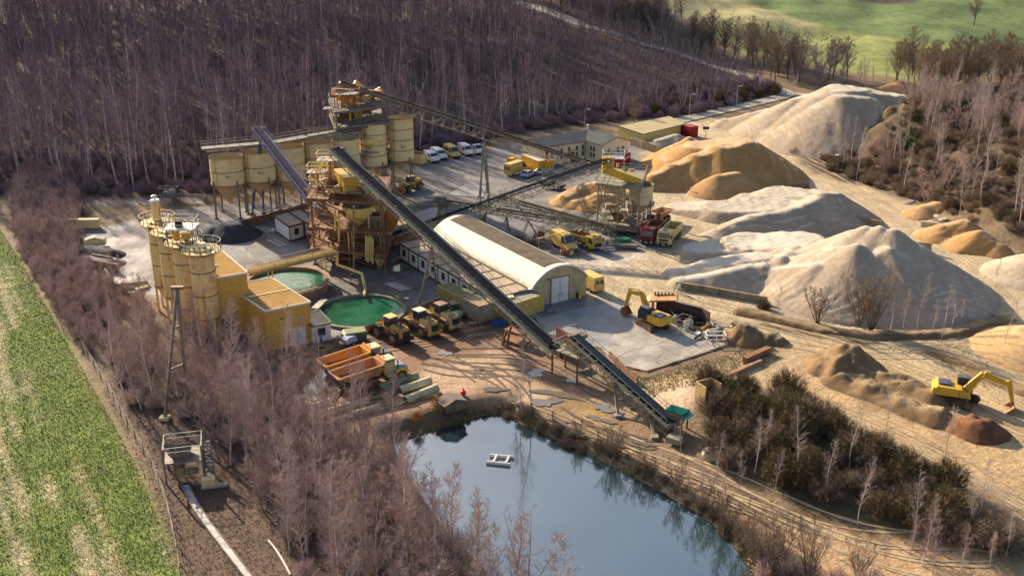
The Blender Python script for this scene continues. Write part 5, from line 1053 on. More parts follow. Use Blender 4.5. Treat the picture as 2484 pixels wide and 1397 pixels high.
# ================= TOWERS =================
def tower(name,label,cat,corners,levels,m,posts=True,brace=True,rail=True,deckm=None,over=.4):
    "corners: four plan points; levels: deck heights"
    cs=[Vector((p[0],p[1],0)) for p in corners]; c0=sum(cs,Vector())/4; o=T(name,label,cat,c0); top=max(levels)
    q=[c+(c-c0).normalized()*0 for c in cs]
    for c in cs: mb=MB(); mb.bar(c,c+U*top,.3); mb.box(c+U*.1,(.7,.7,.2)); mb.build('column',m,o,world=True)
    mids=[(cs[i]+cs[(i+1)%4])/2 for i in(0,2)]
    for c in mids: mb=MB(); mb.bar(c,c+U*top,.22); mb.build('column',m,o,world=True)
    for z in levels:
        e=[c+(c-c0).normalized()*over+U*z for c in cs]; mb=MB(); mb.extr([(p.x,p.y) for p in e],z-.12,z)
        for i in range(4): mb.bar(e[i]-U*.25,e[(i+1)%4]-U*.25,.18,.35)
        mb.build('deck',deckm or m,o,world=True)
        if rail: mb=MB(); mb.rail(e,1.1,.07,True,1.5); mb.build('handrail',m,o,world=True)
    if brace:
        zs=[0]+sorted(levels)
        for i in range(4):
            mb=MB()
            for z0,z1 in zip(zs[:-1],zs[1:]): mb.bar(cs[i]+U*z0,cs[(i+1)%4]+U*z1,.13); mb.bar(cs[(i+1)%4]+U*z0,cs[i]+U*z1,.11)
            mb.build('brace',m,o,world=True)
    return o,c0,cs
def clutter(par,c0,cs,z0,z1,n,seed,mats,smin=.4,smax=1.6):
    rr=random.Random(seed)
    for k in range(n):
        a,b_=rr.uniform(.08,.92),rr.uniform(.08,.92); p=cs[0].lerp(cs[1],a).lerp(cs[3].lerp(cs[2],a),b_)+U*rr.uniform(z0,z1); t=rr.random(); m=rr.choice(mats); mb=MB(); s=rr.uniform(smin,smax)
        if t<.35: mb.box(p,(s*rr.uniform(.6,1.6),s*rr.uniform(.5,1.2),s*rr.uniform(.4,1)),rr.uniform(-.4,.4)); mb.build('gear_box',m,par,world=True,bev=.04)
        elif t<.6: d=Vector((rr.uniform(-1,1),rr.uniform(-1,1),rr.uniform(-.7,.7))).normalized(); mb.cyl(p,p+d*s*1.4,s*.28,s*.28,12); mb.build('motor',m,par,world=True,smooth=True)
        elif t<.85: d=Vector((rr.uniform(-1,1),rr.uniform(-.6,.6),rr.uniform(-.9,.1))); q=p+d*s*2.2; mb.tube([p,q,q-U*s*1.2],.13+.08*rr.random(),8); mb.build('pipe',m,par,world=True,smooth=True)
        else: w_=s*.7; mb.add([p+Vector((x*w_,y*w_,.8)) for x,y in((-1,-1),(1,-1),(1,1),(-1,1))]+[p+Vector((x*w_*.35,y*w_*.35,-.8)) for x,y in((-1,-1),(1,-1),(1,1),(-1,1))],[(0,1,5,4),(1,2,6,5),(2,3,7,6),(3,0,4,7)]); mb.build('chute',m,par,world=True)
def stair(o,a,b_,w_,m):
    a=Vector(a); b_=Vector(b_); d=(b_-a).normalized(); r=d.cross(U).normalized(); mb=MB()
    for s in(-1,1): mb.bar(a+r*s*w_/2,b_+r*s*w_/2,.08,.25)
    k=int((b_-a).length/.35)
    for i in range(k+1): p=a.lerp(b_,i/k); mb.bar(p-r*w_/2,p+r*w_/2,.22,.04)
    for s in(-1,1): mb.rail([a+r*s*w_/2,b_+r*s*w_/2],1,.05)
    mb.build('stair',m,o,world=True)
# --- screen tower over the silos ---
def plan(u0,u1,gf,gb,vt=None,sh=10):
    "front edge pixel u0..u1 on ground row gf, back row gb"
    return [P(u0,gf),P(u1,gf-(u1-u0)*.2),P(u1-sh,gb-(u1-u0)*.2),P(u0-sh,gb)]
cs=plan(828,938,492,450)
zt=at(880,262,480).z; zm=at(880,300,480).z; zl=at(880,368,480).z
o,c0,cs=tower('screen_tower','tall steel screen tower with three decks of orange yellow machinery above the silos','tower',cs,[zl,zm,zt],GRS,over=.9)
mats=[YM,RSO,YT,RST,YM]
clutter(o,c0,cs,zt+.4,zt+1.7,24,5,mats,.7,1.6); clutter(o,c0,cs,zm+.4,zm+1.8,18,6,mats,.6,1.5); clutter(o,c0,cs,zl+.4,zl+1.6,5,8,[RST,GRS],.5,1.2)
mb=MB(); a=cs[0].lerp(cs[3],.5)+U*(zt+2.6); b_=cs[1].lerp(cs[2],.4)+U*(zt+1.2); mb.bar(a,b_,2.0,1.3); mb.build('vibrating_screen',RSO,o,world=True)
mb=MB(); a=cs[0].lerp(cs[3],.4)+U*(zm+.6); b_=cs[1].lerp(cs[2],.4)+U*(zm+2.3); mb.bar(a,b_,2.0,1.1); mb.build('vibrating_screen',RST,o,world=True)
q=at(840,212,475); zq=q.z-1.2; e=[q+Vector(v_) for v_ in((-2.2,-1.5,-1.2),(2.5,-1.5,-1.2),(2.5,1.5,-1.2),(-2.2,1.5,-1.2))]
mb=MB(); mb.extr([(p.x,p.y) for p in e],zq-.12,zq); mb.build('deck',GAL,o,world=True); mb=MB(); mb.rail(e,1.1,.07,True,1.4); mb.build('handrail',GAL,o,world=True)
for p in e: mb=MB(); mb.bar(Vector((p.x,p.y,zt)),p,.2); mb.build('column',RSO,o,world=True)
mb=MB(); mb.box((q.x+.2,q.y,zq-1.6),(2.6,2,2.6)); mb.build('chute',RSO,o,world=True)
q=at(800,262,478); e=[q+Vector(v_) for v_ in((-1.2,-1.5,0),(2,-1.5,0),(2,1.5,0),(-1.2,1.5,0))]; mb=MB(); mb.extr([(p.x,p.y) for p in e],q.z-.12,q.z); mb.build('deck',GRS,o,world=True); mb=MB(); mb.rail(e,1.1,.07,True,1.4); mb.build('handrail',GRS,o,world=True)
q=at(792,262,478); mb=MB(); mb.bar(q,(q.x,q.y,0),.22); mb.build('column',GRS,o,world=True)
q=at(895,343,478); mb=MB(); mb.lathe(q,[(.1,-1.6),(1.2,-.4),(1.2,.7),(1.05,.7)],18); mb.build('cyclone',YP,o,world=True,smooth=True)
# stub deck (lower, around 880,370)
# --- main washing tower ---
cs=[P(752,612),P(938,640),P(912,560),P(752,560)]
cs=[P(765,640),P(935,655),P(948,585),P(790,578)]
z1=at(850,600,640).z; z2=at(850,548,640).z; z3=at(850,478,640).z
o,c0,cs=tower('washing_tower','sprawling rusty washing plant tower of several decks in the middle of the yard','tower',cs,[z1,z2,z3],RST,over=.8)
mats=[RST,RSO,BRS,RST,YT,GRS]
clutter(o,c0,cs,.5,z1-1,12,11,mats,.6,1.5); clutter(o,c0,cs,z1+.4,z2-.8,14,12,mats,.6,1.5); clutter(o,c0,cs,z2+.4,z3-.8,16,13,mats,.6,1.6); clutter(o,c0,cs,z3+.3,z3+2.2,28,14,[RSO,YM,RSO,YT,CNL,RST],.7,1.9)
mb=MB(); 
for u,v,gv in((745,600,0),(900,666,0)): pass
L_=[(748,603,470),(775,618,480),(858,667,500),(923,652,480)]
for u,gv,vt in L_: p=P(u,gv); t=at(u,vt,gv); mb=MB(); mb.bar(p,t,.24); mb.box(p+U*.15,(.8,.8,.3)); mb.build('column',BRS,o,world=True)
# left lattice wall
mb=MB(); p=P(748,603); q=P(820,650)
for k in range(7):
    z=1.2+k*1.9; mb.bar(p+U*z,q+U*z,.14); mb.bar(p+U*z,q+U*(z+1.9),.1) if k%2 else mb.bar(q+U*z,p+U*(z+1.9),.1)
mb.build('lattice',RST,o,world=True)
# yellow screen housing
A=at(862,462,640); mb=MB(); dd=(at(826,408,610)-at(872,452,640)); dd.z=0
cx=at(842,440,630); mb.box(cx,(2.6,6.0,2.4),R(22)); mb.build('screen_housing',YM,o,world=True,bev=.08)
mb=MB(); mb.box(cx+Vector((0,0,1.35)),(2.9,6.3,.25),R(22)); mb.build('housing_lid',M('orange_lid',(.66,.34,.03),None,.3,1,.35),o,world=True)
q=at(845,458,635); e=[q+Vector(v_) for v_ in((-3.5,-2.5,0),(2.5,-2.5,0),(2.5,3,0),(-3.5,3,0))]; mb=MB(); mb.extr([(p.x,p.y) for p in e],q.z-.15,q.z); mb.build('deck',BRS,o,world=True); mb=MB(); mb.rail(e,1.1,.08,True,1.4); mb.build('handrail',BRS,o,world=True)
# top bright platform at head of main conveyor
for (u,v,gv,sx,sy) in((800,385,625,2.0,1.6),(770,415,615,1.6,1.4),(785,440,612,2.2,1.8)):
    q=at(u,v,gv); e=[q+Vector(v_) for v_ in((-sx,-sy,0),(sx,-sy,0),(sx,sy,0),(-sx,sy,0))]; mb=MB(); mb.extr([(p.x,p.y) for p in e],q.z-.12,q.z); mb.build('deck',CNL,o,world=True); mb=MB(); mb.rail(e,1.1,.09,True,1.1); mb.build('handrail',YP,o,world=True)
    mb=MB(); mb.bar(q,(q.x,q.y,z3),.3); mb.build('column',RSO,o,world=True)
stair(o,at(755,452,612),at(782,396,618),.8,YP)
# hopper bowl with purple rim
q=at(870,490,640); rb=36/2535*(q.y*CT-(q.z-CH)*ST)
mb=MB(); mb.lathe(q,[(.3,-4.0),(rb*.75,-2.4),(rb,-1.4),(rb,0)],30); mb.build('hopper_bowl',YP,o,world=True,smooth=True)
mb=MB(); mb.lathe(q,[(rb+.05,-.55),(rb+.16,-.5),(rb+.16,.55),(rb-.1,.55),(rb-.1,-1.2),(0,-2.2)],30); mb.build('bowl_rim',M('purple_grey_rubber',(.09,.07,.085),None,.5,1,.7),o,world=True,smooth=True)
for k in range(4): a=math.pi/4+k*math.pi/2; p=q+Vector((rb*math.cos(a),rb*math.sin(a),-1)); mb=MB(); mb.bar(p,(p.x,p.y,z1),.18); mb.build('leg',YT,o,world=True)
# vertical pipes
for i,(u,v0,v1,gv) in enumerate(((813,510,560,650),(822,520,585,650),(888,572,632,655),(893,575,636,655),(899,572,634,655),(904,578,640,655))):
    mb=MB(); mb.cyl(at(u,v0,gv),at(u,v1,gv),.16,.16,8); mb.build('pipe',YP,o,world=True)
# side hoppers to the right of the tower
for (u,v,gv,s,m) in((925,508,630,1.3,YP),(945,540,625,2.0,RSO),(905,540,640,1.2,GRS)):
    q=at(u,v,gv); mb=MB(); c=((-1,-1),(1,-1),(1,1),(-1,1)); mb.add([q+Vector((x*s,y*s,s*.8)) for x,y in c]+[q+Vector((x*s*.3,y*s*.3,-s*.8)) for x,y in c]+[q+Vector((x*s,y*s,s*1.2)) for x,y in c],[(0,1,5,4),(1,2,6,5),(2,3,7,6),(3,0,4,7),(8,9,1,0),(9,10,2,1),(10,11,3,2),(11,8,0,3)]); mb.build('side_hopper',m,o,world=True)
q=[P(940,598),P(1000,585),P(990,560),P(930,572)]; mb=MB(); mb.extr([(p.x,p.y) for p in q],3.2,3.4); mb.build('deck',BRS,o,world=True)
for p in q: mb=MB(); mb.bar(p,p+U*3.3,.25); mb.build('column',BRS,o,world=True)
mb=MB(); mb.bar(P(940,600)+U*1,P(1035,580)+U*1,.3,2.0); mb.build('side_wall',RST,o,world=True)
stair(o,P(930,615),at(912,560,640),.9,GR2)
# retaining wall / low tank behind tower
o=T('retaining_wall','rusty brown retaining wall between silo row and lower yard','wall',P(640,545))
mb=MB(); mb.bar(P(560,563)+U*.8,P(745,512)+U*.8,.35,1.6); mb.build('wall',RST,o,world=True); mb=MB(); mb.rail([P(610,549)+U*1.6,P(745,512)+U*1.6],1.0,.08); mb.build('handrail',YT,o,world=True)
# --- bin tower on the right ---
cs=[P(1448,560),P(1546,574),P(1560,530),P(1466,520)]
zt=at(1500,448,566).z; zk=at(1500,520,566).z
o,c0,cs=tower('bin_tower','open steel tower with ochre vibrating screen on top beside the sand heaps','tower',cs,[zk*.35,zt],GR2,over=.6)
clutter(o,c0,cs,zt+.4,zt+1.6,9,21,[YM,YT,YM,BRS],.6,1.3); clutter(o,c0,cs,.5,zk*.35+2.0,24,22,[RST,RST,GRS,RSO,BRS,CNL],.7,1.9)
clutter(o,c0,cs,zk*.7,zt-.8,8,23,[BRS,RST,YT],.6,1.3)
a=at(1462,402,560); b_=at(1556,438,560); mb=MB(); mb.bar(a-U*.5,b_-U*.3,1.8,1.3); mb.build('vibrating_screen',YM,o,world=True,bev=.05)
q=at(1475,395,563); mb=MB(); mb.box(q+Vector((0,0,-.2)),(2.0,2.0,2.6)); mb.build('chute',YM,o,world=True)
q=at(1490,382,563); e=[q+Vector(v_) for v_ in((-2,-1.3,0),(1.8,-1.3,0),(1.8,1.3,0),(-2,1.3,0))]; mb=MB(); mb.rail(e,1.1,.09,True,1.1); mb.extr([(p.x,p.y) for p in e],q.z-.1,q.z); mb.build('head_platform',GAL,o,world=True)
mb=MB(); p=at(1515,440,560); t=at(1514,390,560); mb.bar(p,t,.14); mb.bar(t,t+Vector((.9,0,.8)),.12); mb.build('lamp_post',CNL,o,world=True)
mb=MB(); mb.bar(at(1536,432,560),at(1560,458,556),1.2,.3); mb.build('discharge_chute',YT,o,world=True)
stair(o,P(1490,585),at(1462,520,562),.9,GR2)
mb=MB(); mb.box(P(1512,590)+U*.5,(2.4,1.4,.8),.3); mb.build('green_cover',M('green_cover',(.03,.22,.10),None,.4,1,.5),o,world=True)
mb=MB(); mb.bar(P(1490,600)+U*.4,P(1545,604)+U*.5,1.0,.6); mb.build('feeder',GRS,o,world=True)
o,r,zr=tank(1556,556,447,492,513,58,'single round cream bin with rust patch standing beside the open bin tower',1,None,mat_=M('cream_bin_paint',(.60,.52,.32),(.52,.43,.25),.4,.5,.5,streak=((.42,.24,.1),.6)),group=None)
# ================= VEHICLES =================
def wheel(par,x,y,r,w_,rim=GRS,tyre=TYR,z=None,name='wheel'):
    z=r if z is None else z; s=1 if y>0 else -1
    mb=MB(); mb.cyl((x,y-w_/2,z),(x,y+w_/2,z),r*.96,r*.96,22)
    if r>.6:
        for k in range(22): a=k*2*math.pi/22; mb.box((x+math.cos(a)*r*.96,y,z+math.sin(a)*r*.96),(.1,w_*.95,.1),M=Matrix.Rotation(-a,3,'Y'))
    o=mb.build(name,tyre,par)
    mb=MB(); mb.cyl((x,y+s*w_*.3,z),(x,y+s*(w_/2+.02),z),r*.52,r*.56,16); mb.cyl((x,y+s*w_/2,z),(x,y+s*(w_/2+.07),z),r*.2,r*.16,10); mb.build('rim',rim,o); return o
def pane(par,pts,name='window',t=.02):
    p=[Vector(q) for q in pts]; n=(p[1]-p[0]).cross(p[2]-p[0]).normalized()*t; k=len(p); mb=MB(); mb.add([q+n for q in p]+[q-n for q in p],[tuple(range(k)),tuple(range(2*k-1,k-1,-1))]+[(i,k+i,k+(i+1)%k,(i+1)%k) for i in range(k)]); return mb.build(name,GLS,par)
def lights(par,x,ys,z,m,name,sz=(.08,.3,.2)):
    for y in ys: mb=MB(); mb.box((x,y,z),sz); mb.build(name,m,par,bev=.02)
LAMP=M('headlamp_glass',(.75,.75,.72),None,.3,1,.15); TAIL=M('tail_lamp_red',(.5,.02,.02),None,.3,1,.3); BLKP=M('black_plastic',(.03,.03,.032),None,.3,1,.5)
def van(u,v,du,dv,label,m,L=5.9,Hh=2.6,group=None,pick=False,cat='van',hi=0):
    o=T('delivery_van' if not pick else 'flatbed_van',label,cat,P(u,v),head(u,v,du,dv),group); h=L/2; W=1.0
    tp=lambda x,z: 1-.13*max(0,(z-1.1)/(Hh-1.1))
    if not pick: pr=[(-h,.45),(-h+.02,Hh-.15),(-h+.15,Hh),(h-2.0,Hh),(h-1.65,Hh-.15),(h-.95,1.45),(h-.15,1.1),(h,.85),(h,.4)]
    else: pr=[(-.1,.5),(-.1,2.0),(.05,2.15),(h-1.75,2.2),(h-.95,1.4),(h-.15,1.1),(h,.85),(h,.4)]
    mb=MB(); mb.prism(pr,-W,W,tp); mb.build('body',m,o,bev=.05)
    if pick:
        mb=MB(); mb.box((-h/2-.1,0,.85),(h-.1,1.95,.12))
        for s in(-1,1): mb.box((-h/2-.1,s*.96,1.08),(h-.1,.05,.4))
        mb.box((-h,0,1.08),(.05,1.95,.4)); mb.build('flatbed',GAL,o)
    a,b_=h-1.62,h-.97; zt=Hh-.2 if not pick else 2.12
    x0,z0,x1,z1=(a,Hh-.2,b_,1.48) if not pick else (h-1.72,2.12,b_,1.44)
    k0=tp(0,z0); k1=tp(0,z1); pane(o,[(x0,-.86*k0,z0),(x1,-.9*k1,z1),(x1,.9*k1,z1),(x0,.86*k0,z0)],'windscreen',.035)
    for s in(-1,1):
        zb=1.35; y0=s*1.005*tp(0,zb); y1=s*1.005*tp(0,z0-.05)
        pane(o,[(x1-.1,y0,zb),(x0-.1,y1,z0-.1),(x0-.75,y1,z0-.1),(x0-.85,y0,zb)],'side_window')
    if hi:
        for s in(-1,1):
            for q in range(2): pane(o,[(x0-1.2-q*1.2,s*1.0*tp(0,1.4),1.4),(x0-1.2-q*1.2,s*tp(0,2),2.05),(x0-2.2-q*1.2,s*tp(0,2),2.05),(x0-2.2-q*1.2,s*1.0*tp(0,1.4),1.4)],'side_window')
    for x in(-h+1.15,h-1.0):
        for s in(-1,1): wheel(o,x,s*.88,.36,.24,GAL,BLKP)
    lights(o,h-.06,(-.72,.72),.92,LAMP,'headlight',(.14,.35,.22)); lights(o,-h-.01,(-.88,.88),1.3,TAIL,'tail_light',(.06,.12,.5))
    mb=MB(); mb.box((h-.02,0,.48),(.2,1.96,.28)); mb.build('bumper',BLKP,o,bev=.04)
    if not pick:
        pane(o,[(-h-.01,-.75,1.5),(-h-.01,-.12,1.5),(-h-.01,-.12,2.1),(-h-.01,-.7,2.1)],'rear_window'); pane(o,[(-h-.01,.12,1.5),(-h-.01,.75,1.5),(-h-.01,.7,2.1),(-h-.01,.12,2.1)],'rear_window')
    for s in(-1,1): mb=MB(); mb.box((h-1.25,s*1.08,1.5),(.1,.18,.3)); mb.build('mirror',BLKP,o)
    return o
SIL=M('silver_car_paint',(.55,.60,.66),None,.3,1,.25); BKP=M('black_car_paint',(.02,.02,.025),None,.3,1,.2); DVY=M('delivery_yellow',(.70,.50,.15),(.66,.46,.13),.3,1,.35); VWH=M('van_white',(.76,.77,.80),None,.3,1,.3)
G1='vans parked along the wood edge'
van(1047,391,25,13,'white van parked first in the row next to the tallest silo',VWH,5.3,2.2,G1); van(1065,384,25,13,'white van parked second in the row of vans',VWH,5.6,2.25,G1)
van(1096,379,25,13,'yellow high roofed van with side windows in the row of white vans',DVY,6.0,2.55,G1,hi=1); van(1129,374,25,13,'white van right beside the yellow van in the row',VWH,5.6,2.3,G1); van(1155,371,25,13,'white flatbed van at the end of the row by the tall mast',VWH,5.6,2.2,G1,pick=True,cat='flatbed van')
van(1253,421,1,-.31,'large yellow delivery van seen from behind beside two silver cars',DVY,6.7,2.75); van(1366,601,1,.5,'yellow high roof van parked beside the small tipper truck',DVY,6.3,2.8)
van(1427,698,-1,-.52,'pale yellow van peeping out behind the arched hall',DVY,5.9,2.6,hi=0)
def car(u,v,du,dv,label,m,L=4.5,est=1,pickup=False):
    o=T('parked_car' if not pickup else 'pickup_truck',label,'car' if not pickup else 'pickup',P(u,v),head(u,v,du,dv)); h=L/2; W=.9; Z=1.45 if not pickup else 1.75
    mb=MB()
    tp=lambda x,z: .97 if z>.8 else 1
    if pickup: pr=[(-h,.5),(-h,1.12),(-.25,1.12),(-.2,1.12),(h-1.2,1.12),(h-.1,1.0),(h,.8),(h,.45)]
    else: pr=[(-h,.35),(-h-.02,.7),(-h+.06,.92),(h-1.25,.95),(h-.2,.78),(h,.6),(h,.32)]
    mb.prism(pr,-W,W,tp); body=mb.build('body',m,o,bev=.07)
    c0,c1,c2,c3=((-.7,-.5,.55,1.15) if pickup else (-h+.15,-h+.65,h-2.35,h-1.35)); zb=1.1 if pickup else .9
    mb=MB(); mb.prism([(c0,zb),(c1,Z),(c2,Z),(c3,zb)],-W,W,lambda x,z:.93 if z<1.3 else .78); mb.build('cabin_roof',m,o,bev=.05)
    kb,kt=.94,.795
    for s in(-1,1):
        for x0,x1,y0,y1 in((.08,.46,.0,0),(.54,.93,0,0)):
            f=lambda t,top:(c1+(c2-c1)*t if top else c0+(c3-c0)*t); zt=Z-.1; k=(zt-zb)/(Z-zb); ky=s*W*(kb+(kt-kb)*k+.01); kyb=s*W*(kb*.99+.01)
            xa=f(x0,0)+(.12 if x0<.1 else 0); pane(o,[(xa,kyb,zb+.06),(f(x1,0)-(.1 if x1>.9 else 0),kyb,zb+.06),(f(x1,1)-(.05 if x1>.9 else 0),ky,zt),(f(x0,1),ky,zt)],'side_window')
    sl=lambda xa,xb,e:[(xa+(xb-xa)*.1+e,-W*.80,zb+.07),(xa+(xb-xa)*.1+e,W*.80,zb+.07),(xa+(xb-xa)*.88+e,W*.68,zb+(Z-zb)*.88),(xa+(xb-xa)*.88+e,-W*.68,zb+(Z-zb)*.88)]
    pane(o,sl(c3,c2,.03),'windscreen'); pane(o,sl(c0,c1,-.03),'rear_window')
    if pickup:
        mb=MB(); mb.box((-h+.85,0,1.135),(1.5,1.4,.03)); mb.build('load_bed',BLKP,o)
        mb=MB()
        for x in(-.8,-.85): mb.bar((x,-.75,1.1),(x,-.7,1.7),.06); mb.bar((x,.75,1.1),(x,.7,1.7),.06); mb.bar((x,-.7,1.7),(x,.7,1.7),.06)
        mb.build('roll_bar',GAL,o)
    for x in(-h+.8,h-.85):
        for s in(-1,1): wheel(o,x,s*.82,.33 if not pickup else .4,.22,GAL,BLKP)
    lights(o,h-.05,(-.65,.65),.66 if not pickup else .85,LAMP,'headlight',(.12,.32,.14)); lights(o,-h,(-.72,.72),.78 if not pickup else .9,TAIL,'tail_light',(.06,.26,.14)); return o
car(1283,427,1,-.43,'silver estate car parked between delivery van and paler estate car',SIL); car(1320,421,1,-.33,'pale blue silver estate car right of the other silver car',M('pale_blue_paint',(.45,.55,.60),None,.3,1,.25))
car(1341,457,1,.1,'black pickup truck with silver roll bar by the ochre sand heap',BKP,5.3,pickup=True)
# ---- tipper trucks ----
def truck(u,v,du,dv,label,m,bed,L=8.2,load=False,name='tipper_truck',small=False,plate=True):
    o=T(name,label,'tipper truck',P(u,v),head(u,v,du,dv)); h=L/2; s_=.85 if small else 1
    mb=MB(); mb.box((0,0,.85),(L-.6,.9,.3)); mb.build('chassis',BLKP,o)
    ch=2.9*s_; cl=2.1*s_
    mb=MB(); mb.prism([(h-cl,.9),(h-cl,ch),(h-.45,ch+.05),(h-.18,ch-.25),(h,1.75),(h,.55),(h-1.0,.55),(h-1.3,.9)],-1.24,1.24,lambda x,z:.96 if z>2.4*s_ else 1); mb.build('cab',m,o,bev=.08)
    z0,z1=1.75*s_,2.6*s_; pane(o,[(h+.02,-1.08,z0),(h+.02,1.08,z0),(h-.15,1.0,z1),(h-.15,-1.0,z1)],'windscreen',.03)
    for s in(-1,1): pane(o,[(h-.25,s*1.255,z0),(h-cl+.7,s*1.255,z0),(h-cl+.7,s*1.215,z1),(h-.4,s*1.215,z1)],'side_window'); mb=MB(); mb.box((h-.05,s*1.42,2.05*s_),(.15,.22,.6)); mb.build('mirror',BLKP,o)
    mb=MB(); mb.box((h+.03,0,.72),(.14,2.44,.5)); mb.build('bumper',BLKP,o,bev=.04); lights(o,h+.1,(-.95,.95),.75,LAMP,'headlight',(.06,.35,.2))
    mb=MB(); mb.box((h+.03,0,1.35*s_),(.05,1.7,.36)); mb.build('grille',BLKP,o)
    if plate: mb=MB(); mb.box((h+.12,0,.62),(.03,.55,.14)); mb.build('number_plate',WHT,o)
    mb=MB(); mb.box((h-1.0*s_,0,ch+.03),(.7,.8,.06)); mb.build('roof_hatch',BLKP,o)
    x0,x1=-h,h-cl-.35; zb,zt,zf=1.25,2.45*s_,2.75*s_; tk=.09
    mb=MB(); mb.box(((x0+x1)/2,0,zb),(x1-x0,2.3,.12))
    for s in(-1,1):
        mb.prism([(x0,zb),(x1,zb),(x1,zt),(x0,zt)],s*1.16-tk/2,s*1.16+tk/2)
        for k in range(5): x=x0+.25+k*(x1-x0-.5)/4; mb.box((x,s*1.24,(zb+zt)/2),(.12,.08,zt-zb))
        mb.bar((x0,s*1.19,zt),(x1,s*1.19,zt),.14)
    mb.prism([(x1,zb),(x1+.1,zb),(x1+.1,zf),(x1,zf)],-1.2,1.2); mb.prism([(x0-.08,zb),(x0,zb),(x0-.1,zt),(x0-.2,zt)],-1.2,1.2); mb.build('tipper_body',bed,o)
    mb=MB(); mb.box(((x0+x1)/2,0,zb+.12),(x1-x0-.1,2.2,.1)); mb.build('bed_floor',RSO,o)
    for x in((h-1.2,-h+2.4,-h+1.0) if not small else (h-1.0,-h+1.3)):
        for s in(-1,1): wheel(o,x,s*1.05,.5,.34,GRS)
    for s in(-1,1): mb=MB(); mb.prism([(-h+.2,1.1),(-h+.3,1.25),(-h+3.1,1.25),(-h+3.2,1.1)],s*1.05-.2,s*1.05+.2); mb.build('mudguard',BLKP,o)
    return o,x0,x1
TRD=M('wine_red_truck_paint',(.30,.015,.05),(.22,.01,.035),.3,1,.3)
truck(1582,580,-1,1.05,'wine red tipper truck parked beside the yellow one near the bin tower',TRD,M('dark_red_bed',(.25,.06,.05),(.3,.12,.07),.5,1,.5))
truck(1624,585,-1,1.05,'yellow tipper truck with empty rusty bed right of the red truck',YP,YP)
o,x0,x1=truck(1418,598,1,.33,'small yellow tipper truck with loading grab lying on its bed',YM,M('yellow_bed',(.55,.38,.10),(.35,.22,.1),.5,1,.6),L=6.3,small=True)
mb=MB(); mb.tube([(x1+.1,-.3,1.2),(x1+.1,-.3,3.0),(x1-1.0,-.5,3.3),(x1-2.2,.3,2.7)],.16,8); mb.build('crane_arm',BRS,o); mb=MB(); mb.lathe((x1-2.3,.3,2.1),[(.1,.6),(.55,.35),(.6,0),(.4,-.35),(.05,-.45)],12); mb.build('grab',RST,o,smooth=True)
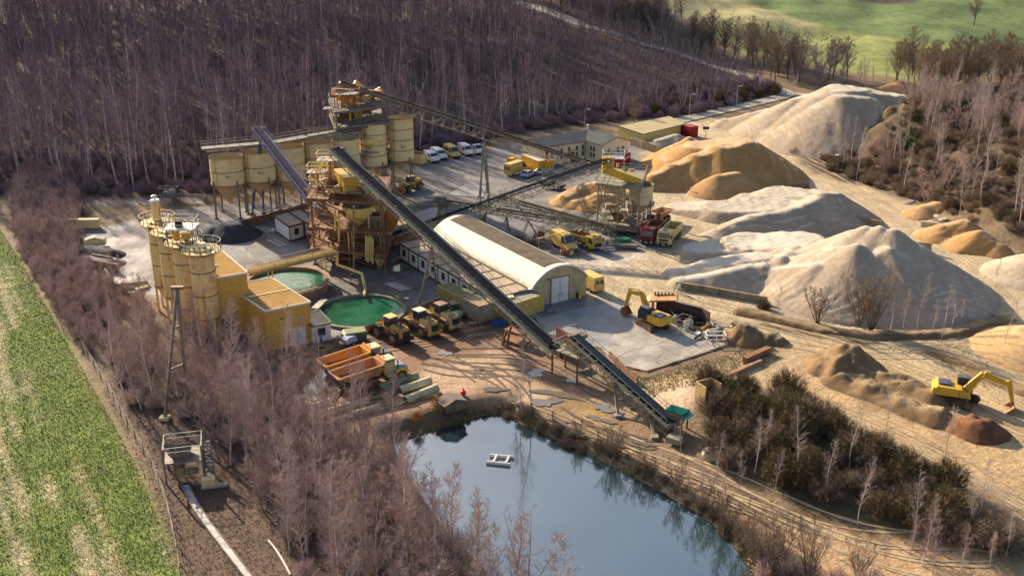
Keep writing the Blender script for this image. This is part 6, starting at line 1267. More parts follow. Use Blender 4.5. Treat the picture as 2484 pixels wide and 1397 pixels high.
# ---- articulated dumper ----
def dumper(u,v,du,dv,label,hood,bedc,sc_=1.0,cabc=YM):
    o=T('articulated_dumper',label,'dumper',P(u,v),head(u,v,du,dv)); o.scale=(sc_,)*3
    zb=1.7; mb=MB(); x0,x1=-5.4,.9; 
    out=[(x0-.5,-1.45,3.0),(x0-.5,1.45,3.0)]
    def shell(off):
        w0,w1=1.15-off,1.62-off; fl=1.75+off
        return [Vector(p) for p in((x0+1.0,-w0,fl),(x1-.3,-w0,fl-.2),(x1-.3,w0,fl-.2),(x0+1.0,w0,fl),(x0-.55+off,-w1,2.75),(x1+.15-off,-w1,3.25),(x1+.15-off,w1,3.25),(x0-.55+off,w1,2.75))]
    A,B_=shell(0),shell(.12)
    for q in B_[4:]: q.z=q.z
    mb.add(A+B_,[(3,2,1,0),(0,1,5,4),(1,2,6,5),(2,3,7,6),(3,0,4,7),(8,9,10,11),(12,13,9,8),(13,14,10,9),(14,15,11,10),(15,12,8,11),(4,5,13,12),(5,6,14,13),(6,7,15,14),(7,4,12,15)])
    mb.build('dump_body',bedc,o)
    mb=MB(); 
    for a,b_ in((4,5),(5,6),(6,7),(7,4)): mb.bar(A[a],A[b_],.2)
    for k in range(4):
        t=.15+.23*k
        for i,j,p,q in((0,1,4,5),(3,2,7,6)): mb.bar(A[i].lerp(A[j],t),A[p].lerp(A[q],t),.14)
    mb.add([Vector((x1+.2,-1.6,3.2)),Vector((x1+.2,1.6,3.2)),Vector((x1+.55,1.3,3.75)),Vector((x1+.55,-1.3,3.75)),Vector((x1+.3,-1.6,3.2)),Vector((x1+.3,1.6,3.2)),Vector((x1+.65,1.3,3.75)),Vector((x1+.65,-1.3,3.75))],[(0,1,2,3),(7,6,5,4),(0,3,7,4),(1,5,6,2),(3,2,6,7)])
    mb.build('body_rim',bedc,o); mb=MB(); q=[B_[i]+U*.25 for i in(0,1,2,3)]; q[0].y-=.12; q[1].y-=.12; q[2].y+=.12; q[3].y+=.12; mb.add(q,[(0,1,2,3)]); mb.build('bed_dirt',M('rusty_bed_lining',(.33,.15,.07),(.24,.11,.06),.5,1,.8),o)
    mb=MB(); mb.box((-2.2,0,1.2),(5.6,1.0,.6)); mb.box((1.4,0,1.2),(1.6,.6,.5)); mb.build('rear_frame',BLKP,o)
    mb=MB(); mb.prism([(1.7,1.0),(1.7,2.0),(3.2,2.0),(3.3,2.35),(4.9,2.1),(5.2,1.7),(5.25,1.0)],-.95,.95,lambda x,z:.9 if z>1.9 else 1); mb.build('hood',hood,o,bev=.1)
    mb=MB(); mb.box((3.4,0,1.15),(3.6,2.5,.35)); mb.build('front_frame',cabc,o,bev=.05)
    for s in(-1,1): mb=MB(); mb.prism([(3.0,1.2),(3.1,1.75),(3.7,1.95),(4.5,1.8),(4.9,1.3)],s*1.25-.3,s*1.25+.3); mb.build('fender',cabc,o,bev=.05)
    mb=MB(); mb.box((2.3,0,1.75),(1.6,1.7,.9)); mb.build('cab_base',cabc,o,bev=.04)
    mb=MB()
    for x in(1.55,3.1):
        for y in(-.85,.85): mb.bar((x,y,2.1),(x*.97+.07,y*.94,3.3),.11)
    mb.build('cab_pillar',cabc,o)
    pane(o,[(3.12,-.8,2.2),(3.12,.8,2.2),(3.07,.75,3.25),(3.07,-.75,3.25)],'windscreen'); pane(o,[(1.52,-.8,2.2),(1.52,.8,2.2),(1.55,.75,3.25),(1.55,-.75,3.25)],'rear_window')
    for s in(-1,1): pane(o,[(1.6,s*.86,2.2),(3.05,s*.86,2.2),(3.0,s*.8,3.25),(1.65,s*.8,3.25)],'side_window')
    mb=MB(); mb.box((2.3,0,3.42),(1.9,1.95,.2)); r_=mb.build('cab_roof',M('cream_cab_roof',(.70,.58,.36),None,.3,1,.5),o,bev=.06); mb=MB(); mb.cyl((2.0,.4,3.5),(2.0,.4,3.72),.12,.09,8); mb.build('beacon',YM,r_)
    mb=MB(); mb.cyl((3.6,-.9,2.0),(3.6,-.9,3.0),.1,.1,8); mb.build('exhaust',BLKP,o)
    for x in(-4.0,-2.2,3.85):
        for s in(-1,1): wheel(o,x,s*1.3,.85,.62,BRS)
    return o
DB1=M('orange_dump_body',(.62,.27,.035),(.48,.22,.05),.35,1,.45,streak=((.26,.12,.06),.6)); DB2=M('worn_orange_dump_body',(.52,.24,.08),(.42,.20,.09),.5,1,.55,streak=((.28,.14,.08),.56))
dumper(872,900,1,-.27,'articulated dumper with orange bed, the one farther from the pipes',M('dark_hood',(.08,.09,.12),(.18,.18,.2),.4,1,.3),DB1,.88)
dumper(905,930,1,-.27,'articulated dumper with worn orange bed and blue white bonnet next to the concrete shells',M('blue_grey_hood',(.30,.38,.46),(.2,.25,.3),.4,1,.25),DB2,.88)
dumper(1592,545,-1,.55,'orange dumper standing half hidden under the round bin',BRS,DB2,.75,RSO)
# ---- wheel loader ----
YMM=M('muddy_machine_yellow',(.62,.38,.06),(.30,.17,.09),.45,1.1,.6,streak=((.20,.11,.06),.52))
YPM=M('muddy_pale_yellow',(.66,.49,.18),(.32,.19,.11),.45,1.1,.6,streak=((.22,.12,.07),.52))
def loader(u,v,du,dv,label,hood,accent,sc_=1.0,roofm=None):
    o=T('wheel_loader',label,'wheel loader',P(u,v),head(u,v,du,dv)); o.scale=(sc_,)*3; roofm=roofm or YP
    mb=MB(); mb.prism([(-3.9,1.0),(-3.9,2.2),(-3.6,2.45),(-1.2,2.6),(-1.0,2.0),(-1.0,1.0)],-.85,.85,lambda x,z:.92 if z>2.1 else 1); hd=mb.build('engine_hood',hood,o,bev=.08)
    mb=MB(); mb.box((-3.93,0,1.65),(.06,1.35,.95)); mb.build('grille',BLKP,hd); mb=MB(); mb.box((-2.6,0,2.55),(1.0,.9,.06)); mb.build('vent',accent,hd)
    mb=MB(); mb.cyl((-2.0,.35,2.5),(-2.0,.35,3.1),.09,.09,8); mb.cyl((-2.3,-.3,2.5),(-2.3,-.3,2.85),.13,.1,8); mb.build('exhaust',BLKP,hd)
    mb=MB(); mb.prism([(-4.15,.6),(-4.2,1.15),(-3.7,1.2),(-3.6,.6)],-1.25,1.25); mb.build('counterweight',accent,o,bev=.08)
    mb=MB(); mb.box((-1.6,0,1.05),(3.6,1.1,.5)); mb.box((1.3,0,1.15),(1.8,.9,.8)); mb.build('chassis',BRS,o)
    mb=MB(); mb.box((-.3,0,1.85),(1.5,1.5,.6)); mb.build('cab_base',hood,o)
    mb=MB()
    for x,y in((-1.0,.7),(-1.0,-.7),(.45,.7),(.45,-.7)): mb.bar((x,y,2.1),(x*.93,y*.95,3.4),.1)
    mb.build('cab_pillar',BLKP,o)
    pane(o,[(.48,-.66,2.15),(.48,.66,2.15),(.44,.62,3.35),(.44,-.62,3.35)],'windscreen'); pane(o,[(-1.02,-.66,2.5),(-1.02,.66,2.5),(-.96,.62,3.35),(-.96,-.62,3.35)],'rear_window')
    for s in(-1,1): pane(o,[(-.97,s*.74,2.1),(.43,s*.74,2.1),(.4,s*.7,3.35),(-.92,s*.7,3.35)],'side_window')
    mb=MB(); mb.box((-.25,0,3.5),(1.75,1.6,.16)); mb.build('cab_roof',roofm,o,bev=.05)
    for x in(-2.3,1.5):
        for s in(-1,1): wheel(o,x,s*1.12,.86,.62,BRS); mb=MB(); mb.prism([(x-1.0,1.25),(x-.7,1.85),(x+.5,1.95),(x+1.0,1.5),(x+.9,1.45),(x+.4,1.82),(x-.6,1.75),(x-.9,1.22)],s*1.12-.3,s*1.12+.3); mb.build('fender',BLKP if accent is BLKP else BRS,o)
    for s in(-.45,.45): mb=MB(); mb.bar((1.1,s,2.0),(2.6,s,1.5),.18,.4); mb.bar((2.6,s,1.5),(3.5,s,.6),.18,.35); mb.build('lift_arm',YM,o)
    mb=MB(); mb.bar((1.2,0,1.9),(2.3,0,2.2),.16,.3); mb.bar((2.3,0,2.2),(3.3,0,1.1),.12,.2); mb.build('tilt_arm',RSO,o)
    pr=[(3.35,1.35),(3.2,.7),(3.45,.2),(3.9,.05),(4.75,.05),(4.75,.1),(3.95,.14),(3.55,.3),(3.33,.72),(3.47,1.3)]; mb=MB(); mb.prism(pr,-1.5,1.5)
    for s in(-1,1): mb.prism([(3.35,1.35),(3.2,.7),(3.45,.2),(3.9,.05),(4.7,.05),(4.1,1.1)],s*1.5-.04,s*1.5+.04)
    mb.build('bucket',M('rusty_bucket',(.30,.14,.08),(.22,.10,.07),.5,1,.8),o)
    lights(o,-4.18,(-1.0,1.0),1.0,TAIL,'tail_light',(.05,.2,.12)); return o
loader(947,818,-1,-.47,'wheel loader with dark panels and orange yellow bonnet edge, closest to the green pool',YMM,BLKP,.93)
loader(1017,802,-1,-.47,'muddy wheel loader with ribbed cream roof, middle one of the three by the pool',YPM,YMM,.93,CRM)
loader(1068,786,-1,-.47,'muddy wheel loader with reddish roof nearest the workshop containers',YPM,YPM,.93,M('red_cream_roof',(.60,.42,.32),(.5,.2,.15),.5,2,.5))
loader(994,462,-1,.30,'single wheel loader with rusty bucket under the tall silos',YM,YM,.85)
# ---- excavators ----
def excavator(u,v,tdu,tdv,fdu,fdv,label,boom,sc_=1.0,wide=False):
    p=P(u,v); p.z=float(H(p.x,p.y)) ; rt=head(u,v,tdu,tdv); rf_=head(u,v,fdu,fdv)-rt; o=T('excavator',label,'excavator',p,rt); o.scale=(sc_,)*3
    for s in(-1,1):
        mb=MB(); y=s*1.25; pr=[(-2.2,.45),(-2.0,.12),(-1.6,.0),(1.6,.0),(2.0,.12),(2.2,.45),(2.0,.82),(1.6,.95),(-1.6,.95),(-2.0,.82)]; mb.prism(pr,y-.3,y+.3)
        for k in range(18): x=-1.9+k*3.8/17; mb.box((x,y,.96),(.1,.62,.06)); 
        tr=mb.build('track',TYR,o)
        for x in(-1.7,1.7): mb=MB(); mb.cyl((x,y+s*.2,.47),(x,y+s*.34,.47),.36,.36,14); mb.build('sprocket',RST,tr)
    mb=MB(); mb.box((0,0,.7),(2.4,2.2,.4)); mb.cyl((0,0,.8),(0,0,1.15),.75,.75,20); mb.build('undercarriage',BRS,o)
    Rz=Matrix.Rotation(rf_,4,'Z')
    def B(mb,name,m,**k): mb.v=[tuple(Rz@Vector(v)) for v in mb.v]; return mb.build(name,m,o,**k)
    mb=MB(); mb.prism([(-2.7,1.15),(-2.85,1.6),(-2.8,2.15),(-2.5,2.3),(.2,2.2),(1.2,1.5),(1.3,1.15)],-1.3,1.3); B(mb,'house',YM,bev=.12)
    mb=MB(); mb.prism([(-3.0,1.2),(-3.1,1.6),(-3.0,2.1),(-2.6,2.15),(-2.6,1.2)],-1.2,1.2); B(mb,'counterweight',YM,bev=.15)
    mb=MB(); mb.box((-1.7,.2,2.38),(1.4,1.5,.18)); B(mb,'engine_cover',M('dark_blue_cover',(.06,.07,.13),(.09,.1,.16),.5,1,.4),bev=.04)
    mb=MB(); mb.prism([(-.3,2.0),(-.3,3.0),(1.1,3.05),(1.5,2.4),(1.55,1.3),(-.3,1.3)],.35,1.3); B(mb,'cab',M('cab_dark_frame',(.05,.05,.05),None,.3,1,.4))
    mb=MB(); mb.box((.4,.83,3.1),(1.55,.98,.1)); B(mb,'cab_roof',GRY,bev=.03)
    for q in([(-.2,1.32,1.9),(1.4,1.32,1.9),(1.05,1.32,2.9),(-.2,1.32,2.9)],[(1.57,.42,1.7),(1.57,1.23,1.7),(1.16,1.23,2.95),(1.16,.42,2.95)]): pane(o,[Rz@Vector(v) for v in q])
    b0,b1,b2,b3,b4=boom # pivot, knee, tip, stick end, bucket
    y=-.15
    def seg(a,c,h0,h1,w_,name,m):
        a=Vector((a[0],y,a[1])); c=Vector((c[0],y,c[1])); d=(c-a).normalized(); n=Vector((-d.z,0,d.x)); mb=MB()
        vs=[p+n*s*h/2+Vector((0,e*w_/2,0)) for p,h in((a,h0),(c,h1)) for s,e in((-1,-1),(1,-1),(1,1),(-1,1))]; mb.add(vs,[(0,1,2,3),(7,6,5,4),(0,4,5,1),(1,5,6,2),(2,6,7,3),(3,7,4,0)]); return B(mb,name,m,bev=.05)
    seg(b0,b1,.65,.8,.42,'boom',YM); seg(b1,b2,.8,.5,.42,'boom',YM); seg((b2[0]+(b2[0]-b3[0])*.12,b2[1]+(b2[1]-b3[1])*.12+.2),b3,.7,.4,.36,'stick',YM)
    for e in(-.4,.4):
        mb=MB(); mb.cyl((.9,y+e,1.4),((b1[0]+.9)/2,y+e,(b1[1]+1.3)/2),.13,.13,10); mb.cyl(((b1[0]+.9)/2,y+e,(b1[1]+1.3)/2),(b1[0],y+e,b1[1]),.07,.07,8); B(mb,'boom_cylinder',YM)
    mb=MB(); m1=((b1[0]+b2[0])/2,(b1[1]+b2[1])/2+.45); mb.cyl((b1[0]*.8+b2[0]*.2,y,b1[1]*.8+b2[1]*.2+.55),(b2[0]*.7+m1[0]*.3,y,b2[1]*.7+m1[1]*.3+.5),.12,.12,10); mb.cyl((m1[0],y,m1[1]+.15),(b2[0]+.1,y,b2[1]+.55),.07,.07,8); B(mb,'stick_cylinder',GAL)
    seg(b3,b4,.3,.3,.3,'linkage',RST)
    wb=1.1 if wide else .7; mb=MB(); x,z=b4; pr=[(x+.1,z+.25),(x+.3,z-.1),(x+.15,z-.7),(x-.3,z-.95),(x-.9,z-.75),(x-.85,z-.7),(x-.3,z-.85),(x+.05,z-.62),(x+.18,z-.1),(x,z+.2)]
    mb.prism(pr,y-wb,y+wb)
    for s in(-1,1): mb.prism([(x+.1,z+.25),(x+.3,z-.1),(x+.15,z-.7),(x-.3,z-.95),(x-.9,z-.75),(x-.3,z-.1)],y+s*wb-.03,y+s*wb+.03)
    B(mb,'bucket',M('bucket_rust',(.36,.17,.09),(.26,.12,.08),.5,1,.7)); return o
excavator(1580,792,1,.6,-1,-.42,'yellow excavator on the concrete pad with its arm folded towards the hall',[(.6,1.9),(2.3,4.3),(4.6,3.9),(5.4,1.6),(5.5,1.1)],1.0)
excavator(2322,975,1,.30,1,.14,'yellow excavator with dark cover reaching its long arm down to the red brown soil',[(.6,2.0),(2.4,4.2),(5.2,3.3),(5.9,1.1),(6.0,.6)],1.0,wide=True)
# ---- people ----
def person(u,v,rz,label,top,legs,stride=.25):
    o=T('person',label,'person',P(u,v),rz)
    V=[(0,0,.95),(0,0,1.2),(0,0,1.42),(0,0,1.52),(.02,0,1.62),(.02,0,1.74), (0,.17,1.42),(.04,.25,1.15),(.1,.23,.90),(.13,.22,.82), (0,-.17,1.42),(-.04,-.25,1.15),(.06,-.24,.9),(.1,-.23,.82), (.02,.1,.88),(stride*.5,.11,.5),(stride*.4,.12,.08),(stride*.4+.16,.13,.04), (.0,-.1,.88),(-stride*.35,-.11,.5),(-stride*.8,-.12,.08),(-stride*.8+.16,-.13,.04)]
    E=[(0,1),(1,2),(2,3),(3,4),(4,5),(2,6),(6,7),(7,8),(8,9),(2,10),(10,11),(11,12),(12,13),(0,14),(14,15),(15,16),(16,17),(0,18),(18,19),(19,20),(20,21)]
    Rd=[.15,.15,.17,.06,.09,.08,.07,.055,.045,.04,.07,.055,.045,.04,.1,.07,.05,.045,.1,.07,.05,.045]
    me=bpy.data.meshes.new('body'); me.from_pydata(V,E,[]); b=bpy.data.objects.new('body',me); COL.objects.link(b); b.parent=o; mo=b.modifiers.new('s','SKIN'); me.skin_vertices[0]
    for i,r in enumerate(Rd): me.skin_vertices[0].data[i].radius=(r,r)
    me.skin_vertices[0].data[0].use_root=True; b.modifiers.new('u','SUBSURF').levels=1
    m,n,bb,l=new('clothing_'+str(u)); g=vecmap(n,l); sp=n.nodes.new('ShaderNodeSeparateXYZ'); l.new(g,sp.inputs[0]); r=n.nodes.new('ShaderNodeValToRGB'); r.color_ramp.interpolation='CONSTANT'; e=r.color_ramp.elements; e[0].color=(.03,.03,.03,1)
    e[1].position=.05; e[1].color=(*legs,1); x=e.new(.47); x.color=(*top,1); x=e.new(.77); x.color=(.5,.32,.24,1); x=e.new(.85); x.color=(.08,.05,.03,1)
    dv=n.nodes.new('ShaderNodeMath'); dv.operation='DIVIDE'; dv.inputs[1].default_value=2; l.new(sp.outputs[2],dv.inputs[0]); l.new(dv.outputs[0],r.inputs[0]); l.new(r.outputs[0],bb.inputs[0]); me.materials.append(m); return o
person(1264,471,R(-60),'person in green jacket and pale trousers standing left of the other person in the yard',(.08,.20,.07),(.30,.33,.36),.35); person(1271,470,R(200),'person in dark jacket and blue trousers beside the green jacketed person',(.05,.06,.05),(.08,.12,.22),.1)
# ================= SMALL THINGS =================
def simple(name,label,cat,u,v,parts,rz=0,group=None,z=None):
    p=G(u,v) if z is None else P(u,v,z); o=T(name,label,cat,p,rz,group)
    for nm,fn,m in parts: mb=MB(); fn(mb); mb.build(nm,m,o)
    return o
# lifting mast in the thicket
o=T('a_frame_mast','tall grey A shaped steel mast rising out of the birch thicket before the silos','mast',P(425,1000)); tp=at(430,698,1000)
for i,(u,v) in enumerate(((400,1016),(456,990))):
    mb=MB(); mb.bar(tp+U*.1,P(u,v),.32); mb.build('leg',GRS,o,world=True); mb=MB(); mb.box(P(u,v)+U*.15,(1.1,.9,.4)); mb.build('foot_block',YT,o,world=True)
mb=MB(); mb.bar(tp+Vector((-.7,0,0)),tp+Vector((.7,0,0)),.5,.35); mb.build('head_beam',BRS,o,world=True)
mb=MB(); k=tp.lerp(P(400,1016),.62); k2=tp.lerp(P(456,990),.62); mb.bar(k,k2,.22); k3=tp.lerp(P(400,1016),.3); k4=tp.lerp(P(456,990),.3); mb.bar(k3,k4,.16); mb.build('cross_beam',GRS,o,world=True)
# pump frame
o=T('pump_platform','dark steel pump platform with white railings and a stair beside the crop field fence','platform',P(452,1150),R(14))
W_,D_,Z_=1.9,1.6,4.0
for x in(-W_,W_):
    for y in(-D_,D_): mb=MB(); mb.bar((x,y,0),(x*1.0,y,Z_),.18); mb.build('post',GRS,o)
mb=MB(); mb.box((0,0,2.3),(2*W_,2*D_,.12)); mb.build('deck',GRS,o); mb=MB(); mb.rail([(-W_,-D_,Z_-.9),(W_,-D_,Z_-.9),(W_,D_,Z_-.9),(-W_,D_,Z_-.9)],1.0,.06,True,1.2); mb.build('handrail',GAL,o)
mb=MB(); mb.add([(x*1.2-.3,y*1.0,3.1) for x,y in((-1,-1),(1,-1),(1,1),(-1,1))]+[(x*.4-.3,y*.4,1.6) for x,y in((-1,-1),(1,-1),(1,1),(-1,1))],[(0,1,5,4),(1,2,6,5),(2,3,7,6),(3,0,4,7)]); mb.build('hopper',GRS,o)
mb=MB(); mb.box((-.6,-.9,1.0),(1.2,1,1)); mb.cyl((.2,-1,.9),(1.4,-1,.9),.35,.35,12); mb.build('pump',BRS,o)
stair_o=MB(); a=Vector((2.2,1.2,3.2)); b_=Vector((2.6,-2.6,.2))
for s in(-.45,.45): stair_o.bar(a+Vector((s,0,0)),b_+Vector((s,0,0)),.1,.3)
for i in range(10): p=a.lerp(b_,(i+.5)/10); stair_o.box(p,(.9,.3,.05))
stair_o.rail([a+Vector((.45,0,0)),b_+Vector((.45,0,0))],1,.07); stair_o.build('stair',M('blue_grey_steel',(.14,.17,.2),(.1,.12,.14),.5,1,.5),o)
mb=MB(); mb.box((2.4,-3.1,.5),(1.3,.9,1.0)); mb.build('switch_box',YT,o); mb=MB(); mb.box((2.9,-3.3,.1),(2.6,.5,.25)); mb.build('timber',CNL,o)
def runner(name,label,cat,pts,w_,h_,m,off=.1,part=None):
    q=[G(*p) for p in pts]; o=T(name,label,cat,q[0]); mb=MB(); a=smoothline([x[:2] for x in q],2); P3=[Vector((x.x,x.y,float(H(x.x,x.y))+off)) for x in a]
    for a_,b__ in zip(P3[:-1],P3[1:]): mb.bar(a_,b__+(b__-a_)*.05,w_,h_)
    mb.build(part or 'cover',m,o,world=True); return o,P3
o,q3=runner('flume','long pale concrete flume running down from the pump platform through the litter','flume',[(450,1185),(480,1245),(530,1310),(600,1400),(660,1480)],.75,.18,M('pale_wet_concrete',(.52,.50,.50),(.28,.27,.30),.5,1.2,.6),.15)
for s in(-.42,.42):
    mb=MB(); 
    for a_,b__ in zip(q3[:-1],q3[1:]): mb.bar(a_+Vector((s,0,.12)),b__+Vector((s,0,.12)),.08,.2)
    mb.build('side_edge',CNW,o,world=True)
o,q3=runner('fallen_birch','white fallen birch trunk lying on the litter at the bottom edge','fallen trunk',[(652,1318),(672,1345),(690,1372),(705,1405)],.16,.14,M('white_bark',(.70,.62,.62),(.4,.34,.34),.4,2,.7),.3,'trunk')
def fence(name,label,pts,m,sp=3,h=1.2,wires=2,w_=.1,wm=None):
    q=[G(*p) for p in pts]; o=T(name,label,'fence',q[0]); P3=[]
    for a_,b__ in zip(q[:-1],q[1:]):
        k=max(1,int((b__-a_).length/sp)); P3+=[a_.lerp(b__,i/k) for i in range(k)]
    P3.append(q[-1]); P3=[Vector((x.x,x.y,float(H(x.x,x.y)))) for x in P3]
    for p in P3: mb=MB(); mb.bar(p-U*.1,p+U*(h+random.Random(p.x).uniform(-.08,.1)),w_); mb.build('post',m,o,world=True)
    for k in range(wires):
        z=h*(k+1)/wires-.06; mb=MB()
        for a_,b__ in zip(P3[:-1],P3[1:]): mb.bar(a_+U*z,b__+U*z,w_*.6 if wm is None else .025)
        mb.build('rail' if wm is None else 'wire',wm or m,o,world=True)
fence('rail_fence','weathered wooden rail fence between lake bank and sand track',[(1290,1000),(1340,1022),(1450,1072),(1560,1128),(1700,1192),(1830,1262),(1900,1310)],M('weathered_wood',(.24,.17,.11),(.16,.11,.08),.5,2,.85),3.4,1.0,2,.11)
fence('wire_fence','thin wire fence on grey posts following the crop field edge',[(200,850),(262,950),(310,1040),(370,1140),(405,1230),(425,1320),(440,1410)],GRS,3.0,1.6,4,.07,GRS)
fence('wire_fence','green wire fence with dark posts beside the access road junction',[(1880,226),(1905,234),(1925,238)],GRN,2.5,2,4,.09,GRN)
# concrete half shells
SH=[(919,943,1012,915,.62,0,'mossy grey concrete half shell, the rearmost of the pile next to the dumper'),(969,951,1043,927,.66,1,'clean cream half shell in the middle row, its near end open'),(983,975,1059,945,.66,1,'longest clean cream half shell, foremost at the pile end toward the mud'),(740,997,800,976,.5,1,'cream half shell at the end of the pile nearest the puddle'),(769,1011,892,974,.55,1,'very long slim cream half shell in the middle of the pile'),(854,1010,917,990,.5,1,'short cream half shell beside the long slim one toward the lake'),(812,1025,847,1013,.35,1,'tiny white half shell half buried in brush toward the lake')]
SHM=[M('mossy_shell',(.30,.29,.16),(.22,.21,.12),.5,.8,.85),M('cream_concrete_shell',(.60,.54,.36),(.46,.41,.26),.45,.7,.75,streak=((.3,.27,.15),.6))]
for u0,v0,u1,v1,r,k,lab in SH:
    a=P(u0,v0); b_=P(u1,v1); d=(b_-a); L=d.length; o=T('concrete_half_shell',lab,'half shell',a,math.atan2(d.y,d.x),'concrete half shells in a row'); mb=MB(); n_=14; vs=[]
    for x in(0,L):
        for rr_ in(r,r-.09):
            for i in range(n_+1): t=math.pi*i/n_; vs.append((x,rr_*math.cos(t),rr_*math.sin(t)+.1))
    m_=n_+1; fs=[]
    for i in range(n_): fs+=[(i,i+1,2*m_+i+1,2*m_+i),(m_+i,3*m_+i,3*m_+i+1,m_+i+1),(i,m_+i,m_+i+1,i+1),(2*m_+i,2*m_+i+1,3*m_+i+1,3*m_+i)]
    fs+=[(0,2*m_,3*m_,m_),(n_,m_+n_,3*m_+n_,2*m_+n_)]; mb.add(vs,fs); mb.build('shell',SHM[k],o,smooth=True)
for i,(u0,v0,u1,v1,lab) in enumerate([(745,1012,950,955,'long mossy timber rail lying between the half shells, rear one'),(790,1030,1070,955,'long mossy timber rail lying between the half shells, front one'),(930,985,1060,962,'short mossy timber rail at the pile end by the mud')]):
    a=P(u0,v0)+U*.12; b_=P(u1,v1)+U*.12; o=T('timber_rail',lab,'timber rail',a,0); mb=MB(); mb.bar(a,b_,.3,.22); mb.build('rail',M('mossy_timber',(.34,.30,.12),(.2,.17,.08),.5,1,.9),o,world=True)
# pontoon
o=T('pontoon_frame','white floating pipe frame on the lake','pontoon',P(1212,1114,WZ)); q=[P(1180,1121,WZ+.15),P(1238,1127,WZ+.15),P(1247,1109,WZ+.15),P(1189,1104,WZ+.15)]
for a_,b__ in((q[0],q[1]),(q[3],q[2])): mb=MB(); mb.cyl(a_,b__,.2,.2,12); mb.build('float_pipe',WHT,o,world=True,smooth=True)
for t in(.3,.82): mb=MB(); mb.cyl(q[0].lerp(q[1],t)+U*.1,q[3].lerp(q[2],t)+U*.1,.15,.15,10); mb.build('cross_pipe',WHT,o,world=True,smooth=True)
simple('buoy','bright red pink buoy lying in the mud at the lake corner','buoy',1124,963,[('float',lambda m:m.lathe((0,0,.4),[(0,-.4),(.28,-.28),(.4,0),(.28,.28),(0,.4)],14),PNK),('cap',lambda m:m.cyl((0,0,.75),(0,0,.95),.1,.08,8),BLKP)])
simple('wooden_hut','low dark wooden hut with a felt roof in the brush by the lake corner','hut',1095,990,[('wall',lambda m:m.prism([(-1.4,0),(-1.4,1.0),(0,1.5),(1.4,1.0),(1.4,0)],-1,1),M('dark_timber',(.14,.10,.075),(.2,.15,.11),.5,1,.9)),('roof',lambda m:m.prism([(-1.6,.98),(0,1.58),(1.6,.98),(1.6,1.06),(0,1.66),(-1.6,1.06)],-1.15,1.15),M('felt_roof',(.20,.16,.14),None,.5,1,.9))],.6)
# yard junk
simple('waste_skip','olive green covered waste skip beside the small trailer','skip',862,826,[('tub',lambda m:m.prism([(-1.3,.2),(-1.6,1.3),(1.6,1.3),(1.3,.2)],-.85,.85),GRN),('lid',lambda m:m.prism([(-1.65,1.3),(-1.4,1.55),(1.4,1.55),(1.65,1.3)],-.9,.9),M('olive_lid',(.24,.26,.13),None,.4,1,.6))],.35)
o=simple('compressor_trailer','blue and white compressor trailer standing by the green skip','trailer',848,838,[('hood',lambda m:m.prism([(-.9,.5),(-.9,1.1),(-.5,1.4),(.7,1.3),(1.0,.8),(1.0,.5)],-.55,.55),M('blue_white_hood',(.35,.45,.75),(.7,.72,.76),.5,1.2,.3)),('drawbar',lambda m:m.bar((-.9,0,.5),(-2.0,0,.35),.1),BLKP)],.9)
for s in(-1,1): wheel(o,.1,s*.65,.32,.2,GAL,BLKP)
o=simple('quad_trailer','black flat trailer loaded with cables and boxes next to the blue compressor','trailer',832,831,[('bed',lambda m:m.box((0,0,.6),(2.2,1.4,.1)),BLKP),('load',lambda m:(m.box((.3,.2,.9),(.8,.6,.5),.3),m.box((-.6,-.2,.85),(.6,.8,.4),-.2)),GRS),('drawbar',lambda m:m.bar((-1,0,.5),(-2,0,.35),.1),BLKP)],.5)
for s in(-1,1): wheel(o,.1,s*.8,.34,.2,GAL,BLKP)
def barrels(u,v,n,m,label,cat='barrel',r=.3,h=.9,name='barrel',sp=7):
    for i in range(n): simple(name,label,cat,u+i*sp,v-i*1.5,[('drum',lambda M_:(M_.cyl((0,0,0),(0,0,h),r,r,14),M_.lathe((0,0,0),[(r,h*.33),(r+.02,h*.35),(r,h*.37)],14),M_.lathe((0,0,0),[(r,h*.66),(r+.02,h*.68),(r,h*.7)],14)),m),('lid',lambda M_:M_.cyl((0,0,h),(0,0,h+.03),r*.85,r*.85,12),BLKP)],group=label)
barrels(763,833,3,BLP,'blue plastic barrel standing against the white cabin wall',r=.38,h=1.25); barrels(1198,793,4,BLP,'blue steel drum under the long conveyor near the workshop containers'); barrels(1313,752,2,M('blue_white_bottle',(.10,.20,.45),(.5,.55,.6),.5,2,.4),'blue gas bottle at the end of the bright yellow container',name='gas_bottle',r=.22,h=1.3,sp=5)
simple('hose_coil','yellow hose lying in loose coils beside the blue barrels','hose',785,846,[('hose',lambda m:[m.tube([(1.2*math.cos(t/6)*(1+.2*math.sin(t/5)),.9*math.sin(t/6),.06+t*.002) for t in range(0,90,2)],.05,6)],M('yellow_hose',(.6,.48,.12),None,.4,1,.5))],.3,z=0)
def pallets(u,v,n,label,rz,mat=None,group=None):
    o=simple('pallet_stack',label,'pallet',u,v,[('board',lambda m:[m.box((0,y,.12+.16*k),(1.2,.1,.03)) for k in range(n) for y in(-.4,-.2,0,.2,.4)]+[m.box((x,0,.05+.16*k),(.1,.9,.1)) for k in range(n) for x in(-.5,0,.5)],mat or M('pallet_wood',(.42,.33,.22),(.3,.22,.15),.5,2,.9))],rz,group)
    return o
pallets(799,845,1,'single pale pallet on the ground beside the hose coil',.3); pallets(1336,757,2,'low wooden pallet stack in front of the arched hall corner',.4); pallets(1146,788,2,'wooden pallet pair in front of the beige junk container',.2); pallets(1125,772,4,'dark pallet stack against the mossy container',.5,M('dark_pallet',(.16,.12,.09),None,.5,1,.9))
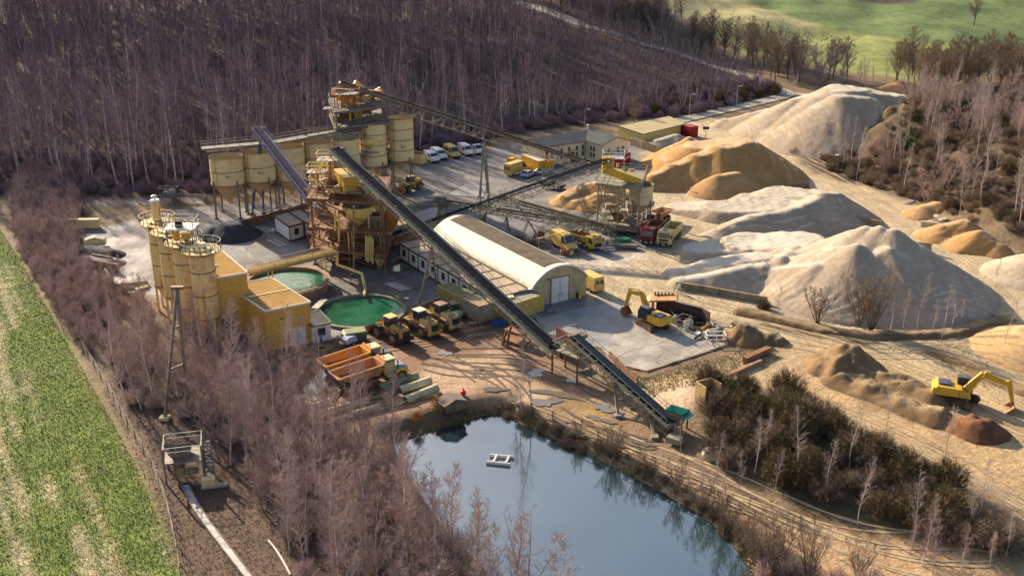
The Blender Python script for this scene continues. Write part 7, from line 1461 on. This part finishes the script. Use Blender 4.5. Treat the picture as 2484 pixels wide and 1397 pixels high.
simple('fuel_tank','grey green fuel tank box with pale lid behind the third wheel loader','tank',1106,757,[('body',lambda m:m.box((0,0,.75),(1.6,1.3,1.5)),GRN),('lid',lambda m:m.box((0,0,1.55),(1.7,1.4,.12)),GAL)],.4)
simple('wrapped_bale','pale plastic wrapped bundle on the ground by the grey green fuel tank','bundle',1111,771,[('wrap',lambda m:m.lathe((0,0,.5),[(0,-.5),(.7,-.45),(.9,0),(.65,.4),(0,.5)],12),M('plastic_wrap',(.40,.45,.42),(.3,.33,.3),.5,2,.4))])
simple('roof_junk','stack of window frames and white panels on top of the bright yellow container','junk',1270,752,[('frames',lambda m:(m.box((0,0,2.8),(2.6,.9,.12),.1),m.box((.3,.2,2.95),(2.2,.7,.1),.2)),GRS),('panel',lambda m:m.box((1.2,.3,3.05),(.9,.7,.12)),WHT)],.2)
simple('roof_panel','white square panel on the container under the long conveyor','panel',1232,765,[('panel',lambda m:m.box((0,0,2.85),(1.6,1.2,.1)),CRM),('batten',lambda m:m.box((0,0,2.75),(1.5,.1,.1)),BRS)],.2)
simple('sign_board','yellow sign board leaning on tyres at the hall corner','sign',1407,727,[('board',lambda m:m.box((0,0,.75),(.5,.08,1.5)),YM),('prop',lambda m:m.bar((0,.1,1.2),(0,.7,0),.06),BRS)],.3)
for i,(u,v,k,lab) in enumerate([(1398,722,3,'stack of three dark tyres at the hall corner behind the yellow board'),(1412,716,2,'shorter tyre stack between hall corner and pale van')]):
    simple('tyre_stack',lab,'tyres',u,v,[('tyre',lambda m:[m.lathe((0,0,.15+.28*j),[(.3,-.12),(.55,-.13),(.6,0),(.55,.13),(.3,.12),(.3,-.12)],16) for j in range(k)],BLKP)])
simple('rubble_pile','brown rubble pile with a small yellow sign in front of the yellow van','rubble',1375,618,[('rubble',lambda m:[m.lathe((random.Random(i).uniform(-.9,.9),random.Random(i+9).uniform(-.6,.6),.1),[(.0,-.3),(.55,-.1),(.5,.5),(.2,.9),(0,.95)],7) for i in range(6)],RST),('sign_plate',lambda m:m.box((.6,-.9,.5),(.6,.08,.7)),YP)],.2)
simple('steel_pile','tangled heap of dark mesh and steel bars behind the arched hall','scrap',1290,592,[('bars',lambda m:[m.bar((random.Random(i).uniform(-4.5,4.5),random.Random(i+50).uniform(-1.2,1.2),random.Random(i+99).uniform(.1,1)),(random.Random(i+7).uniform(-4.5,4.5),random.Random(i+57).uniform(-1.2,1.2),random.Random(i+199).uniform(.1,1.2)),.12) for i in range(44)],GRS),('mesh_sheet',lambda m:m.box((-3.2,.3,1.0),(2.2,1.4,.08),.3),BLKP)],R(-32))
o=T('portal','tall pale steel portal standing before the yellow van','frame',P(1308,605)); mb=MB(); a=at(1307,578,606); b_=at(1374,562,602); mb.bar(P(1307,606),a,.12); mb.bar(a,b_,.12); mb.bar(b_,P(1374,600),.12); mb.build('bar',YP,o,world=True)
# walls of the bays
def wall(label,pts,h,m=CNW,t=.35,name='concrete_wall',pan=2.4,z0=0,cap=None):
    q=[P(*p) for p in pts]; o=T(name,label,'wall',q[0]+U*z0)
    mb=MB()
    for a,b_ in zip(q[:-1],q[1:]):
        L=(b_-a).length; k=max(1,int(L/pan))
        for i in range(k):
            a1=a.lerp(b_,i/k); b1=a.lerp(b_,(i+.97)/k); hh=h*(1+.03*math.sin(i*3.7)); mb.bar(a1+U*(z0+hh/2),b1+U*(z0+hh/2),t,hh)
    mb.build('panels',m,o,world=True)
    mb=MB()
    for a,b_ in zip(q[:-1],q[1:]): mb.bar(a+U*(z0+h*.3),b_+U*(z0+h*.3),t*.6,h*.5)
    mb.build('core',m,o,world=True); return o
CNT=M('tan_stained_wall',(.36,.28,.19),(.24,.18,.12),.5,.8,.9,streak=((.14,.1,.07),.55))
wall('long low dark retaining wall before the white gravel heap',[(1640,700),(1700,708),(1790,724),(1862,737)],1.1,CNT)
wall('short dark bay wall end sticking out of the big ochre sand heap',[(1812,446),(1892,434)],2.2,CNT); wall('low dark bay wall between small ochre humps and furrowed gravel heap',[(1880,468),(1962,458)],1.3)
wall('tan concrete bay wall end right of the furrowed gravel heap',[(2070,548),(2136,562)],2.0,CNT); wall('ribbed tan bay wall end right of the white gravel heap',[(2195,606),(2258,614)],1.7,CNT,pan=1.1)
wall('dark concrete wall around the gravel bay behind the office',[(1530,352),(1560,362),(1604,375)],1.9); wall('long dark panel wall holding up the concrete pad edge',[(1567,901),(1670,868),(1776,834)],1.75,CNT,.3,z0=-1.6,pan=1.7)
wall('rusty sheet pile wall on the weedy corner of the concrete pad',[(1480,882),(1566,901)],1.7,RST,.2,z0=-1.6,pan=.8); wall('dark slanting steel wall beside the blue belt conveyor',[(1478,868),(1546,935)],2.2,RST,.2,z0=-1.2)
wall('brown block wall of the lower chippings bay by the hedge',[(228,650),(290,660)],1.4,CNT); wall('dark divider wall between the two chippings heaps',[(225,632),(275,640)],1.2); wall('low brown boundary wall at the yard corner near the hedge',[(256,660),(276,700),(360,690)],.7,CNT)
wall('long yellow brick bay wall at the wood edge behind the cement silos',[(160,553),(243,552)],1.7,YT,.8); wall('low rusty side wall beside the washing tower towards the arched hall',[(1000,612),(950,640)],.5,CNT)
wall('low concrete kerb wall before the wheel loaders and mossy container',[(1012,758),(1068,738)],1.1,CNT)
o=T('feed_bunker','maroon lined feed bunker beside the head of the main conveyor','bunker',P(1340,840)); q=[P(1316,838),P(1360,868),P(1392,850),P(1350,820)]
for i in range(4):
    if i==3: continue
    mb=MB(); mb.bar(q[i]+U*.9,q[(i+1)%4]+U*.9,.25,1.8); mb.build('wall',M('maroon_lining',(.16,.04,.05),(.1,.04,.04),.5,1,.7),o,world=True)
mb=MB(); mb.extr([(p.x,p.y) for p in q],.06,.2); mb.build('floor',DK,o,world=True)
# scrap line at the pad
o=T('scrap_bay','dark open steel scrap bay behind the folded excavator','bay',P(1650,770)); q=[P(1592,752),P(1700,778),P(1720,790)]
mb=MB(); mb.bar(q[0]+U*1,q[1]+U*1,.2,2.0); mb.bar(q[1]+U*1,q[2]+U*1,.2,2); mb.build('wall',M('dark_bay_wall',(.10,.06,.05),(.06,.045,.04),.5,1,.9),o,world=True); mb=MB(); mb.extr([(p.x,p.y) for p in PP([(1600,768),(1700,790),(1705,775),(1598,756)])],.05,.1); mb.build('floor',DK,o,world=True)
simple('plate_chute','big rusty orange steel plate chute lying behind the excavator cab','chute',1603,756,[('plate',lambda m:m.prism([(-2.2,1.6),(-1.6,2.0),(2.2,2.3),(2.4,2.2),(-1.6,1.7)],-1.3,1.3),M('rusty_orange_plate',(.56,.33,.14),(.42,.2,.1),.5,1,.6)),('teeth',lambda m:[m.box((-1.0+.5*k,1.1,2.3),(.25,.5,.4)) for k in range(6)],RST),('stand',lambda m:(m.box((-1.2,0,.8),(.3,1.8,1.6)),m.box((1.3,0,.9),(.3,1.8,1.8))),RST)],R(-10))
rr=random.Random(77); SCM=[RST,GRS,BRS,CNL,GAL,RSO,WHT,GRN,BLKP]; kinds=['rusty beam bundle','bent steel frame','old drum','scrap box','broken trough','loose pipe']
SC=[(1640,783),(1655,788),(1668,792),(1682,780),(1697,800),(1710,790),(1718,806),(1735,796),(1728,815),(1745,812),(1752,800),(1762,818),(1640,770),(1655,774),(1672,770),(1775,812),(1688,808),(1704,816),(1626,792),(1735,828),(1760,830)]
near=['right of the excavator','beside the dark scrap bay','in the middle of the scrap line','near the pad corner rubble']
cols={'RST':'rusty','GRS':'grey'}
for i,(u,v) in enumerate(SC):
    m=SCM[rr.randrange(len(SCM))]; t=i%6; rz=rr.uniform(0,3); s=rr.uniform(.7,1.3); near_=near[0 if u<1650 else 1 if u<1685 else 2 if u<1725 else 3]
    fn=[lambda M_:[M_.bar((-1.5*s,.2*j,.15+.18*j),(1.5*s,.2*j-.1,.15+.2*j),.16) for j in range(4)],
        lambda M_:M_.rail([(-1*s,-.6*s,0),(1*s,-.6*s,0),(1*s,.6*s,0),(-1*s,.6*s,0)],.9*s,.1,True,.9),
        lambda M_:M_.cyl((-.6*s,0,.45*s),(.7*s,.1,.5*s),.42*s,.42*s,14),
        lambda M_:(M_.box((0,0,.4*s),(1.3*s,.9*s,.8*s)),M_.box((.1,0,.85*s),(.8*s,.5*s,.12))),
        lambda M_:M_.prism([(-1.3*s,.1),(-1.4*s,.7*s),(-1.3*s,.7*s),(-1.2*s,.2),(1.2*s,.2),(1.3*s,.7*s),(1.4*s,.7*s),(1.3*s,.1)],-.4*s,.4*s),
        lambda M_:M_.tube([(-1.6*s,0,.2),(0,.2,.35),(1.4*s,-.2,.25)],.17*s,10)][t]
    simple('scrap_piece',kinds[t]+' in the pad scrap line, '+near_,'scrap',u,v,[('metal',fn,m)],rz,'scrap along the concrete pad',z=.06)
for i,(u,v,s,lab) in enumerate([(1782,800,.9,'pale boulder on top of the scrub rubble at the pad corner'),(1884,822,1.1,'tan boulder at the rubble end nearest the spoil heap'),(1762,836,.5,'white stone at the pad corner'),(1640,795,.25,'small white stone on the pad beside the excavator track'),(1729,1112,1.4,'white boulder at the foot of the bushy ridge by the lake track'),(1748,1125,.9,'smaller white boulder at the foot of the bushy ridge'),(2195,1115,.9,'pale boulder where ridge bushes meet the upper sand track'),(2220,1128,.7,'second pale boulder beside the upper sand track'),(2322,1275,.9,'grey boulder low on the dark side of the bushy ridge'),(2270,1158,.5,'small pale boulder on the crest of the bushy ridge')]):
    p=G(u,v); r_=np.random.RandomState(i); mb=MB(); mb.lathe((0,0,0),[(0,-.3*s),(.7*s,-.1*s),(.8*s,.3*s),(.5*s,.65*s),(0,.75*s)],9); mb.v=[tuple(np.array(v_)*(1+r_.uniform(-.2,.2))) for v_ in mb.v]; o=mb.build('boulder',CNL,None); o.location=p; props(o,lab,'boulder')
for i,(u,v,du,dv,lab) in enumerate([(2255,552,1,.1,'low pale concrete block at the rough block group by the roadside sand'),(2285,545,1,-.3,'longer pale concrete block leaning on the roadside sand heaps'),(2268,540,-.2,1,'upright pale concrete block in the roadside block group')]):
    simple('concrete_block',lab,'concrete block',u,v,[('block',lambda m:m.box((0,0,.5),(3.2-i*.6,.8,1.0+.3*(i==2))),CNL),('lifting_loop',lambda m:m.bar((-.2,0,1.0),(.2,0,1.15),.05),RST)],head(u,v,du,dv))
simple('ochre_bin','ochre steel bin standing open beside the bushy ridge','bin',1716,975,[('side',lambda m:(m.box((-1.1,0,1.2),(.12,1.8,2.4)),m.box((0,.9,1.2),(2.2,.12,2.4)),m.box((1.1,0,1.2),(.12,1.8,2.4))),YTC),('floor',lambda m:m.box((0,0,.1),(2.2,1.8,.1)),RST)],.5)
simple('steel_trough','rusty red steel trough lying on the embankment above the dry grass','trough',1835,868,[('trough',lambda m:m.prism([(-2.6,.1),(-2.6,.8),(2.6,.8),(2.6,.1)],-.35,.35),M('red_brown_steel',(.36,.17,.10),(.26,.12,.08),.5,1,.8)),('rim',lambda m:m.box((0,0,.83),(5.3,.8,.06)),RST)],head(1835,868,1,-.45))
simple('plank','long reddish plank beam lying parallel to the rusty trough','beam',1790,905,[('beam',lambda m:m.box((0,0,.25),(9.5,.5,.5)),M('red_brown_beam',(.44,.25,.16),(.33,.18,.12),.5,1,.8)),('foot',lambda m:m.box((0,0,.05),(.4,.9,.1)),RST)],head(1790,905,1,-.45))
simple('sign_stand','pale green A shaped barrier stand before the low retaining wall','barrier',1646,712,[('frame',lambda m:(m.bar((-.5,0,0),(-.1,0,1.4),.12),m.bar((.5,0,0),(.1,0,1.4),.12),m.bar((-.4,.9,0),(-.1,.1,1.4),.12),m.bar((.4,.9,0),(.1,.1,1.4),.12)),M('pale_green_paint',(.55,.60,.36),None,.4,1,.6)),('plate',lambda m:m.box((0,-.05,1.1),(.5,.06,.6)),WHT)],.4)
def lamp(u,v,vt,label):
    p=G(u,v); q=-(vt-VC)/F; Y=p.y; wz=Y*(q*CT-ST)/(CT+q*ST); h=CH+wz-p.z; o=T('street_lamp',label,'street lamp',p); mb=MB(); mb.cyl((0,0,0),(0,0,h),.1,.06,8); mb.build('post',GAL,o); mb=MB(); mb.bar((0,0,h),(.9,-.1,h+.1),.07); mb.box((1.1,-.1,h+.08),(.6,.25,.12)); mb.build('lamp_head',WHT,o)
lamp(1672,281,230,'street lamp on the verge closer to the yellow shed'); lamp(1786,262,210,'street lamp on the verge nearer the access road junction'); lamp(1418,310,266,'street lamp at the wood edge behind the office roof'); lamp(478,545,492,'street lamp between cement silos and the row of hopper silos')
simple('road_sign','small dark sign on a post at the entrance to the haul road','sign',1711,336,[('post',lambda m:m.bar((0,0,0),(0,0,2.6),.14),BRS),('plate',lambda m:m.box((0,0,2.5),(1.6,.1,.7)),BLKP)])
simple('marker_post','thin white marker post before the small ochre humps','post',1675,472,[('post',lambda m:m.bar((0,0,0),(0,0,1.3),.12),WHT),('plate',lambda m:m.box((0,-.08,1.3),(.3,.04,.5)),WHT)])
simple('junction_box','grey concrete box at the scrub edge beside the haul road','box',2027,390,[('box',lambda m:m.box((0,0,.6),(1.5,1.2,1.2)),GAL),('lid',lambda m:m.box((0,0,1.25),(1.7,1.4,.12)),CNL)],.2)
simple('old_conveyor','dismantled grey conveyor frame with drive lying behind the cement silos','conveyor',440,488,[('frame',lambda m:[m.bar((-2,s*.5,1.6),(7,s*.5,1.2),.12) for s in(-1,1)]+[m.bar((-2+k,-.5,1.6-.04*k),(-2+k,.5,1.6-.04*k),.08) for k in range(9)],GRS),('motor',lambda m:m.cyl((-1.8,-.8,2),(-1.8,.8,2),.5,.5,12),GAL),('stand',lambda m:(m.box((-1.5,0,.7),(.6,1.2,1.4)),m.box((5,0,.5),(.4,1.2,1)))  ,GRS)],-.1,z=0)
simple('screening_machine','grey screening frame with a hood standing left of the dismantled conveyor','machine',415,490,[('frame',lambda m:m.rail([(-2,-1,0),(1.5,-1,0),(1.5,1,0),(-2,1,0)],3,.14,True,2),GRS),('hood',lambda m:m.prism([(-1.6,1),(-1.2,2.2),(1.0,2.0),(1.3,1)],-.8,.8),M('blue_grey_hood2',(.16,.19,.23),None,.5,1,.5))],.1,z=0)
for i,(u,v,lab) in enumerate([(665,590,'pale plank pair on the yard closer to the lone white cabin'),(635,558,'pale plank pair on the yard near the retaining wall')]):
    simple('plank_pair',lab,'planks',u,v,[('plank',lambda m:(m.box((0,0,.08),(5,.5,.1)),m.box((.3,.9,.08),(4.6,.5,.1))),CNL),('batten',lambda m:m.box((0,.45,.02),(.2,1.6,.05)),BRS)],R(-48),z=.03)
simple('trailer_heap','yellow tarped trailer bed under the spoil at the hedge','trailer',233,598,[('bed',lambda m:m.box((0,0,.9),(3.4,1.8,1.1)),YT),('cover',lambda m:m.prism([(-1.7,1.45),(0,1.9),(1.7,1.45)],-.9,.9),CNL)],.2,z=0)
simple('log_pile','small pile of pale timber and rubble beside the rusty silo legs','timber pile',335,700,[('log',lambda m:[m.cyl((-1.5,.35*j,.2+.1*(j%2)),(1.4,.35*j+.1,.25),.17,.15,8) for j in range(5)],CNL),('board',lambda m:m.box((.5,-.8,.3),(2,.8,.12),.4),YP)],.4)
